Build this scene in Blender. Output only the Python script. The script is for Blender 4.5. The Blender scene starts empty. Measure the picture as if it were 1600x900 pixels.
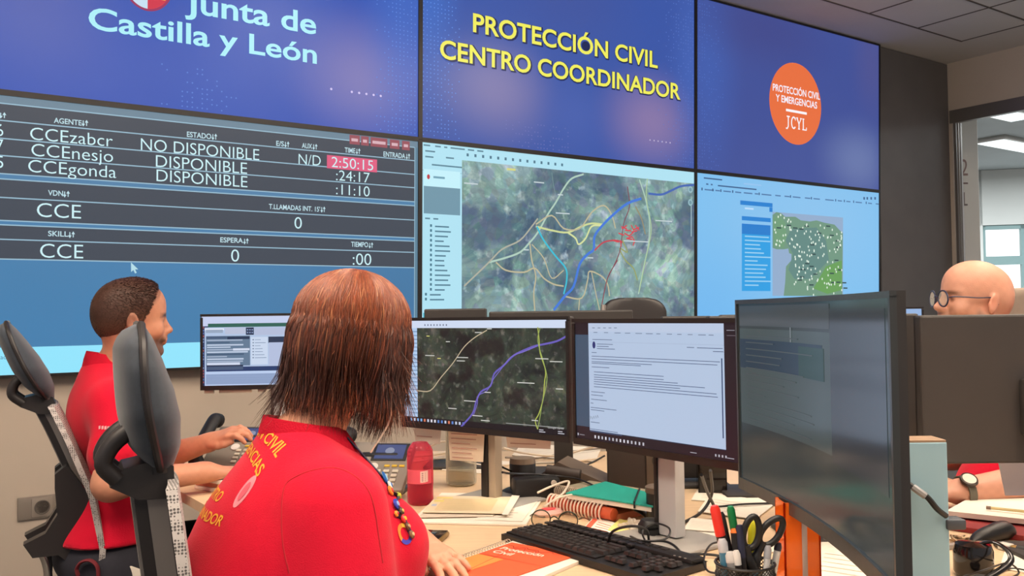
import bpy, bmesh, math, random
import numpy as np
from mathutils import Matrix, Vector, Euler
from mathutils.bvhtree import BVHTree

random.seed(7); np.random.seed(7)
SC = bpy.context.scene
COL = SC.collection
R = math.radians

# ------------------------------------------------------------------ camera
FPX, PIT, ROL = 1399.4, -0.02863, -0.01278
CAMZ = 1.26
_c, _s = math.cos(PIT), math.sin(PIT)
_cr, _sr = math.cos(ROL), math.sin(ROL)
EYE = Vector((0, 0, CAMZ))
cam = bpy.data.cameras.new('camera')
cam.sensor_width = 36.0
cam.lens = 36.0 * FPX / 1600.0
cam.clip_start = 0.05
camo = bpy.data.objects.new('camera', cam); COL.objects.link(camo)
_r = Vector((_cr, _sr * _s, _sr * _c)); _u = Vector((-_sr, _cr * _s, _cr * _c)); _f = Vector((0, _c, -_s))
camo.matrix_world = Matrix(((_r.x, _u.x, -_f.x, 0), (_r.y, _u.y, -_f.y, 0), (_r.z, _u.z, -_f.z, CAMZ), (0, 0, 0, 1)))
SC.camera = camo

def ray(px, py):
    U = (px - 800) / FPX; V = (py - 450) / FPX
    X = U * _cr + V * _sr; Y = -U * _sr + V * _cr
    yc, zc = 1.0, -Y
    return Vector((X, yc * _c + zc * _s, -yc * _s + zc * _c))
def at_d(px, py, d):
    v = ray(px, py); return EYE + v * (d / v.y)
def at_z(px, py, z):
    v = ray(px, py); return EYE + v * ((z - CAMZ) / v.z)

# ------------------------------------------------------------------ light
SC.view_settings.view_transform = 'Standard'
SC.view_settings.look = 'None'
SC.view_settings.exposure = 0.0
SC.view_settings.gamma = 1.0
SC.view_settings.use_curve_mapping = False
wd = bpy.data.worlds.new('world'); SC.world = wd; wd.use_nodes = True
wd.node_tree.nodes['Background'].inputs[0].default_value = (0.95, 0.93, 0.95, 1)
wd.node_tree.nodes['Background'].inputs[1].default_value = 0.50
def area_light(name, loc, size, power, col, rot=(0, 0, 0)):
    l = bpy.data.lights.new(name, 'AREA'); l.shape = 'RECTANGLE'; l.size, l.size_y = size; l.energy = power; l.color = col
    o = bpy.data.objects.new(name, l); o.location = loc; o.rotation_euler = rot; COL.objects.link(o); return o
WARM = (1.0, 0.86, 0.70)
for i, (x, y) in enumerate(((-1.6, 1.2), (0.4, 1.0), (2.2, 1.6), (0.6, 2.9), (2.6, 3.6), (-0.4, -0.6))):
    area_light('ceiling_panel_light', (x, y, 3.3), (0.6, 0.6), 28, WARM, (0, 0, R(34)))

for x, y in ((-1.2, 0.6), (1.6, 0.4), (3.0, 2.6)):      # added fill lights facing up to brighten the ceiling, outside the frame
    area_light('ceiling_fill_light', (x, y, 2.75), (1.2, 0.25), 135, (1.0, 0.88, 0.78), (R(180), 0, R(34)))
for x, y in ((5.6, 8.6), (7.2, 10.4), (5.4, 10.8)): area_light('next_room_light', (x, y, 3.1), (1.2, 0.5), 85, (0.92, 0.98, 1.0), (0, 0, R(34)))

# ------------------------------------------------------------------ helpers
def lin(c):
    return tuple(((v / 255) / 12.92 if v / 255 <= 0.04045 else ((v / 255 + 0.055) / 1.055) ** 2.4) for v in c)
def lin4(c): return lin(c) + (1.0,)
_mats = {}
def mat(name, col, rough=0.5, metal=0.0, var=0.0, scale=20.0, bump=0.0, spec=0.5, stretch=None, coat=0.0, sheen=0.0, bscale=None):
    if name in _mats: return _mats[name]
    m = bpy.data.materials.new(name); m.use_nodes = True
    nt = m.node_tree; b = nt.nodes['Principled BSDF']
    b.inputs['Roughness'].default_value = rough; b.inputs['Metallic'].default_value = metal
    b.inputs['Specular IOR Level'].default_value = spec
    b.inputs['Coat Weight'].default_value = coat
    b.inputs['Sheen Weight'].default_value = sheen
    c = lin4(col); b.inputs['Base Color'].default_value = c
    tc = nt.nodes.new('ShaderNodeTexCoord'); mp = nt.nodes.new('ShaderNodeMapping')
    nt.links.new(tc.outputs['Object'], mp.inputs[0])
    if stretch: mp.inputs['Scale'].default_value = stretch
    nz = nt.nodes.new('ShaderNodeTexNoise'); nz.inputs['Scale'].default_value = scale; nz.inputs['Detail'].default_value = 5
    nt.links.new(mp.outputs[0], nz.inputs['Vector'])
    if var:
        rp = nt.nodes.new('ShaderNodeValToRGB')
        rp.color_ramp.elements[0].position = 0.3; rp.color_ramp.elements[1].position = 0.7
        rp.color_ramp.elements[0].color = tuple(v * (1 - var) for v in c[:3]) + (1,)
        rp.color_ramp.elements[1].color = tuple(min(1, v * (1 + var)) for v in c[:3]) + (1,)
        nt.links.new(nz.outputs['Fac'], rp.inputs[0]); nt.links.new(rp.outputs[0], b.inputs['Base Color'])
    if bump:
        nb = nz
        if bscale:
            nb = nt.nodes.new('ShaderNodeTexNoise'); nb.inputs['Scale'].default_value = bscale
            nt.links.new(mp.outputs[0], nb.inputs['Vector'])
        bp = nt.nodes.new('ShaderNodeBump'); bp.inputs['Strength'].default_value = bump; bp.inputs['Distance'].default_value = 0.004
        nt.links.new(nb.outputs['Fac'], bp.inputs['Height']); nt.links.new(bp.outputs[0], b.inputs['Normal'])
    _mats[name] = m; return m
def mat_vcol(name, rough=0.5, spec=0.4, bump=0.0, bscale=60, sss=0.0, emit=0.0, var=0.0):
    """surface colour from the colour attribute (skin, hair, printed things, pictures on screens)"""
    if name in _mats: return _mats[name]
    m = bpy.data.materials.new(name); m.use_nodes = True; nt = m.node_tree; b = nt.nodes['Principled BSDF']
    at = nt.nodes.new('ShaderNodeVertexColor'); at.layer_name = 'col'
    b.inputs['Roughness'].default_value = rough; b.inputs['Specular IOR Level'].default_value = spec
    if emit:
        b.inputs['Base Color'].default_value = (0.01, 0.01, 0.012, 1)
        nt.links.new(at.outputs[0], b.inputs['Emission Color']); b.inputs['Emission Strength'].default_value = emit
    else: nt.links.new(at.outputs[0], b.inputs['Base Color'])
    if sss:
        b.inputs['Subsurface Weight'].default_value = sss; b.inputs['Subsurface Radius'].default_value = (0.012, 0.005, 0.003)
        b.inputs['Subsurface Scale'].default_value = 0.6
    if bump:
        nz = nt.nodes.new('ShaderNodeTexNoise'); nz.inputs['Scale'].default_value = bscale; nz.inputs['Detail'].default_value = 4
        tc = nt.nodes.new('ShaderNodeTexCoord'); nt.links.new(tc.outputs['Object'], nz.inputs['Vector'])
        bp = nt.nodes.new('ShaderNodeBump'); bp.inputs['Strength'].default_value = bump; bp.inputs['Distance'].default_value = 0.003
        nt.links.new(nz.outputs['Fac'], bp.inputs['Height']); nt.links.new(bp.outputs[0], b.inputs['Normal'])
    _mats[name] = m; return m
def mat_clear(name, col, alpha=0.25, rough=0.05):
    """tinted see-through plastic or glass: part transparent, part glossy"""
    if name in _mats: return _mats[name]
    m = bpy.data.materials.new(name); m.use_nodes = True; nt = m.node_tree
    b = nt.nodes['Principled BSDF']; b.inputs['Base Color'].default_value = lin4(col); b.inputs['Roughness'].default_value = rough
    tr = nt.nodes.new('ShaderNodeBsdfTransparent'); tr.inputs[0].default_value = tuple(0.25 + 0.75 * v for v in lin(col)) + (1,)
    mx = nt.nodes.new('ShaderNodeMixShader'); lw = nt.nodes.new('ShaderNodeLayerWeight'); lw.inputs[0].default_value = 0.35
    mr = nt.nodes.new('ShaderNodeMapRange'); mr.inputs[3].default_value = alpha; mr.inputs[4].default_value = min(1, alpha + 0.5)
    nt.links.new(lw.outputs['Facing'], mr.inputs[0]); nt.links.new(mr.outputs[0], mx.inputs[0])
    nt.links.new(tr.outputs[0], mx.inputs[1]); nt.links.new(b.outputs[0], mx.inputs[2])
    nt.links.new(mx.outputs[0], nt.nodes['Material Output'].inputs[0])
    _mats[name] = m; return m
def mat_emit(name, col, s):
    if name in _mats: return _mats[name]
    m = bpy.data.materials.new(name); m.use_nodes = True; b = m.node_tree.nodes['Principled BSDF']
    b.inputs['Base Color'].default_value = (0.02, 0.02, 0.02, 1)
    b.inputs['Emission Color'].default_value = lin4(col); b.inputs['Emission Strength'].default_value = s
    _mats[name] = m; return m

MW = {}                                             # world matrix of every object made here
def reg(o, M=None, parent=None):
    if parent is not None:
        o.parent = parent
        MW[o.name] = MW[parent.name].copy()
    else:
        M = M or Matrix()
        o.matrix_world = M; MW[o.name] = M.copy()
def thing(name, label, cat, loc=(0, 0, 0), rotz=0.0, group=None, M=None):
    o = bpy.data.objects.new(name, None); COL.objects.link(o); o.empty_display_size = 0.05
    reg(o, M if M is not None else Matrix.Translation(Vector(loc)) @ Matrix.Rotation(rotz, 4, 'Z'))
    tag(o, label, cat, group); return o
def tag(o, label, cat, group=None):
    o['label'] = label; o['category'] = cat
    if group: o['group'] = group
    return o

class G:
    """collects geometry and links it as one mesh object"""
    def __init__(s): s.v = []; s.f = []; s.c = []; s.sm = []; s.col = (0.5, 0.5, 0.5)
    def add(s, vs, fs, smooth=False, col=None):
        n = len(s.v); s.v.extend([tuple(v) for v in vs]); c = lin(col) if col is not None else s.col
        for f in fs: s.f.append(tuple(i + n for i in f)); s.c.append(c); s.sm.append(smooth)
        return s
    def box(s, c, size, rot=None, bev=0.0, col=None, seg=2, smooth=None):
        bm = bmesh.new(); bmesh.ops.create_cube(bm, size=1.0)
        for v in bm.verts: v.co = Vector((v.co.x * size[0], v.co.y * size[1], v.co.z * size[2]))
        if bev > 0: bmesh.ops.bevel(bm, geom=bm.edges[:] , offset=min(bev, 0.49 * min(size)), segments=seg, affect='EDGES', profile=0.5)
        M = rot.to_matrix() if isinstance(rot, Euler) else (rot or Matrix.Identity(3))
        M = M.to_3x3(); c = Vector(c)
        bm.verts.ensure_lookup_table()
        vs = [M @ v.co + c for v in bm.verts]; fs = [[v.index for v in f.verts] for f in bm.faces]
        bm.free(); return s.add(vs, fs, (bev > 0) if smooth is None else smooth, col)
    def tube(s, pts, r, n=8, col=None, cap=True, smooth=True, flat=1.0):
        pts = [Vector(p) for p in pts]; rs = r if isinstance(r, (list, tuple)) else [r] * len(pts)
        vs = []; fs = []; prev = None
        for i, p in enumerate(pts):
            t = (pts[min(i + 1, len(pts) - 1)] - pts[max(i - 1, 0)]); t = t.normalized() if t.length > 1e-9 else Vector((0, 0, 1))
            if prev is None:
                a = Vector((0, 0, 1)) if abs(t.z) < 0.9 else Vector((1, 0, 0)); x = t.cross(a).normalized()
            else: x = (prev - t * prev.dot(t)); x = x.normalized() if x.length > 1e-6 else t.orthogonal().normalized()
            prev = x; y = t.cross(x)
            for k in range(n):
                a = 2 * math.pi * k / n; vs.append(p + (x * math.cos(a) + y * math.sin(a) * flat) * rs[i])
        for i in range(len(pts) - 1):
            for k in range(n): fs.append((i * n + k, i * n + (k + 1) % n, (i + 1) * n + (k + 1) % n, (i + 1) * n + k))
        if cap: fs.append(tuple(range(n))[::-1]); fs.append(tuple((len(pts) - 1) * n + k for k in range(n)))
        return s.add(vs, fs, smooth, col)
    def cyl(s, a, b, r0, r1=None, n=20, col=None, smooth=True):
        return s.tube([a, b], [r0, r0 if r1 is None else r1], n, col, True, smooth)
    def ring(s, c, axis, rad, r, n=16, m=6, col=None, a0=0, a1=2 * math.pi, ry=None):
        ax = Vector(axis).normalized(); x = ax.orthogonal().normalized(); y = ax.cross(x); c = Vector(c)
        full = abs(a1 - a0) > 6.28
        pts = [c + x * rad * math.cos(a0 + (a1 - a0) * k / n) + y * (ry or rad) * math.sin(a0 + (a1 - a0) * k / n) for k in range(n + 1)]
        return s.tube(pts, r, m, col, not full)
    def lathe(s, prof, c=(0, 0, 0), n=28, col=None, axis=None, closed=False):
        c = Vector(c); vs = []; fs = []
        M = Vector((0, 0, 1)).rotation_difference(Vector(axis)).to_matrix() if axis is not None else Matrix.Identity(3)
        for (r, z) in prof:
            for k in range(n):
                a = 2 * math.pi * k / n; vs.append(c + M @ Vector((r * math.cos(a), r * math.sin(a), z)))
        for i in range(len(prof) - 1):
            for k in range(n): fs.append((i * n + k, i * n + (k + 1) % n, (i + 1) * n + (k + 1) % n, (i + 1) * n + k))
        if not closed: fs.append(tuple(range(n))[::-1]); fs.append(tuple((len(prof) - 1) * n + k for k in range(n)))
        return s.add(vs, fs, True, col)
    def prism(s, poly, z0, z1, col=None, M=None):
        n = len(poly); M = M or Matrix()
        vs = [M @ Vector((p[0], p[1], z0)) for p in poly] + [M @ Vector((p[0], p[1], z1)) for p in poly]
        fs = [tuple(range(n))[::-1], tuple(range(n, 2 * n))] + [(i, (i + 1) % n, n + (i + 1) % n, n + i) for i in range(n)]
        return s.add(vs, fs, False, col)
    def sweep(s, secs, col=None, smooth=True, cap=True):
        """loft through equal-length closed cross-sections"""
        n = len(secs[0]); vs = [p for q in secs for p in q]; fs = []
        for i in range(len(secs) - 1):
            for k in range(n): fs.append((i * n + k, i * n + (k + 1) % n, (i + 1) * n + (k + 1) % n, (i + 1) * n + k))
        if cap: fs.append(tuple(range(n))[::-1]); fs.append(tuple((len(secs) - 1) * n + k for k in range(n)))
        return s.add(vs, fs, smooth, col)
    def build(s, name, material, parent=None, M=None, world=False, kind=None, edge=True):
        vs = s.v
        base = MW[parent.name] if parent is not None else (M or Matrix())
        if world:
            I = base.inverted(); vs = [I @ Vector(v) for v in vs]
        me = bpy.data.meshes.new(name); me.from_pydata([tuple(v) for v in vs], [], s.f)
        me.polygons.foreach_set('use_smooth', s.sm)
        ca = me.color_attributes.new('col', 'FLOAT_COLOR', 'CORNER')
        buf = np.ones((len(me.loops), 4), np.float32)
        cnt = [len(f) for f in s.f]; buf[:, :3] = np.repeat(np.array(s.c, np.float32).reshape(-1, 3), cnt, axis=0)
        ca.data.foreach_set('color', buf.ravel())
        if any(s.sm): 
            try: me.set_sharp_from_angle(angle=R(40))
            except Exception: pass
        me.materials.append(material); me.validate(); me.update()
        o = bpy.data.objects.new(name, me); COL.objects.link(o)
        reg(o, M, parent)
        if kind: o['kind'] = kind
        return o
def one(g, name, material, label, cat, loc=None, group=None, M=None):
    """a thing that is one mesh, geometry given in world coordinates, origin put at loc"""
    if M is None: M = Matrix.Translation(Vector(loc if loc is not None else g.v[0]))
    return tag(g.build(name, material, None, M, world=True), label, cat, group)
def spline(pts, n=8):
    P = [Vector(p) for p in pts]; P = [P[0] * 2 - P[1]] + P + [P[-1] * 2 - P[-2]]; out = []
    for i in range(1, len(P) - 2):
        for k in range(n):
            t = k / n; a, b, c, d = P[i - 1], P[i], P[i + 1], P[i + 2]
            out.append(0.5 * ((2 * b) + (c - a) * t + (2 * a - 5 * b + 4 * c - d) * t * t + (3 * b - a - 3 * c + d) * t ** 3))
    out.append(P[-2]); return out
def copy_tree(o, M=None, parent=None):
    c = o.copy(); COL.objects.link(c)
    if parent is None: c.parent = None; c.matrix_world = M; MW[c.name] = M.copy()
    else: c.parent = parent; MW[c.name] = MW[parent.name].copy()
    for ch in [x for x in KIDS.get(o.name, [])]: copy_tree(ch, None, c)
    return c
KIDS = {}
def index_kids():
    KIDS.clear()
    for o in list(COL.objects):
        if o.parent: KIDS.setdefault(o.parent.name, []).append(o)

# ---- letters
_fc = {}
def glyphs(text, bold=0.0):
    key = (text, bold)
    if key in _fc: return _fc[key]
    cu = bpy.data.curves.new('t', 'FONT'); cu.body = text; cu.size = 1.0; cu.offset = bold; cu.resolution_u = 4; cu.fill_mode = 'FRONT'
    o = bpy.data.objects.new('t', cu); COL.objects.link(o)
    dg = bpy.context.evaluated_depsgraph_get(); me = bpy.data.meshes.new_from_object(o.evaluated_get(dg))
    vs = np.array([v.co[:] for v in me.vertices]).reshape(-1, 3); fs = [tuple(p.vertices) for p in me.polygons]
    bpy.data.objects.remove(o); bpy.data.meshes.remove(me); bpy.data.curves.remove(cu)
    _fc[key] = (vs, fs); return _fc[key]
CAPH = glyphs('H')[0][:, 1].max()
class Flat:
    """picture on a plane: local x right, y up, drawn at rising offsets"""
    def __init__(s, g, P, lay=0.0004): s.g = g; s.P = P; s.n = 1; s.lay = lay    # P(x, y, off) -> local vector
    def poly(s, pts, col, l=None):
        s.n += 0.02
        o = s.lay * (s.n if l is None else l); s.g.add([s.P(x, y, o) for x, y in pts], [tuple(range(len(pts)))], False, col)
    def rect(s, x0, y0, x1, y1, col, l=None): s.poly([(x0, y0), (x1, y0), (x1, y1), (x0, y1)], col, l)
    def line(s, pts, w, col, l=None):
        s.n += 0.02; o = s.lay * (s.n if l is None else l); vs = []; fs = []; pts = [Vector(p) for p in pts]
        for i, p in enumerate(pts):
            t = pts[min(i + 1, len(pts) - 1)] - pts[max(i - 1, 0)]; t = t.normalized() if t.length > 0 else Vector((1, 0))
            n = Vector((-t.y, t.x)) * w / 2; vs += [s.P(p.x + n.x, p.y + n.y, o), s.P(p.x - n.x, p.y - n.y, o)]
        for i in range(len(pts) - 1): fs.append((2 * i, 2 * i + 1, 2 * i + 3, 2 * i + 2))
        s.g.add(vs, fs, False, col)
    def disc(s, x, y, rx, ry, col, l=None, n=48): s.poly([(x + rx * math.cos(6.28318 * k / n), y + ry * math.sin(6.28318 * k / n)) for k in range(n)], col, l)
    def text(s, t, x, y, w, cap, col, bold=0.0, l=None):
        s.n += 0.02; o = s.lay * (s.n if l is None else l); vs, fs = glyphs(t, bold)
        if not len(vs): return
        x0 = vs[:, 0].min(); kx = w / (vs[:, 0].max() - x0); ky = cap / CAPH
        s.g.add([s.P(x + (v[0] - x0) * kx, y + v[1] * ky, o) for v in vs], fs, False, col)

# ---- smooth organic surfaces (distance field -> surface nets)
class Field:
    def __init__(s): s.p = []
    def rc(s, a, b, ra, rb, k=0.02, sub=False): s.p.append(('rc', np.array(a, float), np.array(b, float), ra, rb, k, sub)); return s
    def el(s, c, r, M=None, k=0.02, sub=False): s.p.append(('el', np.array(c, float), np.array(r, float), np.array(M) if M is not None else np.eye(3), None, k, sub)); return s
    def chain(s, pts, rs, k=0.02):
        for i in range(len(pts) - 1): s.rc(pts[i], pts[i + 1], rs[i], rs[i + 1], k)
        return s
    def mesh(s, h, disp=None, clip=None):
        lo = np.full(3, 1e9); hi = -lo
        bb = []
        for q in s.p:
            if q[0] == 'rc': a = np.minimum(q[1] - q[3], q[2] - q[4]); b = np.maximum(q[1] + q[3], q[2] + q[4])
            else: m = q[2].max(); a = q[1] - m; b = q[1] + m
            bb.append((a, b))
            if not q[6]: lo = np.minimum(lo, a); hi = np.maximum(hi, b)
        lo -= 0.03; hi += 0.03
        n = np.ceil((hi - lo) / h).astype(int) + 1
        D = np.full(n, 0.2, np.float32)
        ax = [lo[i] + h * np.arange(n[i]) for i in range(3)]
        for q, (a, b) in zip(s.p, bb):
            k = q[5]; mg = k + 3 * h + 0.005
            i0 = np.clip(np.floor((a - mg - lo) / h).astype(int), 0, n - 1); i1 = np.clip(np.ceil((b + mg - lo) / h).astype(int) + 1, 1, n)
            if (i1 <= i0).any(): continue
            sl = tuple(slice(i0[j], i1[j]) for j in range(3))
            X, Y, Z = np.meshgrid(ax[0][sl[0]], ax[1][sl[1]], ax[2][sl[2]], indexing='ij', sparse=True)
            if q[0] == 'rc':
                A, B, ra, rb = q[1:5]; d = B - A; L2 = max((d ** 2).sum(), 1e-12)
                t = np.clip(((X - A[0]) * d[0] + (Y - A[1]) * d[1] + (Z - A[2]) * d[2]) / L2, 0, 1)
                dist = np.sqrt((X - A[0] - t * d[0]) ** 2 + (Y - A[1] - t * d[1]) ** 2 + (Z - A[2] - t * d[2]) ** 2) - (ra + t * (rb - ra))
            else:
                c, r, M = q[1], q[2], q[3]
                x, y, z = X - c[0], Y - c[1], Z - c[2]
                u = [(M[0, j] * x + M[1, j] * y + M[2, j] * z) / r[j] for j in range(3)]
                k0 = np.sqrt(u[0] ** 2 + u[1] ** 2 + u[2] ** 2)
                k1 = np.sqrt((u[0] / r[0]) ** 2 + (u[1] / r[1]) ** 2 + (u[2] / r[2]) ** 2) + 1e-9
                dist = k0 * (k0 - 1) / k1
            cur = D[sl]
            if q[6]:
                hh = np.clip(k - np.abs(cur + dist), 0, None) / k; D[sl] = np.maximum(cur, -dist) + hh * hh * k / 4
            else:
                hh = np.clip(k - np.abs(cur - dist), 0, None) / k; D[sl] = np.minimum(cur, dist) - hh * hh * k / 4
        if disp is not None or clip is not None:
            X, Y, Z = np.meshgrid(*ax, indexing='ij')
            if disp is not None: D = D + disp(X, Y, Z)
            if clip is not None: D = np.maximum(D, clip(X, Y, Z))
        D[0] = D[-1] = 0.1; D[:, 0] = D[:, -1] = 0.1; D[:, :, 0] = D[:, :, -1] = 0.1
        return nets(D, lo, h)
def nets(D, lo, h):
    S = D < 0; n = np.array(D.shape) - 1
    def cor(A, i, j, k): return A[i:i + n[0], j:j + n[1], k:k + n[2]]
    cs = [(i, j, k) for i in (0, 1) for j in (0, 1) for k in (0, 1)]
    tot = sum(cor(S, *c).astype(np.int8) for c in cs); act = (tot > 0) & (tot < 8)
    ii = np.argwhere(act); idx = np.full(n, -1, np.int64); idx[act] = np.arange(len(ii))
    vals = {c: D[ii[:, 0] + c[0], ii[:, 1] + c[1], ii[:, 2] + c[2]] for c in cs}
    acc = np.zeros((len(ii), 3)); cnt = np.zeros(len(ii))
    for a in cs:
        for ax in range(3):
            if a[ax]: continue
            b = list(a); b[ax] = 1; b = tuple(b)
            va, vb = vals[a], vals[b]; x = (va < 0) != (vb < 0)
            t = np.where(x, va / np.where(x, va - vb, 1), 0)
            p = np.tile(np.array(a, float), (len(ii), 1)); p[:, ax] = t
            acc[x] += p[x]; cnt[x] += 1
    V = lo + h * (ii + acc / cnt[:, None])
    F = []
    for ax in range(3):
        b = (ax + 1) % 3; c = (ax + 2) % 3
        sl0 = [slice(None)] * 3; sl1 = [slice(None)] * 3; sl0[ax] = slice(0, -1); sl1[ax] = slice(1, None)
        e = np.argwhere(S[tuple(sl0)] != S[tuple(sl1)])
        e = e[(e[:, b] > 0) & (e[:, c] > 0) & (e[:, b] < n[b]) & (e[:, c] < n[c])]
        if not len(e): continue
        def cell(db, dc):
            q = e.copy(); q[:, b] += db; q[:, c] += dc; return idx[q[:, 0], q[:, 1], q[:, 2]]
        Q = np.stack([cell(-1, -1), cell(0, -1), cell(0, 0), cell(-1, 0)], 1)
        fl = ~S[e[:, 0], e[:, 1], e[:, 2]]
        Q[fl] = Q[fl][:, ::-1]
        F.append(Q)
    F = np.concatenate(F); F = F[(F >= 0).all(1)]
    # light smoothing
    for _ in range(2):
        A = np.zeros_like(V); N = np.zeros(len(V))
        for k in range(4):
            i, j = F[:, k], F[:, (k + 1) % 4]
            np.add.at(A, i, V[j]); np.add.at(N, i, 1)
        V = 0.5 * V + 0.5 * A / np.maximum(N, 1)[:, None]
    return V, F
def organic(name, VF, material, parent=None, colf=None, M=None):
    """colf(V) -> linear colours per vertex"""
    V, F = VF
    base = MW[parent.name] if parent is not None else (M or Matrix())
    I = np.array(base.inverted()); L = V @ I[:3, :3].T + I[:3, 3]
    me = bpy.data.meshes.new(name)
    me.vertices.add(len(V)); me.vertices.foreach_set('co', L.astype(np.float32).ravel())
    me.loops.add(4 * len(F)); me.loops.foreach_set('vertex_index', F.astype(np.int32).ravel())
    me.polygons.add(len(F)); me.polygons.foreach_set('loop_start', np.arange(0, 4 * len(F), 4, dtype=np.int32))
    me.update(calc_edges=True)
    me.polygons.foreach_set('use_smooth', [True] * len(F))
    if colf is not None:
        ca = me.color_attributes.new('col', 'FLOAT_COLOR', 'POINT'); C = np.ones((len(V), 4), np.float32); C[:, :3] = colf(V)
        ca.data.foreach_set('color', C.ravel())
    me.materials.append(material); me.update()
    o = bpy.data.objects.new(name, me); COL.objects.link(o); reg(o, M, parent); return o
class Fr:
    """local frame: x forward, y left, z up"""
    def __init__(s, o, yaw, pitch=0, roll=0, sc=1.0):
        s.o = np.array(o, float); s.sc = sc
        s.R = np.array((Matrix.Rotation(yaw, 3, 'Z') @ Matrix.Rotation(pitch, 3, 'Y') @ Matrix.Rotation(roll, 3, 'X')))
    def __call__(s, x, y, z): return s.o + s.R @ (np.array((x, y, z), float) * s.sc)
    def inv(s, V): return ((V - s.o) @ s.R) / s.sc
# ------------------------------------------------------------------ setting
WS = 2.05; KW = WS / 1.9; AW = 0.603655; TILT = 0.025986; HS = 1.07269 * KW
UW = Vector((math.cos(AW), math.sin(AW), 0)); NW = Vector((math.sin(AW), -math.cos(AW), 0))
P0 = Vector((-0.440315 * KW, 4.347591 * KW, 0)); ZROW = CAMZ + 0.854654 * KW
CEIL = 3.345; S_END = 5.124; DESK = 0.74
ZT = (Vector((0, 0, 1)) * math.cos(TILT) + NW * math.sin(TILT)).normalized(); YT = ZT.cross(UW)
def wm(s, z, out=0.0):                                # point on the building's wall plane
    return P0 + UW * s + NW * out + Vector((0, 0, z))
M_WALL = Matrix(((UW.x, -NW.x, 0, P0.x), (UW.y, -NW.y, 0, P0.y), (0, 0, 1, 0), (0, 0, 0, 1)))   # x along, y into wall, z up
def struct(g, name, m, M=None, world=False): return g.build(name, m, None, M or Matrix(), world, kind='structure')

m_wall = mat('wall_paint_beige', (188, 174, 158), 0.85, var=0.03, scale=3)
m_white = mat('wall_paint_white', (222, 220, 214), 0.85, var=0.02, scale=3)
m_ceil = mat('ceiling_plaster', (214, 206, 196), 0.9, var=0.03, scale=2)
m_groove = mat('ceiling_joint', (96, 84, 74), 0.9)
m_panel = mat('dark_panel', (98, 93, 90), 0.55, var=0.06, scale=4)
m_blk = mat('black_plastic', (26, 24, 24), 0.45, var=0.15, scale=60)
m_bezel = mat('bezel_black', (30, 25, 24), 0.4)
m_floor = mat('carpet_grey', (92, 88, 84), 0.95, var=0.2, scale=120, bump=0.3)

g = G().box((1.0, 2.6, -0.05), (16, 22, 0.1)); struct(g, 'floor', m_floor)
g = G().box((-0.4, 0.17, CEIL / 2), (11.1, 0.14, CEIL)); struct(g, 'wall_back', m_wall, M_WALL)
# ceiling with plain margin and recessed joints of the tile grid (laid out along the wall)
g = G().box((0.1, -4.2, CEIL + 0.03), (10.2, 8.8, 0.06)); struct(g, 'ceiling', m_ceil, M_WALL)
g = G()
for k in range(14):
    x = 4.585 - 0.605 * k; g.box((x, -4.42, CEIL - 0.001), (0.014, 8.0, 0.004))
for y in (0.42, 0.95, 1.55, 2.15, 2.75, 3.35, 3.95):
    g.box((0.6, -y, CEIL - 0.0012), (7.99, 0.014, 0.004))
struct(g, 'trim_1', m_groove, M_WALL)
g = G().box((4.615, 0.045, 1.669), (1.018, 0.09, 3.338)); struct(g, 'trim_2', m_panel, M_WALL)
# right-hand wall with the wide opening into the next room
g = G(); LZ = 2.94
g.box((S_END + 0.02, -2.33, (LZ + CEIL) / 2), (0.04, 4.92, CEIL - LZ)); g.box((S_END + 0.02, .04, LZ / 2), (0.04, .14, LZ))
struct(g, 'wall_right', m_wall, M_WALL)
m_frame = mat('door_frame_metal', (112, 106, 100), 0.35, metal=0.4)
m_steel = mat('brushed_steel', (190, 186, 180), 0.3, metal=0.9)
g = G(); g.box((S_END + 0.02, -2.4, LZ - 0.055), (0.05, 4.78, 0.11)); g.box((S_END + 0.015, -0.05, LZ / 2 - 0.055), (0.03, 0.02, LZ - 0.11))
door = struct(g, 'door_1', m_frame, M_WALL)
g = G(); g.box((S_END + 0.01, -0.078, 1.41), (0.03, 0.014, 2.82)); g.box((S_END + .01, -0.096, 1.41), (0.024, 0.010, 2.82)); g.build('steel_jamb', m_steel, door)
# the next room
m_back = mat('next_room_paint', (212, 214, 210), 0.8, var=0.02, scale=2)
g = G(); g.box((8.6, -1.5, 3.23), (6.8, 9.0, 0.05)); struct(g, 'ceiling_next_room', mat('next_room_ceiling', (206, 216, 218), 0.8, var=0.05, scale=1.5), M_WALL)
pc = at_d(1515, 300, 8.35)
g = G(); g.box((0, 0, 1.6), (0.34, 0.3, 3.2), bev=0.004, smooth=False)
pw = at_d(1530, 300, 8.30); M_P = Matrix.Translation(Vector((pw.x - 0.17, pw.y + 0.15, 0)))
pil = struct(g, 'wall_pillar', m_white, M_P)
g = G(); F = Flat(g, lambda x, y, o: Vector((x, -0.15 - o, y)))
mpx = 8.3 / FPX
def pil_xy(px, py):
    q = at_d(px, py, M_P.translation.y - 0.15); return q.x - M_P.translation.x, q.z
x, y = pil_xy(1501.5, 274.5); F.text('2', x, y, 11 * mpx, 25.5 * mpx, (150, 126, 122))
x, y = pil_xy(1498, 286.5); F.rect(x, y - 1.2 * mpx, x + 14.5 * mpx, y + 1.2 * mpx, (120, 100, 98))
x, y = pil_xy(1497, 321.5); F.text('YL', x, y, 15 * mpx, 21 * mpx, (120, 108, 106))
for k in range(7):
    x, y = pil_xy(1497 + (k % 3) * 1.2, 364 + 5.0 * k); F.rect(x, y, x + (5 + 2 * (k % 2)) * mpx, y + 2.2 * mpx, (150, 144, 146))
g.build('lettering', mat_vcol('printed_letters', 0.7), pil)
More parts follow.
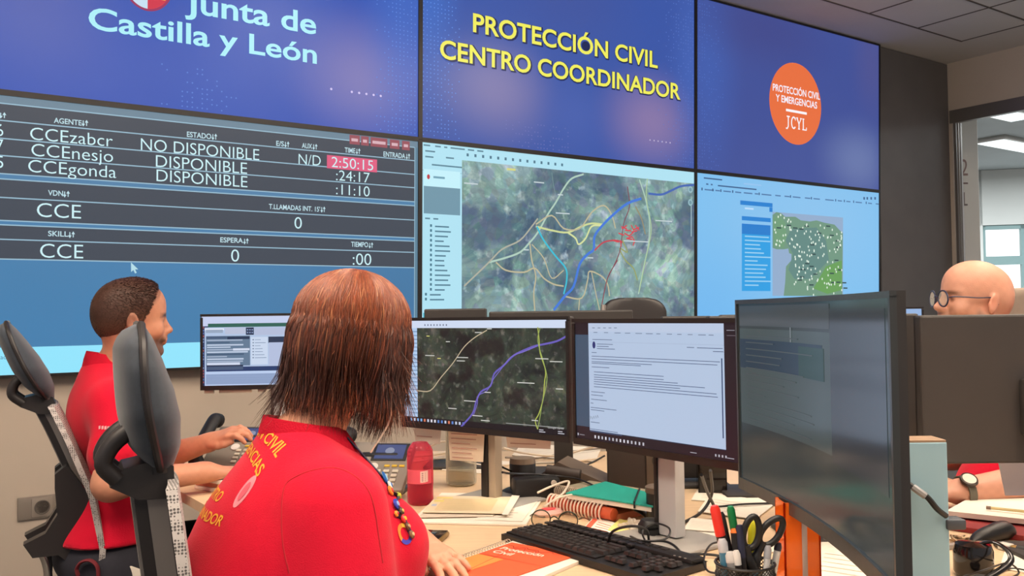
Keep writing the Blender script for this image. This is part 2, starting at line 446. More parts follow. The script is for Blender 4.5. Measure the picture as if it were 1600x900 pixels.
# far window wall of the next room, facing this room's opening
M_F = Matrix.Translation(at_d(1535, 400, 12.6).xy.to_3d()) @ Matrix.Rotation(R(-14), 4, 'Z')
g = G()
zt, zb = 2.42, 0.7
g.box((1.9, 0.1, (zt + 3.2) / 2), (4.2, 0.16, 3.2 - zt)); g.box((1.9, 0.1, zb / 2), (4.2, 0.16, zb)); g.box((-0.09, 0.1, 1.6), (0.22, 0.16, 3.2)); 
struct(g, 'wall_far', m_back, M_F)
m_sky = mat_emit('daylight_pane', (250, 255, 255), 1.5)
m_wfr = mat('window_frame_grey_green', (128, 156, 156), 0.5)
for k in range(3):
    x0 = 0.03 + 0.62 * k; g = G()
    for z0, z1 in ((zb, 1.86), (1.98, zt)):
        for xx in (x0, x0 + 0.51): g.box((xx, 0.1, (z0 + z1) / 2), (0.06, 0.1, z1 - z0))
    for z in (zb, 1.92, zt): g.box((x0 + 0.255, 0.1, z), (0.57, 0.1, 0.12))
    wf = struct(g, 'window_%d' % (k + 1), m_wfr, M_F)
    g = G().box((x0 + 0.255, 0.13, (zb + zt) / 2), (0.5, 0.01, zt - zb)); g.build('pane', m_sky, wf)
# ceiling lamps of the next room
for (px, py, d, w, l, nm) in ((1590, 226, 9.7, 0.62, 1.25, 'long bright ceiling lamp in the next room above the windows'), (1560, 283, 11.6, 0.5, 0.9, 'smaller ceiling lamp in the next room, lower and farther in'), (1572, 176, 8.9, 0.5, 0.7, 'ceiling lamp in the next room just under the opening’s top edge')):
    q = at_d(px, py, d); z = 3.18
    t = (z - CAMZ) / (q.z - CAMZ); q = EYE + (q - EYE) * t; q.z = z
    th = thing('ceiling_lamp', nm.replace('’', "'"), 'lamp', (q.x, q.y, z), AW)
    G().box((0, 0, 0), (l + 0.06, w * 0.5 + 0.06, 0.05), bev=0.005).build('housing', m_steel, th)
    G().box((0, 0, -0.027), (l, w * 0.5, 0.006)).build('diffuser', mat_emit('lamp_diffuser', (240, 252, 255), 1.4), th)

# ------------------------------------------------------------------ video wall
m_scr = mat_vcol('screen_picture', 0.3, 0.25, emit=1.0)
def scr_matrix(c, r):
    o = P0 + UW * (c * WS) + Vector((0, 0, ZROW)) + ZT * (r * HS)
    return Matrix(((UW.x, YT.x, ZT.x, o.x), (UW.y, YT.y, ZT.y, o.y), (UW.z, YT.z, ZT.z, o.z), (0, 0, 0, 1)))
def uv_on(M, px, py):
    v = ray(px, py); y = M.col[1].to_3d(); o = M.translation
    t = (o - EYE).dot(y) / v.dot(y); q = EYE + v * t - o
    return q.dot(M.col[0].to_3d()), q.dot(M.col[2].to_3d())
def P_scr(x, y, o): return Vector((x, -o, y))
BZ = 0.012
def wall_screen(c, r, label):
    M = scr_matrix(c, r); t = thing('video_wall_screen', label, 'screen', M=M)
    G().box((WS / 2, 0.05, HS / 2), (WS - 0.002, 0.096, HS - 0.002)).build('housing', m_bezel, t)
    g = G()
    for x in (BZ / 2, WS - BZ / 2): g.box((x, -0.002, HS / 2), (BZ, 0.012, HS - 0.002))
    for y in (BZ / 2, HS - BZ / 2): g.box((WS / 2, -0.002, y), (WS - 2 * BZ, 0.012, BZ))
    g.build('bezel', m_bezel, t)
    return t, M
class Pic(Flat):
    """picture on a screen, with positions read off the photograph's own screen"""
    def __init__(s, M, lay=0.0005, fn=None): Flat.__init__(s, G(), P_scr, lay); s.M = M; s.fn = fn
    def q(s, p):
        if s.fn: p = s.fn(*p)
        return uv_on(s.M, *p)
    def pp(s, pts, col): s.poly([s.q(p) for p in pts], col)
    def pl(s, pts, w, col): s.line([s.q(p) for p in pts], w, col)
    def pr(s, a, b, col): 
        (x0, y0), (x1, y1) = s.q(a), s.q(b); s.rect(x0, y1, x1, y0, col)
    def pt(s, t, a, b, cap, col, bold=0.0):
        """text from baseline point a to baseline point b, capitals cap pixels tall at a"""
        x0, y0 = s.q(a); x1, y1 = s.q(b); _, yc = s.q((a[0], a[1] - cap)); s.text(t, x0, (y0 + y1) / 2, x1 - x0, yc - y0, col, bold)
def blue_field(name, base, glows, dots=True):
    """deep blue slide background: soft warm and blue spots and a fine dot raster at the sides (as shown on the screens)"""
    m = bpy.data.materials.new(name); m.use_nodes = True; nt = m.node_tree; b = nt.nodes['Principled BSDF']
    b.inputs['Base Color'].default_value = (0.01, 0.01, 0.012, 1); b.inputs['Roughness'].default_value = 0.3; b.inputs['Specular IOR Level'].default_value = 0.25
    tc = nt.nodes.new('ShaderNodeTexCoord'); prev = None
    nz = nt.nodes.new('ShaderNodeTexNoise'); nz.inputs['Scale'].default_value = 1.6; nz.inputs['Detail'].default_value = 6
    nt.links.new(tc.outputs['Object'], nz.inputs['Vector'])
    mx = nt.nodes.new('ShaderNodeMix'); mx.data_type = 'RGBA'; mx.inputs[6].default_value = lin4(base[0]); mx.inputs[7].default_value = lin4(base[1])
    nt.links.new(nz.outputs['Fac'], mx.inputs[0]); prev = mx.outputs[2]
    for (x, z, rx, rz, col, amt) in glows:
        mp = nt.nodes.new('ShaderNodeMapping'); mp.vector_type = 'TEXTURE'; mp.inputs['Location'].default_value = (x, 0, z); mp.inputs['Scale'].default_value = (rx, 50, rz)
        gr = nt.nodes.new('ShaderNodeTexGradient'); gr.gradient_type = 'SPHERICAL'
        nt.links.new(tc.outputs['Object'], mp.inputs[0]); nt.links.new(mp.outputs[0], gr.inputs[0])
        mr = nt.nodes.new('ShaderNodeMapRange'); mr.interpolation_type = 'SMOOTHSTEP'; mr.inputs[4].default_value = amt
        nt.links.new(gr.outputs['Fac'], mr.inputs[0])
        k = nt.nodes.new('ShaderNodeMix'); k.data_type = 'RGBA'; nt.links.new(mr.outputs[0], k.inputs[0]); nt.links.new(prev, k.inputs[6]); k.inputs[7].default_value = lin4(col); prev = k.outputs[2]
    nt.links.new(prev, b.inputs['Emission Color']); b.inputs['Emission Strength'].default_value = 1.0
    return m
def field(t, m, off=0.0):
    G().add([(BZ, -off, BZ), (WS - BZ, -off, BZ), (WS - BZ, -off, HS - BZ), (BZ, -off, HS - BZ)], [(0, 1, 2, 3)]).build('displayed_slide', m, t)
def raster(F, u0, u1, v0, v1, col, step=0.022, r=0.0042, keep=0.8, fade=None):
    y = v0
    while y < v1:
        x = u0
        while x < u1:
            p = keep if fade is None else keep * fade(x, y)
            if random.random() < p: F.poly([(x - r, y), (x, y - r), (x + r, y), (x, y + r)], col, 1)
            x += step
        y += step
CY = (168, 236, 246)
# top left: Junta de Castilla y León
t, M = wall_screen(-1, 0 + 0, 'top-left video wall screen showing white Junta de Castilla y León lettering on blue')
field(t, blue_field('slide_blue_left', ((44, 78, 172), (52, 88, 182)), [(0.22, 0.55, 0.5, 0.55, (92, 100, 168), 0.6), (1.72, 0.28, 0.5, 0.42, (140, 130, 182), 0.65), (0.1, 1.2, 0.5, 0.6, (38, 64, 150), 0.5), (1.95, 0.7, 0.3, 0.9, (64, 106, 196), 0.7)]))
F = Pic(M)
raster(F, 1.80, 2.03, 0.03, 1.1, (88, 132, 214), fade=lambda x, y: min(1, (x - 1.78) / 0.15)); raster(F, 0.75, 1.15, 0.03, 0.24, (84, 128, 208), fade=lambda x, y: max(0, 1 - abs(x - 0.93) / 0.2) * (1.2 - y / 0.24))
for k in range(6): F.disc(1.62 + 0.04 * k if k else 1.55, 0.20, 0.006, 0.006, (210, 200, 240))
F.pt('Junta de', (288.5, 18.5), (493.5, 53.6), 34, CY, 0.018)
F.pt('Castilla y León', (138, 43.5), (494.5, 100), 33, CY, 0.018)
F.g.build('lettering', m_scr, t)
g = G(); F = Pic(M); F.g = g
(x0, y0), (x1, y1) = F.q((191, 2)), F.q((269, 12)); cx = (x0 + x1) / 2; rx = (x1 - x0) / 2
yb = F.q((232, 14))[1]
def shield(e, x_lo, x_hi):
    pts = [(cx + (rx + e) * math.cos(a), yb + 0.14 + (0.14 + e) * math.sin(a)) for a in [math.pi + math.pi * k / 24 for k in range(25)]]
    pts = [(min(max(x, cx + x_lo), cx + x_hi), y) for x, y in pts]; return pts + [(pts[-1][0], yb + 0.24), (pts[0][0], yb + 0.24)]
F.poly(shield(0.010, -9, 9), (150, 40, 90)); F.poly(shield(0.0, -9, 0), (196, 222, 240)); F.poly(shield(0.0, 0, 9), (206, 44, 70))
for k in range(4): F.rect(cx + 0.03, yb + 0.05 + 0.04 * k, cx + rx * (0.72 + 0.06 * k), yb + 0.068 + 0.04 * k, (236, 200, 90))
F.disc(cx - rx * 0.45, yb + 0.13, 0.05, 0.04, (150, 110, 180)); g.build('emblem', m_scr, t)
# top middle
t, M = wall_screen(0, 0, 'top-middle video wall screen with yellow PROTECCIÓN CIVIL lettering on blue')
field(t, blue_field('slide_blue_middle', ((54, 84, 166), (62, 88, 164)), [(0.5, 0.32, 0.5, 0.4, (134, 126, 172), 0.75), (1.66, 0.28, 0.55, 0.42, (146, 124, 168), 0.8), (1.0, 1.0, 0.7, 0.5, (70, 84, 150), 0.5), (0.05, 0.9, 0.25, 0.9, (60, 112, 204), 0.7), (2.02, 0.7, 0.25, 0.8, (72, 104, 186), 0.6), (1.05, 0.25, 0.35, 0.3, (74, 98, 176), 0.6)]))
F = Pic(M)
raster(F, 0.02, 0.26, 0.03, 1.12, (92, 140, 220), fade=lambda x, y: min(1, (0.28 - x) / 0.2)); raster(F, 1.72, 2.03, 0.03, 1.12, (92, 122, 200), fade=lambda x, y: min(1, (x - 1.7) / 0.3) * 0.7)
raster(F, 0.55, 1.0, 0.03, 0.17, (110, 116, 180), fade=lambda x, y: 0.6)
for k in range(6): F.disc(1.64 + 0.035 * k, 0.16, 0.005, 0.005, (196, 186, 216))
for dx, dy, col, bo in ((1.0, 1.2, (24, 36, 84), 0.055), (0, 0, (240, 236, 92), 0.02)):
    F.pt('PROTECCIÓN CIVIL', (738 + dx, 48.5 + dy), (1026.5 + dx, 107.5 + dy), 28, col, bo); F.pt('CENTRO COORDINADOR', (686.5 + dx, 90 + dy), (1062 + dx, 156 + dy), 28, col, bo)
F.g.build('lettering', m_scr, t)
# top right
t, M = wall_screen(1, 0, 'top-right video wall screen with an orange round badge on blue')
field(t, blue_field('slide_blue_right', ((62, 78, 150), (68, 84, 152)), [(0.12, 0.7, 0.4, 1.0, (66, 98, 180), 0.7), (1.75, 0.22, 0.6, 0.4, (112, 128, 176), 0.7), (0.7, 1.05, 1.0, 0.4, (66, 70, 132), 0.6), (1.95, 1.0, 0.35, 0.6, (84, 84, 142), 0.6)]))
F = Pic(M); raster(F, 0.02, 0.28, 0.03, 1.12, (84, 116, 196), fade=lambda x, y: min(1, (0.3 - x) / 0.3) * 0.8); F.g.build('dot_pattern', m_scr, t)
F = Pic(M)
cx, cy = F.q((1243.5, 162.3)); F.disc(cx, cy, (F.q((1284, 167))[0] - F.q((1203, 158))[0]) / 2, (F.q((1243, 98.5))[1] - F.q((1243, 226))[1]) / 2, (232, 112, 64))
F.pt('PROTECCIÓN CIVIL', (1207.4, 142), (1281, 155), 10.5, (246, 240, 250), 0.02); F.pt('Y EMERGENCIAS', (1212, 158.5), (1276.7, 169), 10.5, (246, 240, 250), 0.02)
x0, y0 = F.q((1228, 171)); x1, _ = F.q((1260.5, 176)); F.rect(x0, y0 - 0.012, x1, y0 + 0.006, (250, 246, 250))
# thin serif letters J C Y L
x0, y0 = F.q((1228, 199)); x1, y1 = F.q((1260.5, 203)); yb = (y0 + y1) / 2; h = F.q((1228, 182))[1] - y0; w = (x1 - x0) / 4.1; W8 = (250, 246, 250)
def bar(x, y, x2, y2, wd=0.0095): F.line([(x, y), (x2, y2)], wd, W8)
def J(x): F.line([(x + w * .55, yb + h), (x + w * .55, yb + h * .1), (x + w * .35, yb - h * .12), (x + w * .1, yb - h * .1)], 0.011, W8); bar(x + w * .25, yb + h, x + w * .85, yb + h)
def Cc(x): F.line([(x + w * .5 + w * .42 * math.cos(a), yb + h * .5 + h * .52 * math.sin(a)) for a in [0.75 + 4.8 * k / 14 for k in range(15)]], 0.011, W8); bar(x + w * .84, yb + h * .72, x + w * .84, yb + h, 0.006)
def Yy(x): bar(x + w * .1, yb + h, x + w * .5, yb + h * .45, .011); bar(x + w * .9, yb + h, x + w * .5, yb + h * .45, .008); bar(x + w * .5, yb + h * .45, x + w * .5, yb, .011); [bar(x + w * a, yb + h * c, x + w * b, yb + h * c, .007) for a, b, c in ((-.05, .3, 1), (.7, 1.05, 1), (.3, .7, 0))]
def Ll(x): bar(x + w * .3, yb + h, x + w * .3, yb, .011); bar(x + w * .1, yb, x + w * .95, yb, .008); bar(x + w * .1, yb + h, x + w * .5, yb + h, .007); bar(x + w * .93, yb, x + w * .93, yb + h * .25, .007)
J(x0 - .1 * w); Cc(x0 + w); Yy(x0 + 2.05 * w); Ll(x0 + 3.1 * w)
F.g.build('badge', m_scr, t)
# bottom left: call table
t, M = wall_screen(-1, -1, 'bottom-left video wall screen listing agents and their call times')
F = Pic(M); X0, X1 = BZ, WS - BZ - 0.02
m_tab = blue_field('table_blue', ((66, 128, 176), (70, 124, 168)), [(1.0, 1.15, 2.4, 0.9, (98, 132, 160), 0.6), (1.9, 0.2, 1.1, 0.8, (66, 110, 150), 0.5)])
field(t, m_tab)
def vy(px, py): return F.q((px, py))[1]
DK = (64, 72, 84); LN = (150, 186, 206)
def vv(l, r): return (vy(0, l) + vy(648, r)) / 2
bands = [(168, 225, 274, 313, [(192, 248), (219.5, 270), (246, 291)]), (284, 318, 348.5, 368.5, [(311.5, 341.5)]), (351, 377, 405, 418, [(375, 393.5)])]
F.rect(X0, vv(168, 225), WS - BZ, HS - BZ, (106, 132, 150))
for a, b, c, d, ls in bands:
    F.rect(X0, vv(c, d), X1, vv(a, b), DK); 
    for l, r in [(a, b), (c, d)] + ls: y = vv(l, r); F.rect(X0, y - 0.0025, X1, y + 0.0025, LN)
F.rect(X1, BZ, X1 + 0.004, vv(168, 225), LN)
F.rect(X1 + 0.004, BZ, WS - BZ, vv(168, 225), (92, 128, 150))
F.rect(X0, BZ, WS - BZ, (vy(0, 543.5) + vy(312, 534.5)) / 2, (146, 228, 252))
F.pt('activa', (0.5, 562), (25, 560), 6.5, (86, 130, 160))
W9 = (204, 240, 246); W7 = (190, 222, 232)
F.pr((510.8, 242), (589, 269.5), (222, 92, 128))
for s, a, b, cap in (('CCEzabcr', (47, 219), (176, 228.5), 19.5), ('CCEnesjo', (49, 244), (176.5, 253), 19.5), ('CCEgonda', (44, 269), (181.5, 278), 19.5), ('NO DISPONIBLE', (220, 235), (405, 250), 18.5), ('DISPONIBLE', (243.5, 261), (386, 271.5), 18.5),
     ('DISPONIBLE', (244.5, 282.5), (386.5, 293.5), 18.5), ('N/D', (466.5, 256.5), (501, 259), 16), ('2:50:15', (518, 262), (583, 265.5), 16), (':24:17', (525, 282), (577.5, 285.5), 16), (':11:10', (525, 304), (577.5, 306.8), 16),
     ('CCE', (57.5, 339), (126.5, 341.5), 22), ('0', (460, 357), (471.5, 357.5), 18), ('CCE', (62.5, 402.5), (130, 404), 22), ('0', (361, 408.5), (373.5, 409), 19), (':00', (551, 413.5), (580, 414.5), 18), ('6', (-6, 212), (5, 213), 19), ('7', (-6, 236), (5, 237), 19), ('5', (-6, 262), (5, 263), 19)):
    F.pt(s, a, b, cap, W9, -0.006)
def arrows(x, y, hgt):
    for k, sgn in ((0, -1), (0.013, 1)):
        yy = y + hgt * (0 if sgn < 0 else 1); F.rect(x + k - 0.0018, y, x + k + 0.0018, y + hgt, W7); F.poly([(x + k - 0.007, yy - sgn * 0.008), (x + k + 0.007, yy - sgn * 0.008), (x + k, yy + sgn * 0.004)], W7)
for s, a, b, cap in (('AGENTE', (84, 192.5), (127.5, 195.5), 8), ('ESTADO', (292, 214), (330, 217), 8), ('E/S', (431.5, 227.5), (443.5, 228.7), 7.5), ('AUX', (471.5, 231), (487.5, 232.5), 7.5), ('TIME', (538.5, 238), (555, 239.5), 7.5), ('ENTRADA', (599, 244.5), (633, 247.5), 7.5),
     ('VDN', (75, 305), (98.5, 306.5), 8), ("T.LLAMADAS INT. 15'", (420, 326.5), (500, 330.5), 7.5), ('SKILL', (75, 368.5), (106.5, 370), 8), ('ESPERA', (344, 378), (379.5, 380), 7.5), ('TIEMPO', (548.5, 385), (575, 386.5), 7.5)):
    F.pt(s, a, b, cap, W7, 0.016); x, y = F.q((b[0] + 2.5, b[1])); arrows(x, y - 0.002, F.q((b[0], b[1] - cap))[1] - F.q(b)[1])
arrows(F.q((1, 184))[0], F.q((1, 184))[1], 0.02)
for k, (a, b) in enumerate(((546, 562), (564, 576), (579, 605), (609, 624), (628, 640))):
    x0, y0 = F.q((a, 214 + (a - 546) * .115)); x1, _ = F.q((b, 216)); F.rect(x0, y0 - 0.035, x1, y0 + 0.012, (150, 78, 90)); F.rect(x0 + 0.01, y0 - 0.02, x1 - 0.01, y0 - 0.005, (214, 176, 186))
x, y = F.q((204.5, 410)); F.poly([(x, y), (x + 0.001, y - 0.042), (x + 0.01, y - 0.033), (x + 0.017, y - 0.048), (x + 0.024, y - 0.045), (x + 0.017, y - 0.03), (x + 0.03, y - 0.03)], (180, 220, 230))
F.g.build('displayed_table', m_scr, t)
# bottom middle: satellite map
def sat_mat(name, cols, scale, dark, grey=(120, 140, 140), boost=1.15):
    m = bpy.data.materials.new(name); m.use_nodes = True; nt = m.node_tree; b = nt.nodes['Principled BSDF']
    b.inputs['Base Color'].default_value = (0.01, 0.01, 0.012, 1); b.inputs['Roughness'].default_value = 0.3; b.inputs['Specular IOR Level'].default_value = 0.25
    tc = nt.nodes.new('ShaderNodeTexCoord')
    n1 = nt.nodes.new('ShaderNodeTexNoise'); n1.inputs['Scale'].default_value = scale; n1.inputs['Detail'].default_value = 9; n1.inputs['Roughness'].default_value = 0.7; n1.inputs['Distortion'].default_value = 0.8
    nt.links.new(tc.outputs['Object'], n1.inputs['Vector'])
    rp = nt.nodes.new('ShaderNodeValToRGB'); e = rp.color_ramp.elements
    e[0].position = 0.36; e[0].color = lin4(cols[0]); e[1].position = 0.66; e[1].color = lin4(cols[-1])
    for i, c in enumerate(cols[1:-1]): q = e.new(0.36 + 0.3 * (i + 1) / (len(cols) - 1)); q.color = lin4(c)
    nt.links.new(n1.outputs['Fac'], rp.inputs[0])
    v = nt.nodes.new('ShaderNodeTexVoronoi'); v.inputs['Scale'].default_value = scale * 9; nt.links.new(tc.outputs['Object'], v.inputs['Vector'])
    n2 = nt.nodes.new('ShaderNodeTexNoise'); n2.inputs['Scale'].default_value = scale * 6; n2.inputs['Detail'].default_value = 8; nt.links.new(tc.outputs['Object'], n2.inputs['Vector'])
    r2 = nt.nodes.new('ShaderNodeMapRange'); r2.inputs[1].default_value = 0.56; r2.inputs[2].default_value = 0.74; r2.inputs[4].default_value = 0.75; nt.links.new(n2.outputs['Fac'], r2.inputs[0])
    mx = nt.nodes.new('ShaderNodeMix'); mx.data_type = 'RGBA'; nt.links.new(r2.outputs[0], mx.inputs[0]); nt.links.new(rp.outputs[0], mx.inputs[6]); mx.inputs[7].default_value = lin4(grey)
    n3 = nt.nodes.new('ShaderNodeTexNoise'); n3.inputs['Scale'].default_value = scale * 0.9; n3.inputs['Detail'].default_value = 6; n3.noise_dimensions = '4D'; n3.inputs['W'].default_value = 3.1; nt.links.new(tc.outputs['Object'], n3.inputs['Vector'])
    r3 = nt.nodes.new('ShaderNodeMapRange'); r3.inputs[1].default_value = 0.54; r3.inputs[2].default_value = 0.6; r3.inputs[4].default_value = 0.85; nt.links.new(n3.outputs['Fac'], r3.inputs[0])
    m2 = nt.nodes.new('ShaderNodeMix'); m2.data_type = 'RGBA'; nt.links.new(r3.outputs[0], m2.inputs[0]); nt.links.new(mx.outputs[2], m2.inputs[6]); m2.inputs[7].default_value = lin4(dark)
    m3 = nt.nodes.new('ShaderNodeMix'); m3.data_type = 'RGBA'; m3.blend_type = 'MULTIPLY'; m3.inputs[0].default_value = 0.2; nt.links.new(m2.outputs[2], m3.inputs[6]); nt.links.new(v.outputs['Color'], m3.inputs[7])
    nt.links.new(m3.outputs[2], b.inputs['Emission Color']); b.inputs['Emission Strength'].default_value = boost
    return m
t, M = wall_screen(0, -1, 'bottom-middle video wall screen with a satellite map and coloured roads')
k5 = lambda x, y: (650 + x / 3.2133, 220 + y / 3.2133)
F = Pic(M, fn=k5); WIN = (176, 226, 242)
F.rect(BZ, BZ, WS - BZ, HS - BZ, WIN)
mx0, mtop = F.q((230, 99)); F.q((1395, 215)); mtop = (F.q((230, 99))[1] + F.q((1395, 214))[1]) / 2
xl = mx0; sx = BZ
F.rect(sx, HS - 0.16, xl, HS - 0.158, (110, 160, 180))
x0, y0 = F.q((40, 226)); x1, y1 = F.q((222, 375)); F.rect(sx + 0.012, y1, xl - 0.01, y0, (112, 150, 168)); F.rect(sx + 0.012, y0, xl - 0.01, y0 + 0.09, (196, 240, 250)); F.disc(sx + 0.04, y0 + 0.05, 0.009, 0.013, (190, 60, 70)); F.rect(sx + 0.07, y0 + 0.045, sx + 0.14, y0 + 0.056, (110, 160, 180))
def dash(x, y, w, col=(90, 132, 150), h=0.008): F.rect(x, y, x + w, y + h, col)
for k, (a, w) in enumerate(((0.0, .04), (.07, .035), (.125, .02), (.165, .09), (.275, .04), (.335, .04))): dash(sx + 0.01 + a, HS - 0.03, w)
for k in range(14): dash(xl + 0.03 + 0.05 * k, HS - 0.062 , 0.014, (80, 120, 140), 0.016)
dash(sx + .02, HS - .06, .06); dash(sx + .02, HS - .09, .05); dash(xl - .1, HS - .085, .05); dash(sx + .06, HS - .13, .2)
yy = y1 - 0.03; dash(sx + .02, yy, .03); dash(sx + .07, yy, .03); yy -= 0.04
for k in range(16):
    ind = 0.05 if k < 14 else 0.02; dash(sx + ind, yy - .026 * k, .012, (70, 120, 140), 0.014); dash(sx + ind + .03, yy - .026 * k, .05 + .05 * random.random(), (86, 128, 148))
F.rect(sx + 0.01, yy - .48, xl - 0.01, yy - .455, (70, 180, 200))
for k in range(6): dash(sx + .03, yy - .53 - .028 * k, .012, (70, 120, 140), 0.014); dash(sx + .06, yy - .53 - .028 * k, .06 + .06 * random.random(), (86, 128, 148))
F.g.build('displayed_window', m_scr, t)
G().add([(mx0, -0.002, BZ), (WS - BZ, -0.002, BZ), (WS - BZ, -0.002, mtop), (mx0, -0.002, mtop)], [(0, 1, 2, 3)]).build('displayed_map', sat_mat('satellite_wall', [(52, 74, 92), (76, 100, 110), (98, 122, 122), (112, 138, 138), (150, 172, 166)], 2.5, (62, 80, 100), (168, 190, 188), 1.65), t)
F = Pic(M, fn=k5, lay=0.0005); F.n = 6
def road(pts, col, w, wk=1.0): F.line([Vector(F.q((p.x, p.y))) for p in spline([(x, y, 0) for x, y in pts], 4)], w, col)
TAN = (190, 182, 150); YEL = (206, 216, 150); PAL = (176, 206, 190)
F.rect(BZ + mx0, BZ, WS - BZ, BZ, TAN)
road([(1395, 222), (1330, 228), (1280, 250), (1230, 270), (1165, 265)], (70, 104, 180), 0.014)
for pts, col, w in (([(365, 610), (440, 590), (520, 560), (570, 510), (610, 460), (660, 370), (700, 310), (740, 240), (780, 190), (840, 168)], PAL, .011), ([(240, 730), (360, 615), (430, 545), (520, 500), (580, 430), (610, 390)], (176, 176, 160), .009),
    ([(600, 430), (680, 450), (760, 460), (830, 430), (880, 415), (935, 420)], YEL, .011), ([(760, 460), (800, 490), (815, 520), (850, 490), (880, 430), (930, 425)], (214, 222, 160), .011), ([(600, 420), (680, 375), (740, 440), (820, 440), (880, 360), (940, 325), (980, 370), (1000, 440)], TAN, .009),
    ([(570, 515), (580, 600), (600, 680), (590, 760), (595, 855)], TAN, .009), ([(400, 610), (450, 650), (540, 660), (595, 640), (640, 690), (690, 720), (740, 730)], TAN, .009), ([(580, 520), (640, 590), (680, 690), (740, 650)], TAN, .007),
    ([(1120, 195), (1150, 290), (1170, 400), (1165, 520), (1140, 640), (1115, 770)], PAL, .009), ([(1160, 190), (1155, 290), (1178, 420), (1172, 500), (1150, 600), (1118, 760)], (170, 200, 150), .007), ([(1035, 500), (1060, 560), (1020, 540), (1050, 600), (1090, 640), (1110, 700)], (150, 160, 100), .009),
    ([(740, 780), (830, 790), (860, 700), (870, 655), (930, 680), (960, 720), (970, 780)], TAN, .009), ([(880, 660), (900, 760), (920, 850)], TAN, .007), ([(1010, 600), (960, 690), (930, 830)], (140, 70, 80), .007), ([(820, 790), (815, 850)], TAN, .007), ([(1060, 230), (1070, 330), (1040, 420), (1020, 560), (960, 690)], (126, 70, 84), .007),
    ([(680, 160), (690, 230), (700, 270)], (120, 150, 150), .004), ([(1100, 330), (1130, 390), (1150, 470)], (150, 140, 110), .009)): road(pts, col, w)
road([(605, 430), (640, 500), (700, 580), (750, 640), (755, 700), (740, 770)], (60, 190, 214), .011)
road([(690, 850), (745, 780), (790, 730), (820, 620), (860, 570), (890, 545), (895, 480), (930, 430), (990, 370), (1060, 315), (1130, 290)], (44, 134, 220), .016); road([(690, 850), (745, 780), (790, 730), (820, 620), (860, 570), (890, 545), (895, 480), (930, 430), (990, 370), (1060, 315), (1130, 290)], (84, 110, 214), .007)
road([(895, 550), (940, 510), (1000, 500), (1035, 510)], (190, 70, 84), .01)
for k in range(16):
    a = random.random() * 6.3; c = F.q((1040 + random.uniform(-25, 80), 475 + random.uniform(-45, 40))); F.line([c, (c[0] + .05 * math.cos(a), c[1] + .04 * math.sin(a))], .008, (214, 66, 78))
for x, y, w in ((455, 142, 40), (1200, 398, 100), (1040, 500, 140), (240, 210, 60), (590, 205, 50), (540, 545, 24), (710, 268, 26), (700, 360, 70), (860, 585, 30)):
    c = F.q((x, y)); dash(c[0], c[1] - .006, w / 3.2 * .0047, (214, 214, 130) if x == 455 else (196, 210, 214), 0.012 if x == 455 else 0.007)
for y in (245, 310): c = F.q((1376, y)); F.disc(c[0], c[1], .022, .022, (150, 186, 196)); F.disc(c[0], c[1], .012, .012, (112, 150, 164))
c = F.q((1380, 480)); dash(c[0] - .003, c[1], .006, (176, 206, 214), .2)
F.g.build('map_roads', m_scr, t)
# bottom right: browser with weather-style map
t, M = wall_screen(1, -1, 'bottom-right video wall screen with a browser page and green map of dots')
field(t, blue_field('page_blue', ((124, 192, 240), (128, 190, 236)), [(1.2, 0.9, 1.4, 0.8, (146, 196, 236), 0.6), (0.1, 0.1, 0.9, 0.9, (104, 178, 238), 0.6)]))
k6 = lambda x, y: (1080 + x / 4.0906, 260 + y / 4.0906)
F = Pic(M, fn=k6); DKB = (60, 96, 140)
for x, y, w in [(80, 78, 100), (170, 127, 220), (95, 117, 12), (125, 120, 10)]: c = F.q((x, y)); dash(c[0], c[1], w / 4.09 * .0072, DKB, .009)
x = 85
while x < 1190:
    w = random.uniform(20, 60); c = F.q((x, 152 + (x - 85) * .083)); dash(c[0], c[1], w / 4.09 * .0072, (84, 124, 170), .009)
    if random.random() < .6: dash(c[0] - .03, c[1] - .003, .012, DKB, .018)
    x += w + random.uniform(18, 34)
for x in (1100, 1120, 1145, 1170): c = F.q((x, 212)); dash(c[0], c[1], .02, DKB, .02)
def pane(a, b, col): (x0, y0), (x1, y1) = F.q(a), F.q(b); F.rect(x0, y1, x1, y0, col); return x0, y0, x1, y1
pane((313, 217), (519, 262), (36, 128, 208)); pane((499, 262), (519, 292), (36, 128, 208)); pane((323, 317), (508, 357), (36, 130, 210)); a, b, c_, d = pane((323, 365), (506, 797), (44, 158, 226)); F.rect(a, b - .07, c_, b, (34, 124, 204))
for k in range(13): dash(a + .03, b - .09 - .028 * k, .1 + .2 * random.random(), (150, 206, 240), .009)
dash(a + .03, b + .1, .09, (190, 220, 250), .012); dash(a + .02, b + .27, .18, (150, 196, 240), .01)
MX = pane((519, 290), (970, 828), (146, 172, 204))
land = [(519, 310), (545, 290), (575, 300), (600, 322), (665, 322), (700, 345), (760, 352), (800, 345), (850, 360), (915, 372), (945, 405), (968, 425), (965, 828), (590, 828), (600, 740), (605, 640), (640, 600), (640, 560), (625, 555), (620, 525), (590, 530), (545, 530), (519, 520)]
q = [F.q(p) for p in land]; q = [(min(max(x, MX[0]), MX[2]), min(max(y, MX[3]), MX[1])) for x, y in q]; F.poly(q, (112, 150, 128))
F.poly([F.q(p) for p in ((640, 400), (800, 390), (860, 470), (880, 600), (760, 720), (660, 720), (620, 660), (650, 560), (600, 470))], (98, 136, 130)); F.poly([F.q(p) for p in ((860, 640), (962, 600), (962, 790), (870, 815), (780, 780))], (104, 158, 88))
F.poly([F.q(p) for p in ((522, 330), (560, 310), (600, 360), (610, 450), (590, 520), (530, 510))], (112, 156, 120))
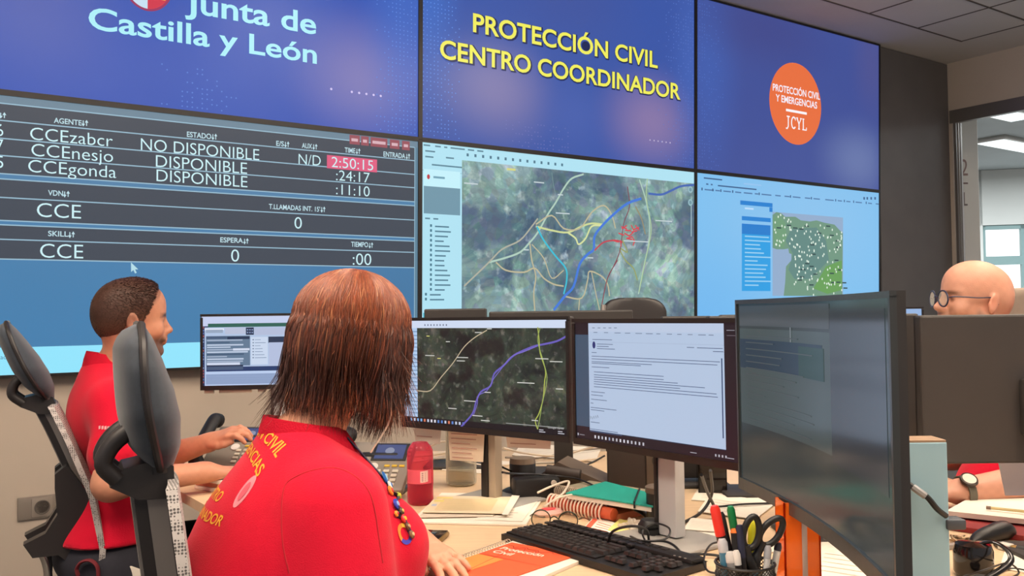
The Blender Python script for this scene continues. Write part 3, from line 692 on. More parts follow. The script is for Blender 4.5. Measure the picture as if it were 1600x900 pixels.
for k in range(210):
    x, y = random.uniform(525, 962), random.uniform(300, 822)
    if y < 350 + (x - 700) * .2 and x > 600 or (x < 640 and y > 520) : continue
    c = F.q((x, y)); F.disc(c[0], c[1], .007, .009, (226, 240, 226), n=8)
    if k % 5 == 0: dash(c[0] + .02, c[1] + .01, .05, (50, 76, 76), .01)
F.g.build('displayed_page', m_scr, t)
# small name plates in the joints between screens
# wall socket plate under the screens
q = wm(-1.55, 0.478, -0.10); M = Matrix(((UW.x, -NW.x, 0, q.x), (UW.y, -NW.y, 0, q.y), (0, 0, 1, q.z), (0, 0, 0, 1)))
t = thing('wall_socket', 'grey double power socket plate on the beige wall under the screens', 'socket', M=M)
m_grey = mat('grey_plastic', (128, 118, 108), 0.45)
G().box((-0.07, -0.006, 0), (0.46, 0.012, 0.094), bev=0.003).build('plate', m_grey, t)
for k in range(3):
    g = G(); x = -0.21 + 0.125 * k; g.box((x, -0.0135, 0), (0.078, 0.004, 0.078), bev=0.002)
    so = g.build('outlet', mat('grey_plastic_light', (140, 130, 120), 0.4), t); g = G(); g.lathe([(0.028, 0), (0.03, 0.003), (0.026, 0.003), (0.024, -0.0), (0.0, 0.0)], (x, -0.0155, 0), axis=(0, -1, 0)); g.cyl((x - .01, -.0155, 0), (x - .01, -.0185, 0), .0035); g.cyl((x + .01, -.0155, 0), (x + .01, -.0185, 0), .0035)
    g.build('recess', mat('grey_plastic_dark', (92, 84, 78), 0.5), so)
# ------------------------------------------------------------------ worktop and its frame
m_desk = mat('beech_laminate', (216, 186, 150), 0.45, var=0.06, scale=7, stretch=(1, 14, 1), spec=0.4)
m_desk_edge = mat('beech_edge', (200, 160, 118), 0.5)
DPOLY = [(-1.42, 3.28), (-0.74, 2.335), (-0.46, 2.30), (-0.33, 2.12), (-0.06, 1.56), (0.03, 1.30), (0.35, 1.02), (1.95, 1.02), (1.95, 2.10), (1.33, 2.20), (1.33, 3.05), (0.5, 3.36), (-0.62, 3.46)]
dk = thing('desk', 'long beech worktop carrying the monitors, phones and papers of all three operators', 'desk', (0.3, 2.2, 0))
top = G().prism(DPOLY, DESK - 0.028, DESK).build('worktop', m_desk, dk, world=True)
g = G()
for i in range(len(DPOLY)):
    a = Vector(DPOLY[i]).to_3d(); b = Vector(DPOLY[(i + 1) % len(DPOLY)]).to_3d(); d = (b - a).normalized(); n = Vector((d.y, -d.x, 0))
    z0, z1 = Vector((0, 0, DESK - 0.028)), Vector((0, 0, DESK - 0.001)); a2, b2 = a - n * 0.0015, b - n * 0.0015
    if n.dot(a - Vector((0.3, 2.2, 0))) < 0: a2, b2 = a + n * 0.0015, b + n * 0.0015
    g.add([a2 + z0, b2 + z0, b2 + z1, a2 + z1], [(0, 1, 2, 3)])
g.build('edge_band', m_desk_edge, top, world=True)
m_dark = mat('dark_steel', (44, 40, 40), 0.5)
for x, y in ((-1.22, 3.2), (-0.72, 2.5), (0.42, 1.12), (1.85, 1.15), (1.25, 2.95), (0.3, 3.3)):
    G().box((x, y, (DESK - 0.03) / 2), (0.06, 0.06, DESK - 0.03), bev=0.004).build('leg', m_dark, dk, world=True)
g = G(); a, b = Vector((-0.98, 3.2, 0)), Vector((-0.5, 2.5, 0)); d = (b - a).normalized()
g.box((a + b) / 2 + Vector((0, 0, 0.42)), ((b - a).length, 0.018, 0.56), Matrix.Rotation(math.atan2(d.y, d.x), 3, 'Z')); g.build('modesty_panel', m_dark, dk, world=True)

# ------------------------------------------------------------------ monitors
m_colgrey = mat('column_pale_grey', (196, 196, 196), 0.4)
m_mback = mat('monitor_back_dark', (52, 48, 46), 0.55, var=0.06, scale=8)
def monitor(label, L, Rt, z0, z1, group=None, col=m_colgrey, colw=0.055, coff=0.0, bez=0.009, chin=0.016, thick=0.02, base=True, side_black=True, strip=.010):
    """L, Rt: plan positions of the screen's left and right edge as its user sees it"""
    L, Rt = Vector(L).to_3d(), Vector(Rt).to_3d(); w = (Rt - L).length; x = (Rt - L) / w; y = Vector((-x.y, x.x, 0)); c = (L + Rt) / 2
    M = Matrix(((x.x, y.x, 0, c.x), (x.y, y.y, 0, c.y), (0, 0, 1, DESK), (0, 0, 0, 1)))
    t = thing('monitor', label, 'monitor', M=M, group=group); z0 -= DESK; z1 -= DESK; h = z1 - z0
    G().box((0, thick / 2 + 0.003, (z0 + z1) / 2), (w, thick, h), bev=0.004, smooth=False).build('housing', m_mback, t)
    g = G()
    g.box((0, 0, z1 - bez / 2), (w, 0.008, bez)); g.box((0, 0, z0 + chin / 2), (w, 0.008, chin))
    for s in (-1, 1): g.box((s * (w / 2 - bez / 2), 0, (z0 + z1) / 2), (bez, 0.008, h - bez - chin))
    g.build('bezel', m_bezel, t)
    g = G().add([(-w / 2 + bez, 0.002, z0 + chin), (w / 2 - bez, 0.002, z0 + chin), (w / 2 - bez, 0.002, z1 - bez), (-w / 2 + bez, 0.002, z1 - bez)], [(0, 1, 2, 3)])
    g.build('panel', mat('panel_off', (14, 14, 16), 0.2), t)
    g = G().box((coff, 0.062, (z0 + h * 0.55) / 2 + 0.006), (colw, 0.032, z0 + h * 0.55 - 0.012), bev=0.004); g.box((coff, 0.034, z0 + h * 0.45), (0.11, 0.03, 0.11), bev=0.004)
    cl = g.build('column', col, t)
    if side_black: G().box((coff - colw / 2 - strip / 2 + .001, 0.062, z0 / 2 + 0.02), (strip, 0.04, z0 + 0.02), bev=0.002).build('side_strip', m_blk, cl)
    if base: G().box((coff, 0.05, 0.005), (0.23, 0.19, 0.009), bev=0.004).build('base', mat('stand_base_grey', (150, 146, 140), 0.45), t)
    return t, M, (w, z0, z1)
def zof(px, py, d): return at_d(px, py, d).z
# --- map monitor
R_ = at_d(889, 494, 2.265); Lx = (R_.x - 0.469, R_.y + 0.375)
t, M, (w, z0, z1) = monitor('monitor with a dark satellite map crossed by a purple line, behind the pink bottle', Lx, (R_.x, R_.y), zof(889, 692, 2.265), R_.z, col=mat('column_tan_grey', (164, 150, 132), .4), colw=.026, strip=.024)
map_mon = t
k4 = lambda x, y: (580 + x / 2.647, 480 + y / 2.647)
F = Pic(M, lay=0.0003, fn=k4); F.P = lambda x, y, o: Vector((x, -o, y))
a, b = -w / 2 + 0.009, w / 2 - 0.009; c0, c1 = z0 + 0.016, z1 - 0.009
xs = F.q((192, 300))[0]; yt = c1 - 0.021
F.rect(a, yt, b, c1, (206, 218, 240)); F.rect(a, c0 + 0.012, xs, yt, (176, 204, 236)); F.rect(a, c0, b, c0 + 0.016, (24, 16, 22))
for k in range(22): F.rect(a + 0.02, yt - 0.012 - 0.0112 * k, a + 0.02 + random.uniform(.03, .09), yt - 0.009 - 0.0112 * k, (120, 150, 190))
for k in range(8): F.rect(xs + 0.03 + 0.012 * k, yt + 0.006, xs + 0.034 + 0.012 * k, yt + 0.011, (90, 100, 130))
for k in range(16): x = xs - 0.03 + 0.0135 * k; F.rect(x, c0 + 0.004, x + 0.007, c0 + 0.012, random.choice([(190, 200, 220), (120, 170, 220), (210, 120, 90), (220, 220, 230), (90, 130, 200)]))
for x in (b - 0.09, b - 0.03): F.rect(x, c0 + 0.004, x + 0.02, c0 + 0.006, (200, 200, 210)); F.rect(x, c0 + 0.009, x + 0.014, c0 + 0.011, (200, 200, 210))
F.rect(b - 0.2, c0 + 0.019, b - 0.01, c0 + 0.0205, (170, 170, 170), 3)
F.g.build('displayed_window', m_scr, t)
G().add([(xs, -0.0006, c0 + 0.016), (b, -0.0006, c0 + 0.016), (b, -0.0006, yt), (xs, -0.0006, yt)], [(0, 1, 2, 3)]).build('displayed_map', sat_mat('satellite_monitor', [(20, 24, 24), (34, 40, 34), (48, 56, 46), (60, 64, 54), (96, 94, 80)], 9, (24, 14, 16), (122, 120, 108), 1.25), t)
F = Pic(M, lay=0.0003, fn=k4); F.n = 4
VI = (104, 92, 184)
road([(812, 118), (770, 140), (720, 152), (680, 160), (640, 175), (590, 200), (550, 240), (510, 275), (495, 325), (455, 350), (435, 390), (420, 440), (370, 497)], VI, .005)
road([(690, 160), (630, 185), (580, 205), (535, 260), (505, 300), (480, 345), (445, 365), (440, 400), (425, 445)], (124, 110, 200), .002)
road([(190, 345), (245, 345), (290, 290), (340, 230), (385, 165), (430, 125), (480, 95)], (196, 180, 150), .0028)
road([(690, 82), (695, 130), (700, 190), (722, 260), (718, 310), (712, 380), (695, 440), (680, 470), (690, 505)], (176, 186, 84), .003); road([(700, 85), (690, 140), (715, 230), (728, 300), (708, 400), (700, 450), (690, 505)], (150, 170, 90), .0022)
for x, y, wd in ((230, 120, 20), (310, 143, 26), (480, 90, 28), (430, 105, 40), (275, 212, 22), (355, 208, 70), (355, 222, 50), (385, 387, 70), (320, 418, 52), (470, 352, 36), (420, 448, 60), (455, 468, 52), (680, 213, 70), (740, 225, 66), (605, 312, 95), (765, 338, 38), (665, 468, 34), (225, 200, 60)):
    x0, y0 = F.q((x, y)); F.rect(x0, y0 - .0008, x0 + wd / 2.647 * .0016, y0 + .0016, (206, 206, 200) if x not in (230, 275) else (220, 214, 120))
F.pt('Google Earth', (732, 502), (797, 504), 7 / 2.647 * 2.647 / 1.0 * 1.0, (200, 200, 200))
F.g.build('map_lines', m_scr, t)
# --- e-mail monitor
L_, Rr = at_d(895, 498, 2.224), at_d(1161, 497, 1.80)
t, M, (w, z0, z1) = monitor('monitor showing a white e-mail page, left of the curved monitor', (L_.x, L_.y), (Rr.x, Rr.y), zof(893.5, 693, 2.224), L_.z)
mail_mon = t
k7 = lambda x, y: (860 + x / 2.8125, 480 + y / 2.8125)
F = Pic(M, lay=0.0003, fn=k7); F.P = lambda x, y, o: Vector((x, -o, y))
a, b = -w / 2 + 0.009, w / 2 - 0.009; c0, c1 = z0 + 0.016, z1 - 0.009
xl, xr = F.q((170, 300))[0], F.q((766, 300))[0]
F.rect(a, c0, b, c1, (36, 24, 32)); F.rect(a, c0 + .03, xl, c1 - .03, (62, 82, 104)); F.rect(xl, c0 + .022, xr, c1 - .002, (178, 196, 222))
F.rect(xl, c1 - .022, xr, c1 - .002, (186, 200, 224)); F.rect(xl, c1 - .047, xr, c1 - .0465, (150, 166, 196)); F.rect(xl, c0 + .0215, xr, c0 + .023, (40, 60, 90))
def td(x, y, wd, col=(76, 92, 128), h=.0014): x0, y0 = F.q((x, y)); F.rect(x0, y0, x0 + wd / 2.8125 * .00196, y0 + h, col)
for k in range(12): td(190 + 46 * k, 112 + 1.1 * k, random.uniform(16, 34), (96, 110, 140))
for k in range(5): td(184 + 24 * k, 92, 14, (90, 104, 134))
for x, y, wd in ((185, 143, 100), (205, 163, 80), (205, 173, 60), (205, 183, 90), (182, 200, 26), (600, 178, 30), (645, 180, 60), (712, 182, 40), (715, 196, 40),
    (182, 216, 570), (182, 228, 560), (182, 240, 290), (182, 247, 240), (182, 263, 90), (192, 285, 330), (192, 298, 330), (192, 308, 390), (192, 318, 500), (192, 328, 400), (192, 338, 545), (192, 350, 550), (180, 372, 70), (180, 386, 60), (180, 405, 80), (178, 422, 14), (178, 441, 130), (178, 451, 70), (178, 505, 46), (175, 535, 140), (175, 545, 160)): td(x, y, wd)
x0, y0 = F.q((192, 166)); F.disc(x0, y0, .0055, .0085, (44, 50, 110))
sg = [F.q(p) for p in ((176, 478), (178, 492), (182, 480), (186, 492), (192, 478), (196, 490), (200, 476), (204, 488), (208, 474), (212, 486))]; F.line(sg, .0012, (50, 60, 90))
x0, y0 = F.q((760, 225)); _, y1 = F.q((752, 575)); F.rect(xr - .008, y1, xr - .005, y0, (40, 60, 100))
for k in range(14): x = F.q((195, 580))[0] + .0125 * k; F.rect(x, c0 + .005, x + .005, c0 + .012, random.choice([(190, 190, 200), (220, 220, 230), (150, 160, 190)]))
for x in (b - .12, b - .02): F.rect(x - .018, c0 + .006, x, c0 + .0075, (180, 180, 190)); 
for k in range(4): F.rect(b - .07 + .009 * k, c0 + .006, b - .066 + .009 * k, c0 + .011, (180, 180, 190))
td(125, 66, 34, (150, 150, 160)); td(775, 103, 30, (150, 150, 160)); td(776, 126, 52, (110, 100, 110))
F.rect(a + .004, c0 + .006, a + .008, c0 + .012, (190, 190, 200)); F.rect(a + .012, c0 + .008, a + .03, c0 + .0095, (150, 150, 160))
F.g.build('displayed_page', m_scr, t)
# --- left operator's monitor
L_ = at_d(313, 491, 3.2); t, M, (w, z0, z1) = monitor("monitor with a form window in front of the left operator, above the grey desk phone", (L_.x, L_.y), (L_.x + 0.545, L_.y + 0.05), zof(313, 610, 3.2), L_.z)
form_mon = t
k8 = lambda x, y: (300 + x / 6, 480 + y / 6)
F = Pic(M, lay=0.0003, fn=k8); F.P = lambda x, y, o: Vector((x, -o, y))
a, b = -w / 2 + 0.007, w / 2 - 0.009; c0, c1 = z0 + 0.016, z1 - 0.007
def fr(x0, y0, x1, y1, col): (p, q), (u, v) = F.q((x0, y0)), F.q((x1, y1)); F.rect(p, v, u, q, col)
F.rect(a, c0, b, c1, (30, 44, 84)); fr(90, 84, 1180, 165, (196, 206, 236)); fr(150, 155, 1180, 186, (44, 96, 84)); fr(118, 190, 1180, 735, (176, 196, 226))
fr(310, 192, 500, 250, (184, 192, 216)); fr(118, 200, 300, 215, (226, 232, 246)); fr(130, 212, 290, 240, (150, 166, 190)); fr(505, 190, 580, 258, (26, 40, 70)); fr(585, 192, 1000, 255, (178, 188, 216)); fr(1010, 192, 1170, 255, (26, 40, 70))
for i in range(3):
    for j in range(2): fr(515 + 22 * i, 205 + 26 * j, 528 + 22 * i, 218 + 26 * j, (130, 150, 190))
fr(132, 272, 545, 545, (96, 120, 146)); fr(330, 276, 540, 298, (30, 50, 80)); fr(132, 276, 328, 296, (70, 90, 120))
for k in range(10): fr(140, 306 + 22 * k, random.uniform(320, 530), 314 + 22 * k, random.choice([(190, 204, 226), (66, 90, 118), (160, 176, 200)]))
fr(385, 386, 540, 404, (206, 216, 236)); fr(140, 522, 450, 540, (206, 216, 236)); fr(135, 545, 480, 560, (40, 56, 84))
fr(552, 280, 712, 535, (200, 214, 236)); fr(716, 276, 1170, 330, (36, 52, 80)); fr(720, 330, 1170, 540, (178, 190, 220))
for k in range(7): fr(568, 300 + 28 * k, 580, 310 + 28 * k, (90, 110, 140)); fr(590, 303 + 28 * k, random.uniform(640, 700), 307 + 28 * k, (120, 140, 170))
fr(135, 562, 1180, 600, (34, 58, 104)); fr(140, 560, 480, 585, (70, 90, 120)); fr(122, 605, 1180, 732, (184, 204, 236))
for k in range(4): fr(130, 630 + 24 * k, 1170, 634 + 24 * k, (140, 160, 196))
for k in range(20): fr(96, 185 + 27 * k, 112, 200 + 27 * k, random.choice([(60, 80, 130), (170, 90, 90), (130, 150, 190), (90, 120, 180)]))
for k in range(10): fr(450 + 30 * k + (120 if k else 0), 750, 468 + 30 * k + (120 if k else 0), 764, (170, 180, 200))
F.g.build('displayed_form', m_scr, t)
g = G()
for x0, x1 in ((110, 200), (248, 555), (612, 690)):
    p, q = F.q((x0, 780)); u, v = F.q((x1, 800)); g.box(((p + u) / 2, 0.012, z0 - 0.006), (u - p, 0.012, 0.013), bev=0.002)
g.build('cable_clip', mat('cream_plastic', (206, 190, 170), 0.5), t)
# --- curved monitor, seen almost edge-on, with its pale stand column
CH0, CH1 = Vector((0.449, 1.755, 0)), Vector((0.431, 1.035, 0)); CZ0, CZ1 = 0.915, 1.281
RAD = 2.2; hw = (CH1 - CH0).length / 2; dc = math.sqrt(RAD ** 2 - hw ** 2); cen = (CH0 + CH1) / 2 - Vector((1, 0, 0)) * dc; HA = math.asin(hw / RAD)
M_C = Matrix.Translation(Vector((cen.x + RAD, cen.y, DESK)))
cm = thing('monitor', 'large dark curved monitor seen almost edge-on, standing to the right of the pen cup', 'monitor', M=M_C)
def arcp(a, r, z): return Vector((r * math.cos(a) - RAD, -r * math.sin(a), z - DESK))      # a from -HA (far) to +HA (near)
NA = 28
def arcbox(a0, a1, r0, r1, za, zb, col=None):
    return [[arcp(a, r0, za), arcp(a, r1, za), arcp(a, r1, zb), arcp(a, r0, zb)] for a in [a0 + (a1 - a0) * k / NA for k in range(NA + 1)]]
bz = 0.010 / RAD
G().sweep(arcbox(-HA, HA, RAD + 0.004, RAD + 0.014, CZ0, CZ1), smooth=False).build('housing', m_mback, cm)
g = G().sweep([[arcp(a, RAD + 0.013, CZ0 + 0.06), arcp(a, RAD + 0.036, CZ0 + 0.10), arcp(a, RAD + 0.036, CZ1 - 0.09), arcp(a, RAD + 0.013, CZ1 - 0.05)] for a in [-HA * .6 + 1.2 * HA * k / 12 for k in range(13)]], smooth=False); g.build('back_bulge', m_mback, cm)
m_cbez = mat('curved_bezel', (58, 60, 60), 0.3)
g = G()
g.sweep(arcbox(-HA, HA, RAD - 0.004, RAD + 0.004, CZ0, CZ0 + 0.022), smooth=False); g.sweep(arcbox(-HA, HA, RAD - 0.004, RAD + 0.004, CZ1 - 0.008, CZ1), smooth=False)
g.sweep(arcbox(-HA, -HA + 0.006 / RAD, RAD - 0.004, RAD + 0.004, CZ0 + .02, CZ1 - .006), smooth=False); g.sweep(arcbox(HA - 0.008 / RAD, HA, RAD - 0.004, RAD + 0.004, CZ0 + .02, CZ1 - .006), smooth=False)
g.build('bezel', m_cbez, cm)
g = G(); m_cs = mat_vcol('screen_dim', 0.14, 0.22, emit=1.0)
def cs(a0, a1, z0, z1, col, off):
    vs = []; fs = []; n = 10
    for k in range(n + 1):
        a = -HA + 2 * HA * (a0 + (a1 - a0) * k / n); vs += [arcp(a, RAD - off, z0), arcp(a, RAD - off, z1)]
    for k in range(n): fs.append((2 * k, 2 * k + 1, 2 * k + 3, 2 * k + 2))
    g.add(vs, fs, True, col)
cs(0.01, .97, CZ0 + .02, CZ1 - .008, (46, 54, 54), 0.0005)
cs(.02, .60, CZ0 + .13, CZ1 - .055, (64, 75, 75), .001); cs(.02, .55, CZ1 - .13, CZ1 - .075, (34, 52, 66), .0014); cs(.6, .95, CZ0 + .12, CZ1 - .02, (48, 54, 58), .0012); cs(.02, .6, CZ1 - .05, CZ1 - .012, (64, 70, 72), .0014)
cs(.4, .56, CZ1 - .13, CZ1 - .08, (36, 62, 60), .0018); cs(.35, .355, CZ1 - .075, CZ1 - .05, (120, 126, 128), .0022)
for k in range(14): cs(.06, .06 + random.uniform(.1, .45), CZ0 + .14 + .012 * k, CZ0 + .142 + .012 * k, (68, 76, 78), .0022)
g.build('displayed_window', m_cs, cm)
m_paleblue = mat('pale_blue_plastic', (150, 184, 196), 0.45, var=0.03, scale=5)
q0 = at_d(1419, 690, 1.39); q1 = at_d(1480, 690, 1.39)
g = G().box(((q0.x + q1.x) / 2, 1.415, (DESK + 1.053) / 2 + .004), (q1.x - q0.x, 0.05, 1.053 - DESK - .008), bev=0.002, smooth=False)
cl = g.build('stand_column', m_paleblue, cm, world=True)
G().box(((q0.x + q1.x) / 2, 1.415, 1.0535), (q1.x - q0.x - .002, 0.048, 0.006), bev=0.001).build('column_cap', mat('tan_cap', (150, 122, 96), 0.5), cl, world=True)
G().box(((q0.x) - .050, 1.41, 1.0), (0.098, 0.04, 0.05), bev=0.004).build('stand_arm', m_mback, cm, world=True)
G().box(((q0.x + q1.x) / 2 - .03, 1.40, DESK + 0.006), (0.24, 0.26, 0.011), bev=0.004).build('stand_base', mat('stand_base_dark', (70, 68, 66), 0.45), cm, world=True)
# --- bald operator's monitors, backs to us
def back_monitor(label, xl, xr, d, ytop, ybot, group=None, red=False, yaw=0.0, thick=0.03):
    a = at_d(xl, ytop, d); b = at_d(xr, ytop, d); zt = a.z; zb = zof(xl, ybot, d); c = (a + b) / 2; w = b.x - a.x
    M = Matrix.Translation(Vector((c.x, c.y, DESK))) @ Matrix.Rotation(yaw, 4, 'Z'); t = thing('monitor', label, 'monitor', M=M, group=group)
    zt -= DESK; zb -= DESK
    G().box((0, thick / 2, (zt + zb) / 2), (w, thick, zt - zb), bev=0.005, smooth=False).build('housing', m_mback, t)
    G().box((0, thick + .003, (zt + zb) / 2), (w - .004, .006, zt - zb - .004)).build('screen_face', m_bezel, t)
    G().box((0, -.035, (zb + .12) / 2 + .01), (0.06, 0.03, zb + .10), bev=.004).build('column', m_mback, t)
    G().box((0, -.012, zb + .12), (0.12, 0.03, 0.12), bev=.006).build('mount', m_mback, t)
    G().box((0, -.03, .006), (0.2, 0.16, 0.011), bev=.004).build('base', m_mback, t)
    if red: G().box((w / 2 + .001, thick / 2, (zt + zb) / 2 - .02), (.003, .006, (zt - zb) * .7)).build('red_edge_strip', mat('red_edge', (190, 20, 30), 0.4), t)
    return t
def plain_back(label, xl, xr, d, ytop, ybot, **k):
    return back_monitor(label, xl, xr, d, ytop, ybot, **k)
a = at_d(1437.5, 493, 1.92); wq = .535 / 1.92 * FPX
plain_back('dark monitor back in front of the bald man, above the white notebook', 1437.5, 1437.5 + wq, 1.92, 493, 726)
plain_back('dark monitor back with a thin red edge, just right of the curved monitor', 1437 - .50 / 2.12 * FPX, 1436, 2.12, 494, 700, red=True)
M_ = at_d(1395, 480, 2.9); tt, Mx, (w, z0, z1) = monitor('far monitor, just a pale blue corner showing left of the bald man\'s glasses', (M_.x - .18, 2.9), (M_.x + .098, 2.9), M_.z - .27, M_.z, chin=.012, bez=.006)
g = G(); F = Flat(g, P_scr); F.rect(-w / 2 + .006, z0 + .012, w / 2 - .006, z1 - .006, (150, 180, 222)); g.build('displayed_page', m_scr, tt)
plain_back('flat dark monitor back, its top edge showing above the satellite-map monitor', 764, 989, 2.95, 487, 640)
plain_back('tilted dark monitor back showing its top beside the woman\'s hair', 662, 760, 3.12, 483, 640, yaw=R(-4))
plain_back('low dark monitor back behind the e-mail monitor, its top edge under the green dotted map', 1034, 1112, 2.75, 494.5, 640)
plain_back('small dark monitor back glimpsed between the e-mail monitor and the curved one', 1126, 1215, 2.6, 492, 640)

# ------------------------------------------------------------------ office chairs
m_fab = mat('chair_fabric_dark', (44, 46, 54), 0.8, var=0.15, scale=200, sheen=0.2)
m_plas = mat('chair_plastic', (38, 34, 34), 0.42)
m_silver = mat('chair_silver_inlay', (132, 126, 122), 0.4, metal=0.3)
m_chrome = mat('chrome_tube', (200, 196, 190), 0.18, metal=1.0)
def mesh_mat():
    m = mat('grey_back_mesh', (176, 170, 166), 0.7); nt = m.node_tree; b = nt.nodes['Principled BSDF']
    tc = nt.nodes.new('ShaderNodeTexCoord'); v = nt.nodes.new('ShaderNodeTexVoronoi'); v.inputs['Scale'].default_value = 210; v.inputs['Randomness'].default_value = 0.25
    nt.links.new(tc.outputs['Object'], v.inputs['Vector']); r = nt.nodes.new('ShaderNodeValToRGB'); r.color_ramp.elements[0].position = 0.36; r.color_ramp.elements[1].position = 0.44
    r.color_ramp.elements[0].color = lin4((84, 80, 78)); r.color_ramp.elements[1].color = lin4((186, 180, 176)); nt.links.new(v.outputs['Distance'], r.inputs[0]); nt.links.new(r.outputs[0], b.inputs['Base Color']); return m
m_mesh = mesh_mat()
SP = [(-.235, .40), (-.215, .48), (-.205, .60), (-.235, .76), (-.295, .92), (-.338, 1.015)]
m_pad = mat('headrest_dark_blue', (46, 54, 64), 0.75, var=0.1, scale=150, sheen=0.2)
def make_chair(M, label, sp, hz=1.0):
    """sp: side line of the back, (x, z) from seat to neck"""
    def sp_at(z):
        for (x0, z0), (x1, z1) in zip(sp, sp[1:]):
            if z <= z1: return x0 + (x1 - x0) * (z - z0) / (z1 - z0)
        return sp[-1][0] + (sp[-1][0] - sp[-2][0]) / (sp[-1][1] - sp[-2][1]) * (z - sp[-1][1])
    t = thing('office_chair', label, 'chair', M=M)
    G().box((0.02, 0, .455), (.47, .46, .08), bev=.035, seg=4).build('seat', m_fab, t)
    path = spline([(x, 0, z) for x, z in sp], 5)
    SIDE = Matrix(((1, 0, 0, 0), (0, 0, 1, 0), (0, 1, 0, 0), (0, 0, 0, 1)))
    g = G(); g.sweep([[Vector((p.x - .036, -.036, p.z)), Vector((p.x + .020, -.036, p.z)), Vector((p.x + .020, .036, p.z)), Vector((p.x - .036, .036, p.z))] for p in path], smooth=False); spn = g.build('spine', m_plas, t)
    g = G()
    for s in (-1, 1): g.sweep([[Vector((p.x - .018, s * .034, p.z)), Vector((p.x + .010, s * .034, p.z)), Vector((p.x + .010, s * .0385, p.z)), Vector((p.x - .018, s * .0385, p.z))] for p in path[9:-1]], smooth=False)
    g.sweep([[Vector((p.x - .040, -.018, p.z)), Vector((p.x - .034, -.018, p.z)), Vector((p.x - .034, .018, p.z)), Vector((p.x - .040, .018, p.z))] for p in path[9:-1]], smooth=False)
    g.build('silver_inlay', m_silver, spn)
    g = G(); vs = []; fs = []; n_ = 13; m_ = 21; z0, z1 = sp[1][1] + .02, sp[-1][1] + .0
    for o in (0, .016):
        for k in range(m_):
            z = z0 + (z1 - z0) * k / (m_ - 1); hw_ = .165 * (1 - .16 * abs(2 * k / (m_ - 1) - 1) ** 3); vs += [Vector((sp_at(z) + .004 + o + .012 * (1 - (2 * j / 12 - 1) ** 2), hw_ * (2 * j / 12 - 1), z)) for j in range(n_)]
    o2 = n_ * m_
    for i in range(m_ - 1):
        for j in range(n_ - 1):
            q = (i * n_ + j, i * n_ + j + 1, (i + 1) * n_ + j + 1, (i + 1) * n_ + j); fs.append(q[::-1]); fs.append(tuple(o2 + k for k in q))
        for j in (0, n_ - 1): fs.append((i * n_ + j, (i + 1) * n_ + j, o2 + (i + 1) * n_ + j, o2 + i * n_ + j))
    for i in (0, m_ - 1):
        for j in range(n_ - 1): fs.append((i * n_ + j, i * n_ + j + 1, o2 + i * n_ + j + 1, o2 + i * n_ + j))
    g.add(vs, fs, False); g.build('back_mesh', m_mesh, t)
    # lumbar bracket behind the spine
    bx = lambda dx, z: (sp_at(z) + dx, z)
    prof = [bx(-.02, .84), bx(-.060, .815), bx(-.075, .775), bx(-.085, .70), bx(-.125, .65), bx(-.185, .625), bx(-.165, .585), bx(-.10, .585), bx(-.065, .555), bx(-.03, .47), bx(.01, .47), bx(.01, .60), bx(.01, .74)]
    g = G()
    for y0, y1 in ((-.085, -.04), (.04, .085)): g.prism(prof, y0, y1, M=SIDE)
    c = bx(-.06, .70); g.box((c[0], 0, .70), (.05, .14, .10), bev=.012); c = bx(-.03, .58); g.box((c[0], 0, .58), (.05, .12, .08), bev=.012); g.build('lumbar_bracket', m_plas, t)
    xb = sp_at(.62) - .165; g = G()
    for s in (-1, 1): g.tube(spline([(xb, s * .068, .62), (xb + .03, s * .068, .585), (xb + .042, s * .068, .52), (xb + .032, s * .068, .42), (xb + .06, s * .068, .36), (xb + .22, s * .066, .35)], 6), .012, 10)
    g.build('chrome_tube', m_chrome, t)
    # yoke that carries the headrest
    zt = sp[-1][1]; X = sp_at(zt); sl = (sp[-2][0] - sp[-1][0]) / (sp[-1][1] - sp[-2][1])
    def q(dx, dz): return (X + dx - sl * dz, zt + dz)
    g = G(); g.prism([q(-.068, -.005), q(-.03, -.028), q(.022, -.030), q(.026, .02), q(.0, .03), q(-.045, .022)], -.05, .05, M=SIDE)
    for y in (-.042, .042): g.tube(spline([(q(-.055, .005)[0], y, zt + .005), (q(-.072, .03)[0], y, zt + .03), (q(-.055, .06)[0], y, zt + .06), (q(-.02, .085)[0], y, zt + .085)], 5), .014, 10); g.tube([(q(.005, .01)[0], y, zt + .01), (q(.01, .09)[0], y, zt + .09)], .014, 10)
    g.build('yoke', m_plas, t)
    # headrest: rear shell and front cushion meeting at a piped edge
    H = .235 * hz; Z0 = zt + .015
    rear = [(0, .012), (.15, .034), (.35, .040), (.6, .038), (.85, .038), (.95, .028), (1, .006)]; front = [(0, .022), (.15, .042), (.35, .052), (.55, .048), (.75, .034), (.9, .020), (1, .006)]; wid = [(0, .05), (.15, .095), (.4, .118), (.7, .118), (.9, .10), (1, .05)]
    def ip(tb, u):
        for (a, b), (c, d) in zip(tb, tb[1:]):
            if u <= c: return b + (d - b) * (u - a) / (c - a)
        return tb[-1][1]
    for nm, tb, sg in (('headrest_shell', rear, -1), ('headrest_cushion', front, 1)):
        secs = []
        for k in range(25):
            u = k / 24; z = Z0 + H * u; xr = X + .006 - sl * (z - zt) - .010 * math.sin(math.pi * u) ; th = ip(tb, u); w_ = ip(wid, u)
            secs.append([Vector((xr + sg * th * math.sin(math.pi * j / 14) ** .7, w_ * math.cos(math.pi * j / 14), z)) for j in range(15)])
        g = G().sweep(secs if sg > 0 else [r[::-1] for r in secs]); hd = g.build(nm, m_pad, t)
    g = G()
    for s in (-1, 1): g.tube([Vector((X + .006 - sl * (Z0 + H * k / 16 - zt) - .010 * math.sin(math.pi * k / 16), s * ip(wid, k / 16), Z0 + H * k / 16)) for k in range(17)], .0065, 8)
    g.build('headrest_piping', m_plas, hd)
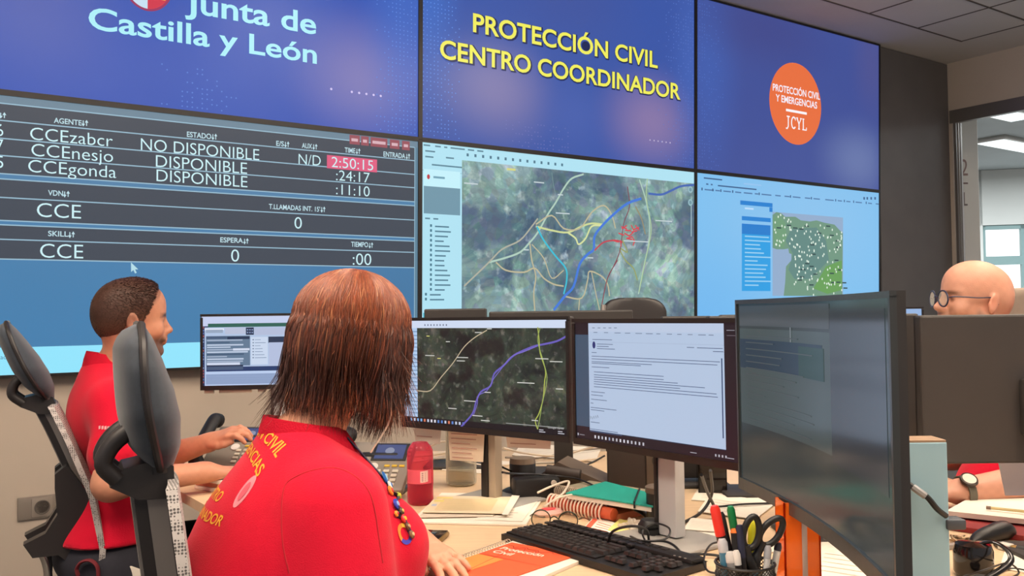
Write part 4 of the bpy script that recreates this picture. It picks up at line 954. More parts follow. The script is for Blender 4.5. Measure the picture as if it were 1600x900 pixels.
    G().cyl((0, 0, .12), (0, 0, .42), .028).build('gas_column', m_chrome, t)
    for k in range(5):
        a = 2 * math.pi * k / 5 + .3; e = Vector((math.cos(a), math.sin(a), 0)); bl = G().tube([e * .03 + Vector((0, 0, .13)), e * .30 + Vector((0, 0, .085))], [.032, .02], 8).build('base_leg', m_plas, t)
        g = G()
        for o_ in (-.016, .016): c_ = e * .30 + Vector((0, 0, .033)) + Vector((-e.y, e.x, 0)) * o_; g.cyl(c_ - Vector((-e.y, e.x, 0)) * .009, c_ + Vector((-e.y, e.x, 0)) * .009, .03)
        g.cyl(e * .30 + Vector((0, 0, .03)), e * .30 + Vector((0, 0, .095)), .009); g.build('caster', m_blk, bl)
    return t
def yawm(x, y, deg): return Matrix.Translation(Vector((x, y, 0))) @ Matrix.Rotation(R(deg), 4, 'Z')
ch1 = make_chair(yawm(-1.075, 2.80, 27), 'high-backed office chair of the left operator, nearest the wall socket', SP, .95)
ch2 = make_chair(yawm(-0.345, 1.545, 26), 'high-backed office chair right behind the woman, its large dark headrest seen edge-on', [(-.225, .40), (-.21, .48), (-.205, .60), (-.222, .76), (-.242, .92), (-.253, 1.01)], .96)
# far chair back in front of the map
q = at_d(1016, 480, 3.75); M = yawm(q.x, q.y, -80)
t = thing('office_chair', 'black chair beyond the monitors, its rounded top in front of the map screen', 'chair', M=M)
zt = zof(985, 464, 3.75)
g = G(); secs = []
for k in range(19):
    s = k / 10 * .9 if k < 10 else .9 + .1 * (k - 9) / 9; z = .62 + (zt - .62) * s; wd = .15 if s < .9 else .15 * (.45 + .55 * math.sqrt(max(0, 1 - ((s - .9) / .1) ** 2))); 
    ring = []
    for j in range(20):
        a = 2 * math.pi * j / 20; y = wd * math.copysign(abs(math.cos(a)) ** .6, math.cos(a)); ring.append(Vector((-.2 + .03 * math.sin(a) + .9 * y * y - .04 * s, y, z)))
    secs.append(ring)
g.sweep(secs); g.build('backrest', m_plas, t)
g = G(); g.tube(spline([(-.165, -.150, .7), (-.18, -.153, zt - .12), (-.185, -.150, zt - .03)], 5), .012, 8); g.tube([(-.24, 0, .35), (-.24, 0, .7)], .022, 10); g.build('back_support', m_silver, t)
G().box((0, 0, .46), (.42, .44, .08), bev=.03, seg=3).build('seat', m_fab, t); G().cyl((0, 0, .1), (0, 0, .43), .028).build('gas_column', m_chrome, t)
for k in range(5):
    a = 2 * math.pi * k / 5; e = Vector((math.cos(a), math.sin(a), 0)); G().tube([e * .02 + Vector((0, 0, .12)), e * .27 + Vector((0, 0, .03))], [.03, .022], 8).build('base_leg', m_plas, t)
# beige chair behind the bald man
q = at_d(1480, 470, 2.80); M = yawm(q.x, q.y, 183); zt = zof(1600, 450, 2.80)
t = thing('office_chair', 'beige upholstered chair back behind the bald man\'s head', 'chair', M=M)
m_beige = mat('beige_upholstery', (150, 134, 118), 0.75, var=.05, scale=30)
G().box((-.24, 0, (zt + .60) / 2), (.12, .46, zt - .60), bev=.03, seg=4).build('backrest', m_beige, t); G().box((0, 0, .45), (.46, .46, .09), bev=.035, seg=3).build('seat', m_beige, t)
g = G().box((-.26, 0, .55), (.03, .08, .26), bev=.006); g.box((-.13, 0, .425), (.28, .08, .03), bev=.006); g.build('back_support', m_plas, t); G().cyl((0, 0, .1), (0, 0, .41), .028).build('gas_column', m_chrome, t)
for k in range(5):
    a = 2 * math.pi * k / 5; e = Vector((math.cos(a), math.sin(a), 0)); G().tube([e * .02 + Vector((0, 0, .12)), e * .27 + Vector((0, 0, .03))], [.03, .022], 8).build('base_leg', m_plas, t)
# ------------------------------------------------------------------ things on the worktop
def dz(px, py, h=0.0): return at_z(px, py, DESK + h)
def flatM(a, bx, h=0.0):
    """frame on the desk: origin a, x axis towards bx"""
    d = (bx - a); d.z = 0; d.normalize(); return Matrix(((d.x, -d.y, 0, a.x), (d.y, d.x, 0, a.y), (0, 0, 1, DESK + h), (0, 0, 0, 1)))
m_paper = mat('paper_white', (236, 226, 210), 0.85, var=0.03, scale=10)
m_paper2 = mat('paper_cream', (228, 210, 178), 0.85, var=0.06, scale=14)
m_print = mat_vcol('printed_paper', 0.7)
def sheet(label, pts, h, name='paper_sheet', cat='paper', th=0.0015, m=None, marks=(), group=None, curl=0.0):
    """a sheet or thin sheaf of paper lying on the desk; pts = its corners on the photograph"""
    P = [at_z(x, y, DESK + h) for x, y in pts]; c = sum(P, Vector()) / len(P); g = G(); n = 8
    if len(P) == 4:
        vs = []; fs = []
        for s_ in (0, 1):
            for i in range(n + 1):
                for j in range(n + 1):
                    u, v = i / n, j / n; p = (P[0] * (1 - u) + P[1] * u) * (1 - v) + (P[3] * (1 - u) + P[2] * u) * v
                    vs.append(p + Vector((0, 0, th * s_ + curl * (u * u * v))))
        N = (n + 1) ** 2
        for i in range(n):
            for j in range(n):
                q = (i * (n + 1) + j, (i + 1) * (n + 1) + j, (i + 1) * (n + 1) + j + 1, i * (n + 1) + j + 1); fs.append(q[::-1]); fs.append(tuple(N + k for k in q))
        bd = [i * (n + 1) for i in range(n + 1)] + [n * (n + 1) + j for j in range(1, n + 1)] + [i * (n + 1) + n for i in range(n - 1, -1, -1)] + [j for j in range(n - 1, 0, -1)]
        for a, b in zip(bd, bd[1:] + bd[:1]): fs.append((a, b, N + b, N + a))
        g.add(vs, fs, False, (236, 226, 210))
    o = one(g, name, m or m_paper, label, cat, loc=c, group=group)
    if marks:
        g2 = G()
        for (u, v, w, hh, col) in marks:
            q = [(u, v), (u + w, v), (u + w, v + hh), (u, v + hh)]
            vs = [(P[0] * (1 - a) + P[1] * a) * (1 - b) + (P[3] * (1 - a) + P[2] * a) * b + Vector((0, 0, th + 0.0006 + curl * a * a * b)) for a, b in q]
            g2.add(vs, [(0, 1, 2, 3)], False, col)
        g2.build('print', m_print, o, world=True)
    return o
def lines(n, u=.1, w=.75, v0=.1, v1=.9, col=(150, 140, 130), hh=.02): return [(u, v0 + (v1 - v0) * k / n, w * random.uniform(.6, 1), hh, col) for k in range(n)]
# --- keyboard
A, B_ = dz(868, 820, .012), dz(1105, 883, .012); M = flatM(A, B_); KW_, KD = .452, .162
kb = thing('keyboard', 'full-size black computer keyboard in front of the e-mail monitor', 'keyboard', M=M)
g = G()
g.prism([(0, .006), (.02, .014), (KW_ - .02, .014), (KW_, .006), (KW_ + .004, -KD), (-.004, -KD)], .002, .016); g.add([(0, -.006, .016), (KW_, -.006, .016), (KW_, -.032, .024), (0, -.032, .024), (0, .012, .016), (KW_, .012, .016)], [(0, 1, 2, 3), (4, 5, 1, 0)])
g.box((KW_ / 2, -.012, .018), (KW_ - .01, .042, .016), bev=.006); g.build('body', m_blk, kb)
G().box((.145, -.099, .0175), (.292, .100, .004)).build('key_well', mat('key_well', (16, 14, 14), .6), kb)
kmesh = {}
m_key = mat('key_caps', (50, 45, 43), .32, var=.1, scale=90)
def key(x, y, w=.0165, d=.0165, z=.0195):
    kk = (round(w, 4), round(d, 4))
    if kk not in kmesh:
        g = G(); a, b, h = w / 2 - .0006, d / 2 - .0006, .0068; c, e = a - .0022, b - .002
        g.add([(-a, -b, 0), (a, -b, 0), (a, b, 0), (-a, b, 0), (-c, -e, h), (c, -e, h), (c, e, h), (-c, e, h)], [(0, 1, 5, 4), (1, 2, 6, 5), (2, 3, 7, 6), (3, 0, 4, 7), (4, 5, 6, 7)])
        o = g.build('key', m_key, kb); kmesh[kk] = o
    else:
        o = kmesh[kk].copy(); COL.objects.link(o); o.parent = kb; MW[o.name] = MW[kb.name]
    o.location = (x, y, z); return o
ST = .0182
for r_, (off, n) in enumerate(((0, 13), (.5, 12), (.75, 11), (1.25, 10))):
    y = -.062 - ST * r_
    if off: key(.012 + ST * off / 2 - ST * .25, y, ST * off + ST * .5 - .002)
    for k in range(n): key(.012 + ST * (k + off + (.5 if off else 0)), y)
    xe = .012 + ST * (n + off + (.5 if off else 0)) - ST / 2; key((xe + .292) / 2, y, .292 - xe - .002)
x = .006
for w in (.024, .019, .024, .112, .022, .019, .019, .022): key(x + w / 2, -.062 - ST * 4, w - .002); x += w + .001
for r_ in range(2):
    for k in range(3): key(.318 + ST * k, -.062 - ST * r_)
for k in range(3): key(.318 + ST * k, -.062 - ST * 4)
key(.318 + ST, -.062 - ST * 3)
for r_ in range(5):
    for k in range(4):
        if (r_, k) not in ((2, 3), (4, 3), (4, 1)): key(.385 + ST * k * .93, -.062 - ST * r_, .0155)
g = G()
for k in range(13): g.box((.014 + .0205 * k + .008 * (k // 4), -.036, .0245), (.015, .011, .005), bev=.0015)
g.build('function_keys', m_key, kb)
g = G()
for k in range(16): g.box((.02 + .0225 * k, -.012, .027), (.016, .014, .003), bev=.001)
g.build('media_keys', mat('media_keys', (44, 40, 38), .3), kb)
g = G()
for k in range(3): g.box((.40 + .014 * k, -.03, .0245), (.005, .003, .0016))
g.build('status_light', mat('status_light', (150, 140, 130), .4), kb)
# --- orange spiral notebook under the woman's hand
Q = dz(797, 847, .006); P_ = dz(712, 877, .006); M = flatM(Q, P_)
nb = thing('spiral_notebook', 'open orange spiral notebook with Protección Civil on its cover under the woman\'s hand', 'notebook', M=M)
G().box((.135, .108, .004), (.285, .212, .008), bev=.001).build('pages', m_paper, nb)
g = G(); F = Flat(g, lambda x, y, o: Vector((x, y, .0092 + o)), lay=.0002)
OR = (228, 92, 52); g.add([(.012, .014, .0088), (.262, .008, .0088), (.266, .170, .0088), (.018, .192, .0088), (.012, .014, .0100), (.262, .008, .0100), (.266, .170, .0100), (.018, .192, .0100)], [(4, 5, 6, 7), (0, 1, 5, 4), (1, 2, 6, 5), (2, 3, 7, 6), (3, 0, 4, 7)], False, OR)
cov = g.build('cover', m_print, nb)
g = G(); F = Flat(g, lambda x, y, o: Vector((x, y, .0102 + o)), lay=.0003)
F.poly([(.13, .012), (.255, .010), (.258, .075), (.135, .085)], (236, 140, 66)); F.line([(.012, .045), (.26, .075)], .002, (208, 70, 40)); F.line([(.125, .012), (.13, .18)], .002, (208, 70, 40))
F2 = Flat(g, lambda x, y, o: Vector((.112 - y, .03 + x, .0104 + o)), lay=.0003)
F2.text('Protección', -.004, .038, .112, .019, (250, 226, 204), .02); F2.text('Civil', -.002, .008, .050, .019, (250, 226, 204), .02)
sc = [(-.004 + .011 * k, .072 + .007 * math.sin(k * 2.1) + .004 * math.sin(k * 5.3)) for k in range(13)]
F2.line([(p.x, p.y) for p in spline([(x, y, 0) for x, y in sc], 5)], .0016, (170, 36, 30)); F2.line([(p.x, p.y) for p in spline([(x, y - .012 + .004 * math.sin(x * 200), 0) for x, y in sc[2:9]], 5)], .0014, (176, 40, 30))
g.build('cover_print', m_print, cov)
g = G()
for k in range(30): g.ring((.006 + .0092 * k, -.001, .006), (1, .15, 0), .0075, .0009, 14, 5)
g.build('spiral', mat('spiral_wire', (196, 184, 168), .35, metal=.5), nb)
# --- sheaf of papers left of the keyboard
sheet('bottom white sheet of the paper pile left of the keyboard', [(640, 818), (822, 822), (852, 774), (690, 772)], .001, th=.004)
sheet('white printed form sticking out at the right of the paper pile', [(742, 812), (816, 815), (846, 776), (786, 774)], .006, th=.001, marks=lines(9, .1, .7, .1, .9, (190, 180, 168)))
sheet('grey-lined sheet in the middle of the paper pile', [(652, 809), (770, 807), (800, 781), (690, 781)], .008, th=.001, m=mat('paper_greyish', (206, 192, 172), .85))
sheet('large cream form on top of the paper pile', [(660, 801), (792, 803), (806, 777), (682, 775)], .012, th=.0012, m=m_paper2, marks=[(.12, .12, .68, .7, (216, 194, 150)), (.03, .6, .12, .12, (220, 206, 120)), (.03, .8, .2, .1, (232, 214, 130)), (.04, .35, .06, .12, (180, 186, 206))] + lines(6, .2, .5, .2, .8, (190, 170, 130), .012))
sheet('narrow white strip laid across the cream form', [(784, 804), (794, 805), (812, 775), (800, 774)], .0145, th=.0008)
# --- papers farther back between the poles
for lab, pts, h in (('white sheet behind the clear bottle', [(690, 735), (770, 742), (800, 722), (720, 716)], .001), ('white sheets under the cables below the map monitor', [(800, 712), (930, 722), (940, 700), (815, 694)], .002),
    ('paper sheet right of the grey monitor column', [(1090, 800), (1180, 812), (1215, 785), (1110, 772)], .003), ('wide white sheet under the dark pen box', [(1080, 782), (1215, 790), (1230, 762), (1096, 755)], .001),
    ('white envelope at the foot of the grey column', [(1062, 838), (1118, 846), (1128, 828), (1078, 820)], .006), ('second white envelope beside the grey column, above the first', [(1068, 828), (1130, 832), (1134, 816), (1080, 810)], .010),
    ('white sheet between the pen cup and the orange box', [(1196, 862), (1330, 880), (1340, 846), (1215, 832)], .001), ('large white sheet in front of the curved monitor', [(1262, 898), (1420, 925), (1430, 868), (1280, 850)], .002)):
    sheet(lab, pts, h, th=.002, marks=lines(5, .1, .6, .15, .8, (206, 190, 170), .015))
# --- bottles
def bottle(px, py, prof, d, label, mats, h_liq, lab=None):
    c = at_d(px, py, d); c.z = DESK; t = thing('water_bottle', label, 'bottle', (c.x, c.y, DESK))
    G().lathe(prof, closed=True, n=36).build('body', mats[0], t)
    r = [(max(0.001, r_ - .0025), min(z, h_liq)) for r_, z in prof if z < h_liq + .02]; r = [(.001, .004)] + r + [(.001, h_liq)]
    G().lathe(r, closed=True, n=36).build('water', mats[1], t)
    return t
m_pink = mat_clear('pink_plastic', (232, 84, 112), .16); m_pinkw = mat_clear('pink_water', (206, 40, 76), .22); m_glass = mat_clear('clear_plastic', (236, 232, 220), .10); m_water = mat_clear('water_clear', (206, 200, 186), .12)
def pr_(r, h, nk=.5, nx=.012): return [(.001, .002), (r * .8, .0), (r * .98, .006), (r, .014), (r * .98, .05), (r, .055), (r, h * .8), (r * .97, h * .88), (r * .82, h * .95), (r * nk, h), (r * nk * .9, h + nx), (r * nk * .6, h + nx + .001)]
d1 = at_z(657, 787, DESK).y
t = bottle(657, 787, pr_(20.5 / FPX * d1, .166, .62, .003), d1, 'pink see-through bottle half full of water beside the woman\'s badges', (m_pink, m_pinkw), .085)
r1 = 20.5 / FPX * d1
g = G(); secs = []
for k in range(17):
    a = R(-150 + 120 * k / 16); secs.append([Vector((r1 * 1.012 * math.cos(a), r1 * 1.012 * math.sin(a), z)) for z in (.060, .098)])
vs = [p for s_ in secs for p in s_]; g.add(vs, [(2 * k, 2 * k + 2, 2 * k + 3, 2 * k + 1) for k in range(16)], True, (214, 80, 96)); lb = g.build('label', m_print, t)
g = G()
def on_b(a, z): return Vector((r1 * 1.03 * math.cos(R(a)), r1 * 1.03 * math.sin(R(a)), z))
g.add([on_b(-84, .064), on_b(-66, .064), on_b(-50, .066), on_b(-50, .096), on_b(-66, .095), on_b(-84, .094)], [(0, 1, 4, 5), (1, 2, 3, 4)], False, (232, 196, 186))
for k in range(5): g.add([on_b(-78, .068 + .005 * k), on_b(-62, .068 + .005 * k), on_b(-62, .070 + .005 * k), on_b(-78, .070 + .005 * k)], [(0, 1, 2, 3)], False, (120, 60, 70))
g.build('label_print', m_print, lb)
d2 = at_z(721, 757, DESK).y
bottle(721, 757, pr_(24 / FPX * d2, .23), d2, 'clear bottle with a little water behind the map monitor\'s grey column', (m_glass, m_water), .048)
# --- cards hanging under the map monitor
for (x0, y0, x1, y1, d, lab, col, n) in ((700, 686, 757, 722, 2.62, 'white list card hanging from the map monitor beside the clear bottle', (232, 216, 190), 6), (646, 672, 690, 694, 2.70, 'white card hanging from the map monitor above the pink bottle', (226, 216, 200), 2), (790, 690, 862, 702, 2.72, 'white strip of paper under the map monitor\'s right end', (226, 208, 190), 2)):
    dd = lambda x: 2.635 - (x - 640) * .0015 + .03; a, b, c_, e = at_d(x0, y0 - 14, dd(x0)), at_d(x1, y0 - 11, dd(x1)), at_d(x1 - 2, y1, dd(x1)), at_d(x0 + 3, y1 - 3, dd(x0))
    g = G(); dn = Vector((0, .0025, 0)); g.add([e, c_, b, a, e + dn, c_ + dn, b + dn, a + dn], [(0, 1, 2, 3), (7, 6, 5, 4), (0, 4, 5, 1), (1, 5, 6, 2), (2, 6, 7, 3), (3, 7, 4, 0)], False, col)
    o = one(g, 'list_card', m_print, lab, 'card', loc=a)
    g = G()
    for k in range(n):
        v = (k + .6) / (n + .4); p = a * (1 - v) + e * v; q = b * (1 - v) + c_ * v; off = Vector((0, -.004, 0)); p2 = p.lerp(q, .08) + off; q2 = p.lerp(q, .08 + random.uniform(.5, .8)) + off; g.add([p2, q2, q2 + Vector((0, 0, -.0022)), p2 + Vector((0, 0, -.0022))], [(0, 3, 2, 1)], False, (176, 130, 116))
    g.build('print', m_print, o, world=True)
# --- desk phones
m_phone = mat('phone_grey', (128, 120, 110), .45); m_phs = mat_emit('phone_screen', (50, 74, 136), .75)
def make_phone(M, label):
    t = thing('desk_phone', label, 'phone', M=M)
    sl = R(34); Rm = Matrix.Rotation(sl, 3, 'X'); c0 = Vector((0, 0, .075)); P = lambda x, y, z: c0 + Rm @ Vector((x, y, z))
    g = G().box(c0, (.20, .20, .026), Rm, bev=.008); g.build('body', m_phone, t)
    g = G(); g.prism([(-.08, 0), (.08, 0), (.08, .09), (-.08, .09)], .0, .012); g.box((0, .045, .06), (.12, .05, .11), bev=.008); g.build('foot', m_blk, t)
    g = G().box(P(.032, .052, .014), (.105, .072, .004), Rm, bev=.001); fr_ = g.build('display_frame', m_blk, t)
    G().add([P(-.012, .022, .0165), P(.076, .022, .0165), P(.076, .082, .0165), P(-.012, .082, .0165)], [(0, 1, 2, 3)]).build('display', m_phs, fr_)
    g = G(); g.lathe([(.014 * math.cos(a), 0.0008 * 0) for a in (0,)] + [(.013, 0), (.013, .001), (.0, .001)], P(.03, .055, .0168), axis=Rm @ Vector((0, 0, 1)), n=20); g.build('display_emblem', mat_emit('phone_emblem', (150, 160, 190), .7), fr_)
    g = G()
    for i in range(4):
        for j in range(3): g.box(P(.012 + .026 * j, -.028 - .018 * i, .0155), (.018, .011, .005), Rm, bev=.002)
    for i in range(4): g.box(P(.091, .026 + .017 * i, .0145), (.008, .009, .004), Rm, bev=.001)
    g.build('keypad', mat('phone_keys', (196, 188, 170), .4), t)
    G().lathe([(.015, 0), (.015, .005), (.0, .005)], P(-.005, -.012, .013), axis=Rm @ Vector((0, 0, 1)), n=20).build('navigation_button', mat('silver_button', (214, 208, 200), .3), t)
    g = G()
    for k in range(3): g.box(P(.035 + .022 * k, -.006, .0145), (.016, .008, .004), Rm, bev=.001)
    g.build('line_buttons', mat('amber_buttons', (206, 170, 50), .4), t)
    pts = [P(-.105, -.10, .03), P(-.108, -.085, .047), P(-.108, -.03, .052), P(-.108, .04, .052), P(-.108, .09, .047), P(-.105, .105, .03)]
    g = G().tube(spline(pts, 5), [.021 + .005 * abs(2 * k / 25 - 1) ** 2 for k in range(26)], 14); g.build('handset', m_blk, t)
    g = G(); hp = [P(-.105, -.1, .02) + Vector((.006 * math.cos(k * 1.5) - .0, -.0015 * k, .006 * math.sin(k * 1.5) - .0008 * k)) for k in range(50)]; g.tube(hp, .002, 5); g.build('coiled_cord', m_blk, t)
    return t
a, b = at_d(345, 655, 3.05), at_d(420, 655, 3.05)
p1_ = make_phone(yawm((a.x + b.x) / 2 + .035, 3.08, -8).copy() if False else Matrix.Translation(Vector((-.935, 3.06, DESK))) @ Matrix.Rotation(R(-6), 4, 'Z'), 'grey desk phone with black handset under the left operator\'s monitor')
index_kids()
q = dz(612, 765); p2_ = copy_tree(p1_, Matrix.Translation(Vector((q.x - .035, q.y - .06, DESK))) @ Matrix.Rotation(R(-8), 4, 'Z')); p2_['label'] = 'grey desk phone with blue display beside the pink bottle, behind the woman\'s chest'
# --- left operator's keyboard and notebooks
A, B_ = dz(318, 722, .01), dz(398, 732, .01); M = flatM(dz(300, 716), dz(352, 729))
kb2 = thing('keyboard', 'small dark keyboard under the left operator\'s hands', 'keyboard', M=Matrix.Translation(Vector((-.98, 2.86, DESK))) @ Matrix.Rotation(R(-50), 4, 'Z'))
G().box((.2, .075, .009), (.42, .15, .018), bev=.005).build('body', mat('keyboard_blue_grey', (60, 62, 72), .45), kb2)
g = G()
for i in range(5):
    for j in range(14): g.box((.022 + .0275 * j, .02 + .027 * i, .021), (.023, .022, .007), bev=.002, seg=1)
g.build('key_field', mat('keys_blue_grey', (66, 68, 78), .4), kb2)
for k, (dx, rz, col, lab) in enumerate(((0, 0, (226, 212, 196), 'lowest white notebook of the small stack by the left operator\'s arm'), (.006, 5, (196, 120, 92), 'middle notebook with a reddish edge in the stack by the left operator\'s arm'), (.0, -4, (232, 222, 208), 'top spiral notebook of the small stack by the left operator\'s arm'))):
    q = dz(340, 768); t = thing('notebook', lab, 'notebook', (q.x + dx + .02, q.y + .04, DESK + .013 * k), R(-36 + rz), 'notebooks beside the left operator' if False else None)
    G().box((0, 0, .0065), (.17, .12, .0125), bev=.002).build('pages', mat('notebook_edge_%d' % k, col, .8), t)
    if k == 2:
        g = G(); [g.ring((-.08 + .011 * i, .06, .0065), (1, 0, 0), .008, .0012, 10, 5) for i in range(15)]; g.build('spiral', mat('spiral_wire', (196, 184, 168), .35, metal=.5), t)
# --- cylindrical black speaker with grey lid
q = dz(817, 771); t = thing('desk_speaker', 'black cylindrical device with grey lid on a round base, right of the map monitor\'s column', 'speaker', (q.x, q.y, DESK))
G().lathe([(.0, .0), (.062, 0), (.062, .008), (.05, .014), (.0, .014)], closed=True).build('base', m_blk, t); G().lathe([(.0, .014), (.037, .014), (.038, .085), (.036, .088), (.0, .088)], closed=True).build('body', m_blk, t); G().lathe([(.0, .088), (.038, .088), (.036, .103), (.0, .104)], closed=True).build('lid', mat('lid_grey', (120, 104, 88), .5), t)
# --- bulky dark mount behind the e-mail monitor
q = at_z(985, 771, DESK); t = thing('equipment_mount', 'bulky dark brown box-shaped mount with a sloping plate behind the e-mail monitor', 'mount', (q.x, q.y + .03, DESK), R(-18))
m_brn = mat('dark_brown_plastic', (62, 52, 46), .5); m_brn2 = mat('grey_brown_plastic', (98, 84, 72), .5)
G().box((0, 0, .12), (.115, .07, .24), bev=.006, smooth=False).build('body', m_brn, t); G().box((.075, -.01, .13), (.035, .06, .22), bev=.004, smooth=False).build('side_cheek', m_brn2, t)
g = G(); g.prism([(-.06, 0), (-.30, 0), (-.30, .012), (-.20, .085), (-.06, .03)], -.05, .07, M=Matrix(((1, 0, 0, 0), (0, 0, 1, 0), (0, 1, 0, 0), (0, 0, 0, 1)))); g.build('sloping_plate', m_brn2, t)
G().cyl((-.23, -.06, .06), (-.13, -.06, .05), .018).build('roller', m_brn, t); G().cyl((.095, -.03, .10), (.095, -.055, .10), .018).build('knob', m_brn, t)
G().box((.12, 0, .175), (.09, .03, .02), bev=.003).build('arm', m_brn2, t)
# --- teal folder on a few papers
fo = thing('folder', 'teal cardboard folder behind the spiral-bound books', 'folder', M=Matrix.Identity(4) @ Matrix.Translation(dz(950, 775)))
P = [at_z(x, y, DESK + .058) for x, y in ((884, 770), (1020, 791), (1024, 772), (946, 752))]
def slab(P, z0, z1, name, m, parent, ins=0.0):
    c = sum(P, Vector()) / 4; Q_ = [p + (c - p) * ins for p in P]; g = G(); vs = [Vector((p.x, p.y, z0)) for p in Q_] + [Vector((p.x, p.y, z1)) for p in Q_]
    g.add(vs, [(3, 2, 1, 0), (4, 5, 6, 7), (0, 1, 5, 4), (1, 2, 6, 5), (2, 3, 7, 6), (3, 0, 4, 7)]); return g.build(name, m, parent, world=True)
slab(P, DESK + .043, DESK + .054, 'papers', m_paper, fo, .04); slab(P, DESK + .0545, DESK + .058, 'cover', mat('teal_card', (24, 150, 134), .5), fo); g = G()
a, b = P[1].lerp(P[0], .2), P[2].lerp(P[3], .3); g.tube([a + Vector((0, 0, -.012)), a + Vector((0, 0, .003)), b + Vector((0, 0, .003))], .0025, 6); g.build('elastic_band', m_blk, fo, world=True)
# --- spiral-bound books with fat combs
def comb_book(label, p0, p1, depth, th, ringr, n, c_page, c_ring, z0, wire):
    a, b = at_z(*p0, DESK + z0), at_z(*p1, DESK + z0); M = flatM(a, b, z0); L = (b - a).length; t = thing('spiral_book', label, 'book', M=M)
    G().box((L / 2, depth / 2 + ringr * .6, th / 2 + .001), (L, depth, th), bev=.001).build('pages', mat('pages_' + c_page[0], c_page[1], .7), t)
    g = G(); g.cyl((.0, ringr * .2, ringr), (L, ringr * .2, ringr), ringr * .72, n=18); g.build('spine_core', mat('core_' + c_page[0], c_page[2], .6), t)
    g = G()
    for k in range(n): g.ring((L * (.02 + .82 * k / (n - 1)), ringr * .2, ringr), (1, .18, 0), ringr, wire, 16, 6)
    g.build('rings', mat('rings_' + c_page[0], c_ring, .35, metal=.2), t); return t
comb_book('orange-red book with a fat white comb binding, nearest behind the keyboard', (858, 797), (958, 818), .15, .018, .021, 16, ('orange', (206, 120, 84), (196, 84, 48)), (236, 216, 196), .001, .0025)
comb_book('grey-green book with a fine metal coil, between the orange book and teal folder', (868, 775), (1012, 800), .14, .020, .015, 40, ('grey', (150, 140, 116), (112, 104, 88)), (196, 178, 156), .0205, .0014)
# --- other small things
q = dz(857, 806); t = thing('correction_tape', 'pink and white oval correction tape beside the orange book', 'stationery', (q.x, q.y, DESK), R(25))
g = G().lathe([(.0, 0), (.03, .0), (.036, .008), (.03, .016), (.0, .017)], n=28, closed=True); g.v = [(x * 1.15, y * .7, z) for x, y, z in g.v]; g.build('shell', mat('pink_white_plastic', (226, 186, 176), .25), t); g = G().lathe([(.0, .0165), (.018, .0168), (.017, .019), (.0, .019)], n=20, closed=True); g.v = [(x * 1.15, y * .7, z) for x, y, z in g.v]; g.build('reel', mat('red_reel', (206, 60, 66), .4), t)
g = G(); 
# spectacles lying on their temples
M = flatM(dz(822, 826), dz(905, 832)); t = thing('spectacles', 'thin dark green spectacles lying on the papers at the keyboard\'s edge', 'glasses', M=M)
m_rim = mat('green_black_rim', (44, 56, 40), .3); g = G()
for x in (.036, .104): g.ring((x, .006, .024), (0, 1, .25), .026, .0016, 22, 6, ry=.022)
g.tube(spline([(.061, .006, .028), (.07, .004, .033), (.079, .006, .028)], 5), .0016, 6); g.build('rims', m_rim, t)
for x, s in ((.009, -1), (.131, 1)): G().tube(spline([(x, .006, .03), (x + s * .004, .04, .026), (x + s * .002, .10, .006), (x - s * .004, .13, .002)], 6), .0015, 6).build('temple', m_rim, t)
g = G()
for x in (.036, .104): g.lathe([(.0, .0), (.024, .0), (.024, .0006), (.0, .0006)], (x, .006, .024), axis=(0, 1, .25), closed=True)
g.build('lenses', mat_clear('lens', (240, 236, 226), .04), t)
sheet('white card with a red printed logo strip beside the orange book', [(906, 832), (956, 841), (966, 820), (930, 806)], .004, name='card', cat='card', th=.002, marks=[(.04, .1, .18, .7, (220, 90, 64))] + lines(5, .3, .55, .15, .8, (206, 110, 90), .03))
t = sheet('pad of yellow sticky notes behind the keyboard', [(950, 832), (1004, 845), (1030, 828), (968, 815)], .001, name='sticky_notes', cat='sticky notes', th=.007, m=mat('yellow_notes', (232, 216, 128), .8))
sheet('grey clear folder sheet at the foot of the e-mail monitor', [(990, 856), (1085, 874), (1130, 842), (1030, 828)], .001, name='plastic_sleeve', cat='sleeve', th=.0012, m=mat('grey_sleeve', (176, 166, 150), .35))
q = dz(1033, 826); t = thing('canister', 'tall black canister with grey lid against the grey column', 'container', (q.x - .002, q.y + .012, DESK)); G().lathe([(.0, 0), (.028, .0), (.03, .004), (.031, .085), (.0, .085)], closed=True).build('body', m_blk, t); G().lathe([(.0, .085), (.033, .085), (.033, .098), (.028, .101), (.0, .101)], closed=True).build('lid', mat('lid_grey', (120, 104, 88), .5), t)
q = dz(1022, 835); t = thing('web_camera', 'small black webcam lying in front of the canister', 'camera', (q.x - .01, q.y - .02, DESK)); G().lathe([(.0, 0), (.024, 0), (.03, .012), (.03, .028), (.022, .04), (.0, .042)], closed=True).build('body', m_blk, t); g = G().cyl((0, -.022, .022), (0, -.033, .022), .013); g.build('lens', mat('lens_black', (14, 14, 16), .1), t)
q = dz(988, 822, .012); t = thing('tissue', 'crumpled pale tissue beside the yellow sticky notes', 'tissue', (q.x, q.y, DESK)); g = G(); n = 14
vs = []; fs = []
for i in range(n + 1):
    for j in range(n):
        th = math.pi * .5 * i / n; ph = 2 * math.pi * j / n; r = .028 * (1 + .28 * math.sin(3 * ph + 5 * th) + .15 * math.sin(7 * ph - 4 * th)); vs.append((r * math.sin(th) * math.cos(ph), r * math.sin(th) * math.sin(ph) * .8, .001 + r * .8 * math.cos(th)))
for i in range(n):
    for j in range(n): fs.append((i * n + j, (i + 1) * n + j, (i + 1) * n + (j + 1) % n, i * n + (j + 1) % n))
g.add(vs, fs, False); tag(t, 'crumpled pale tissue beside the yellow sticky notes', 'tissue'); g.build('crumple', mat('tissue_pale', (206, 192, 174), .9), t)
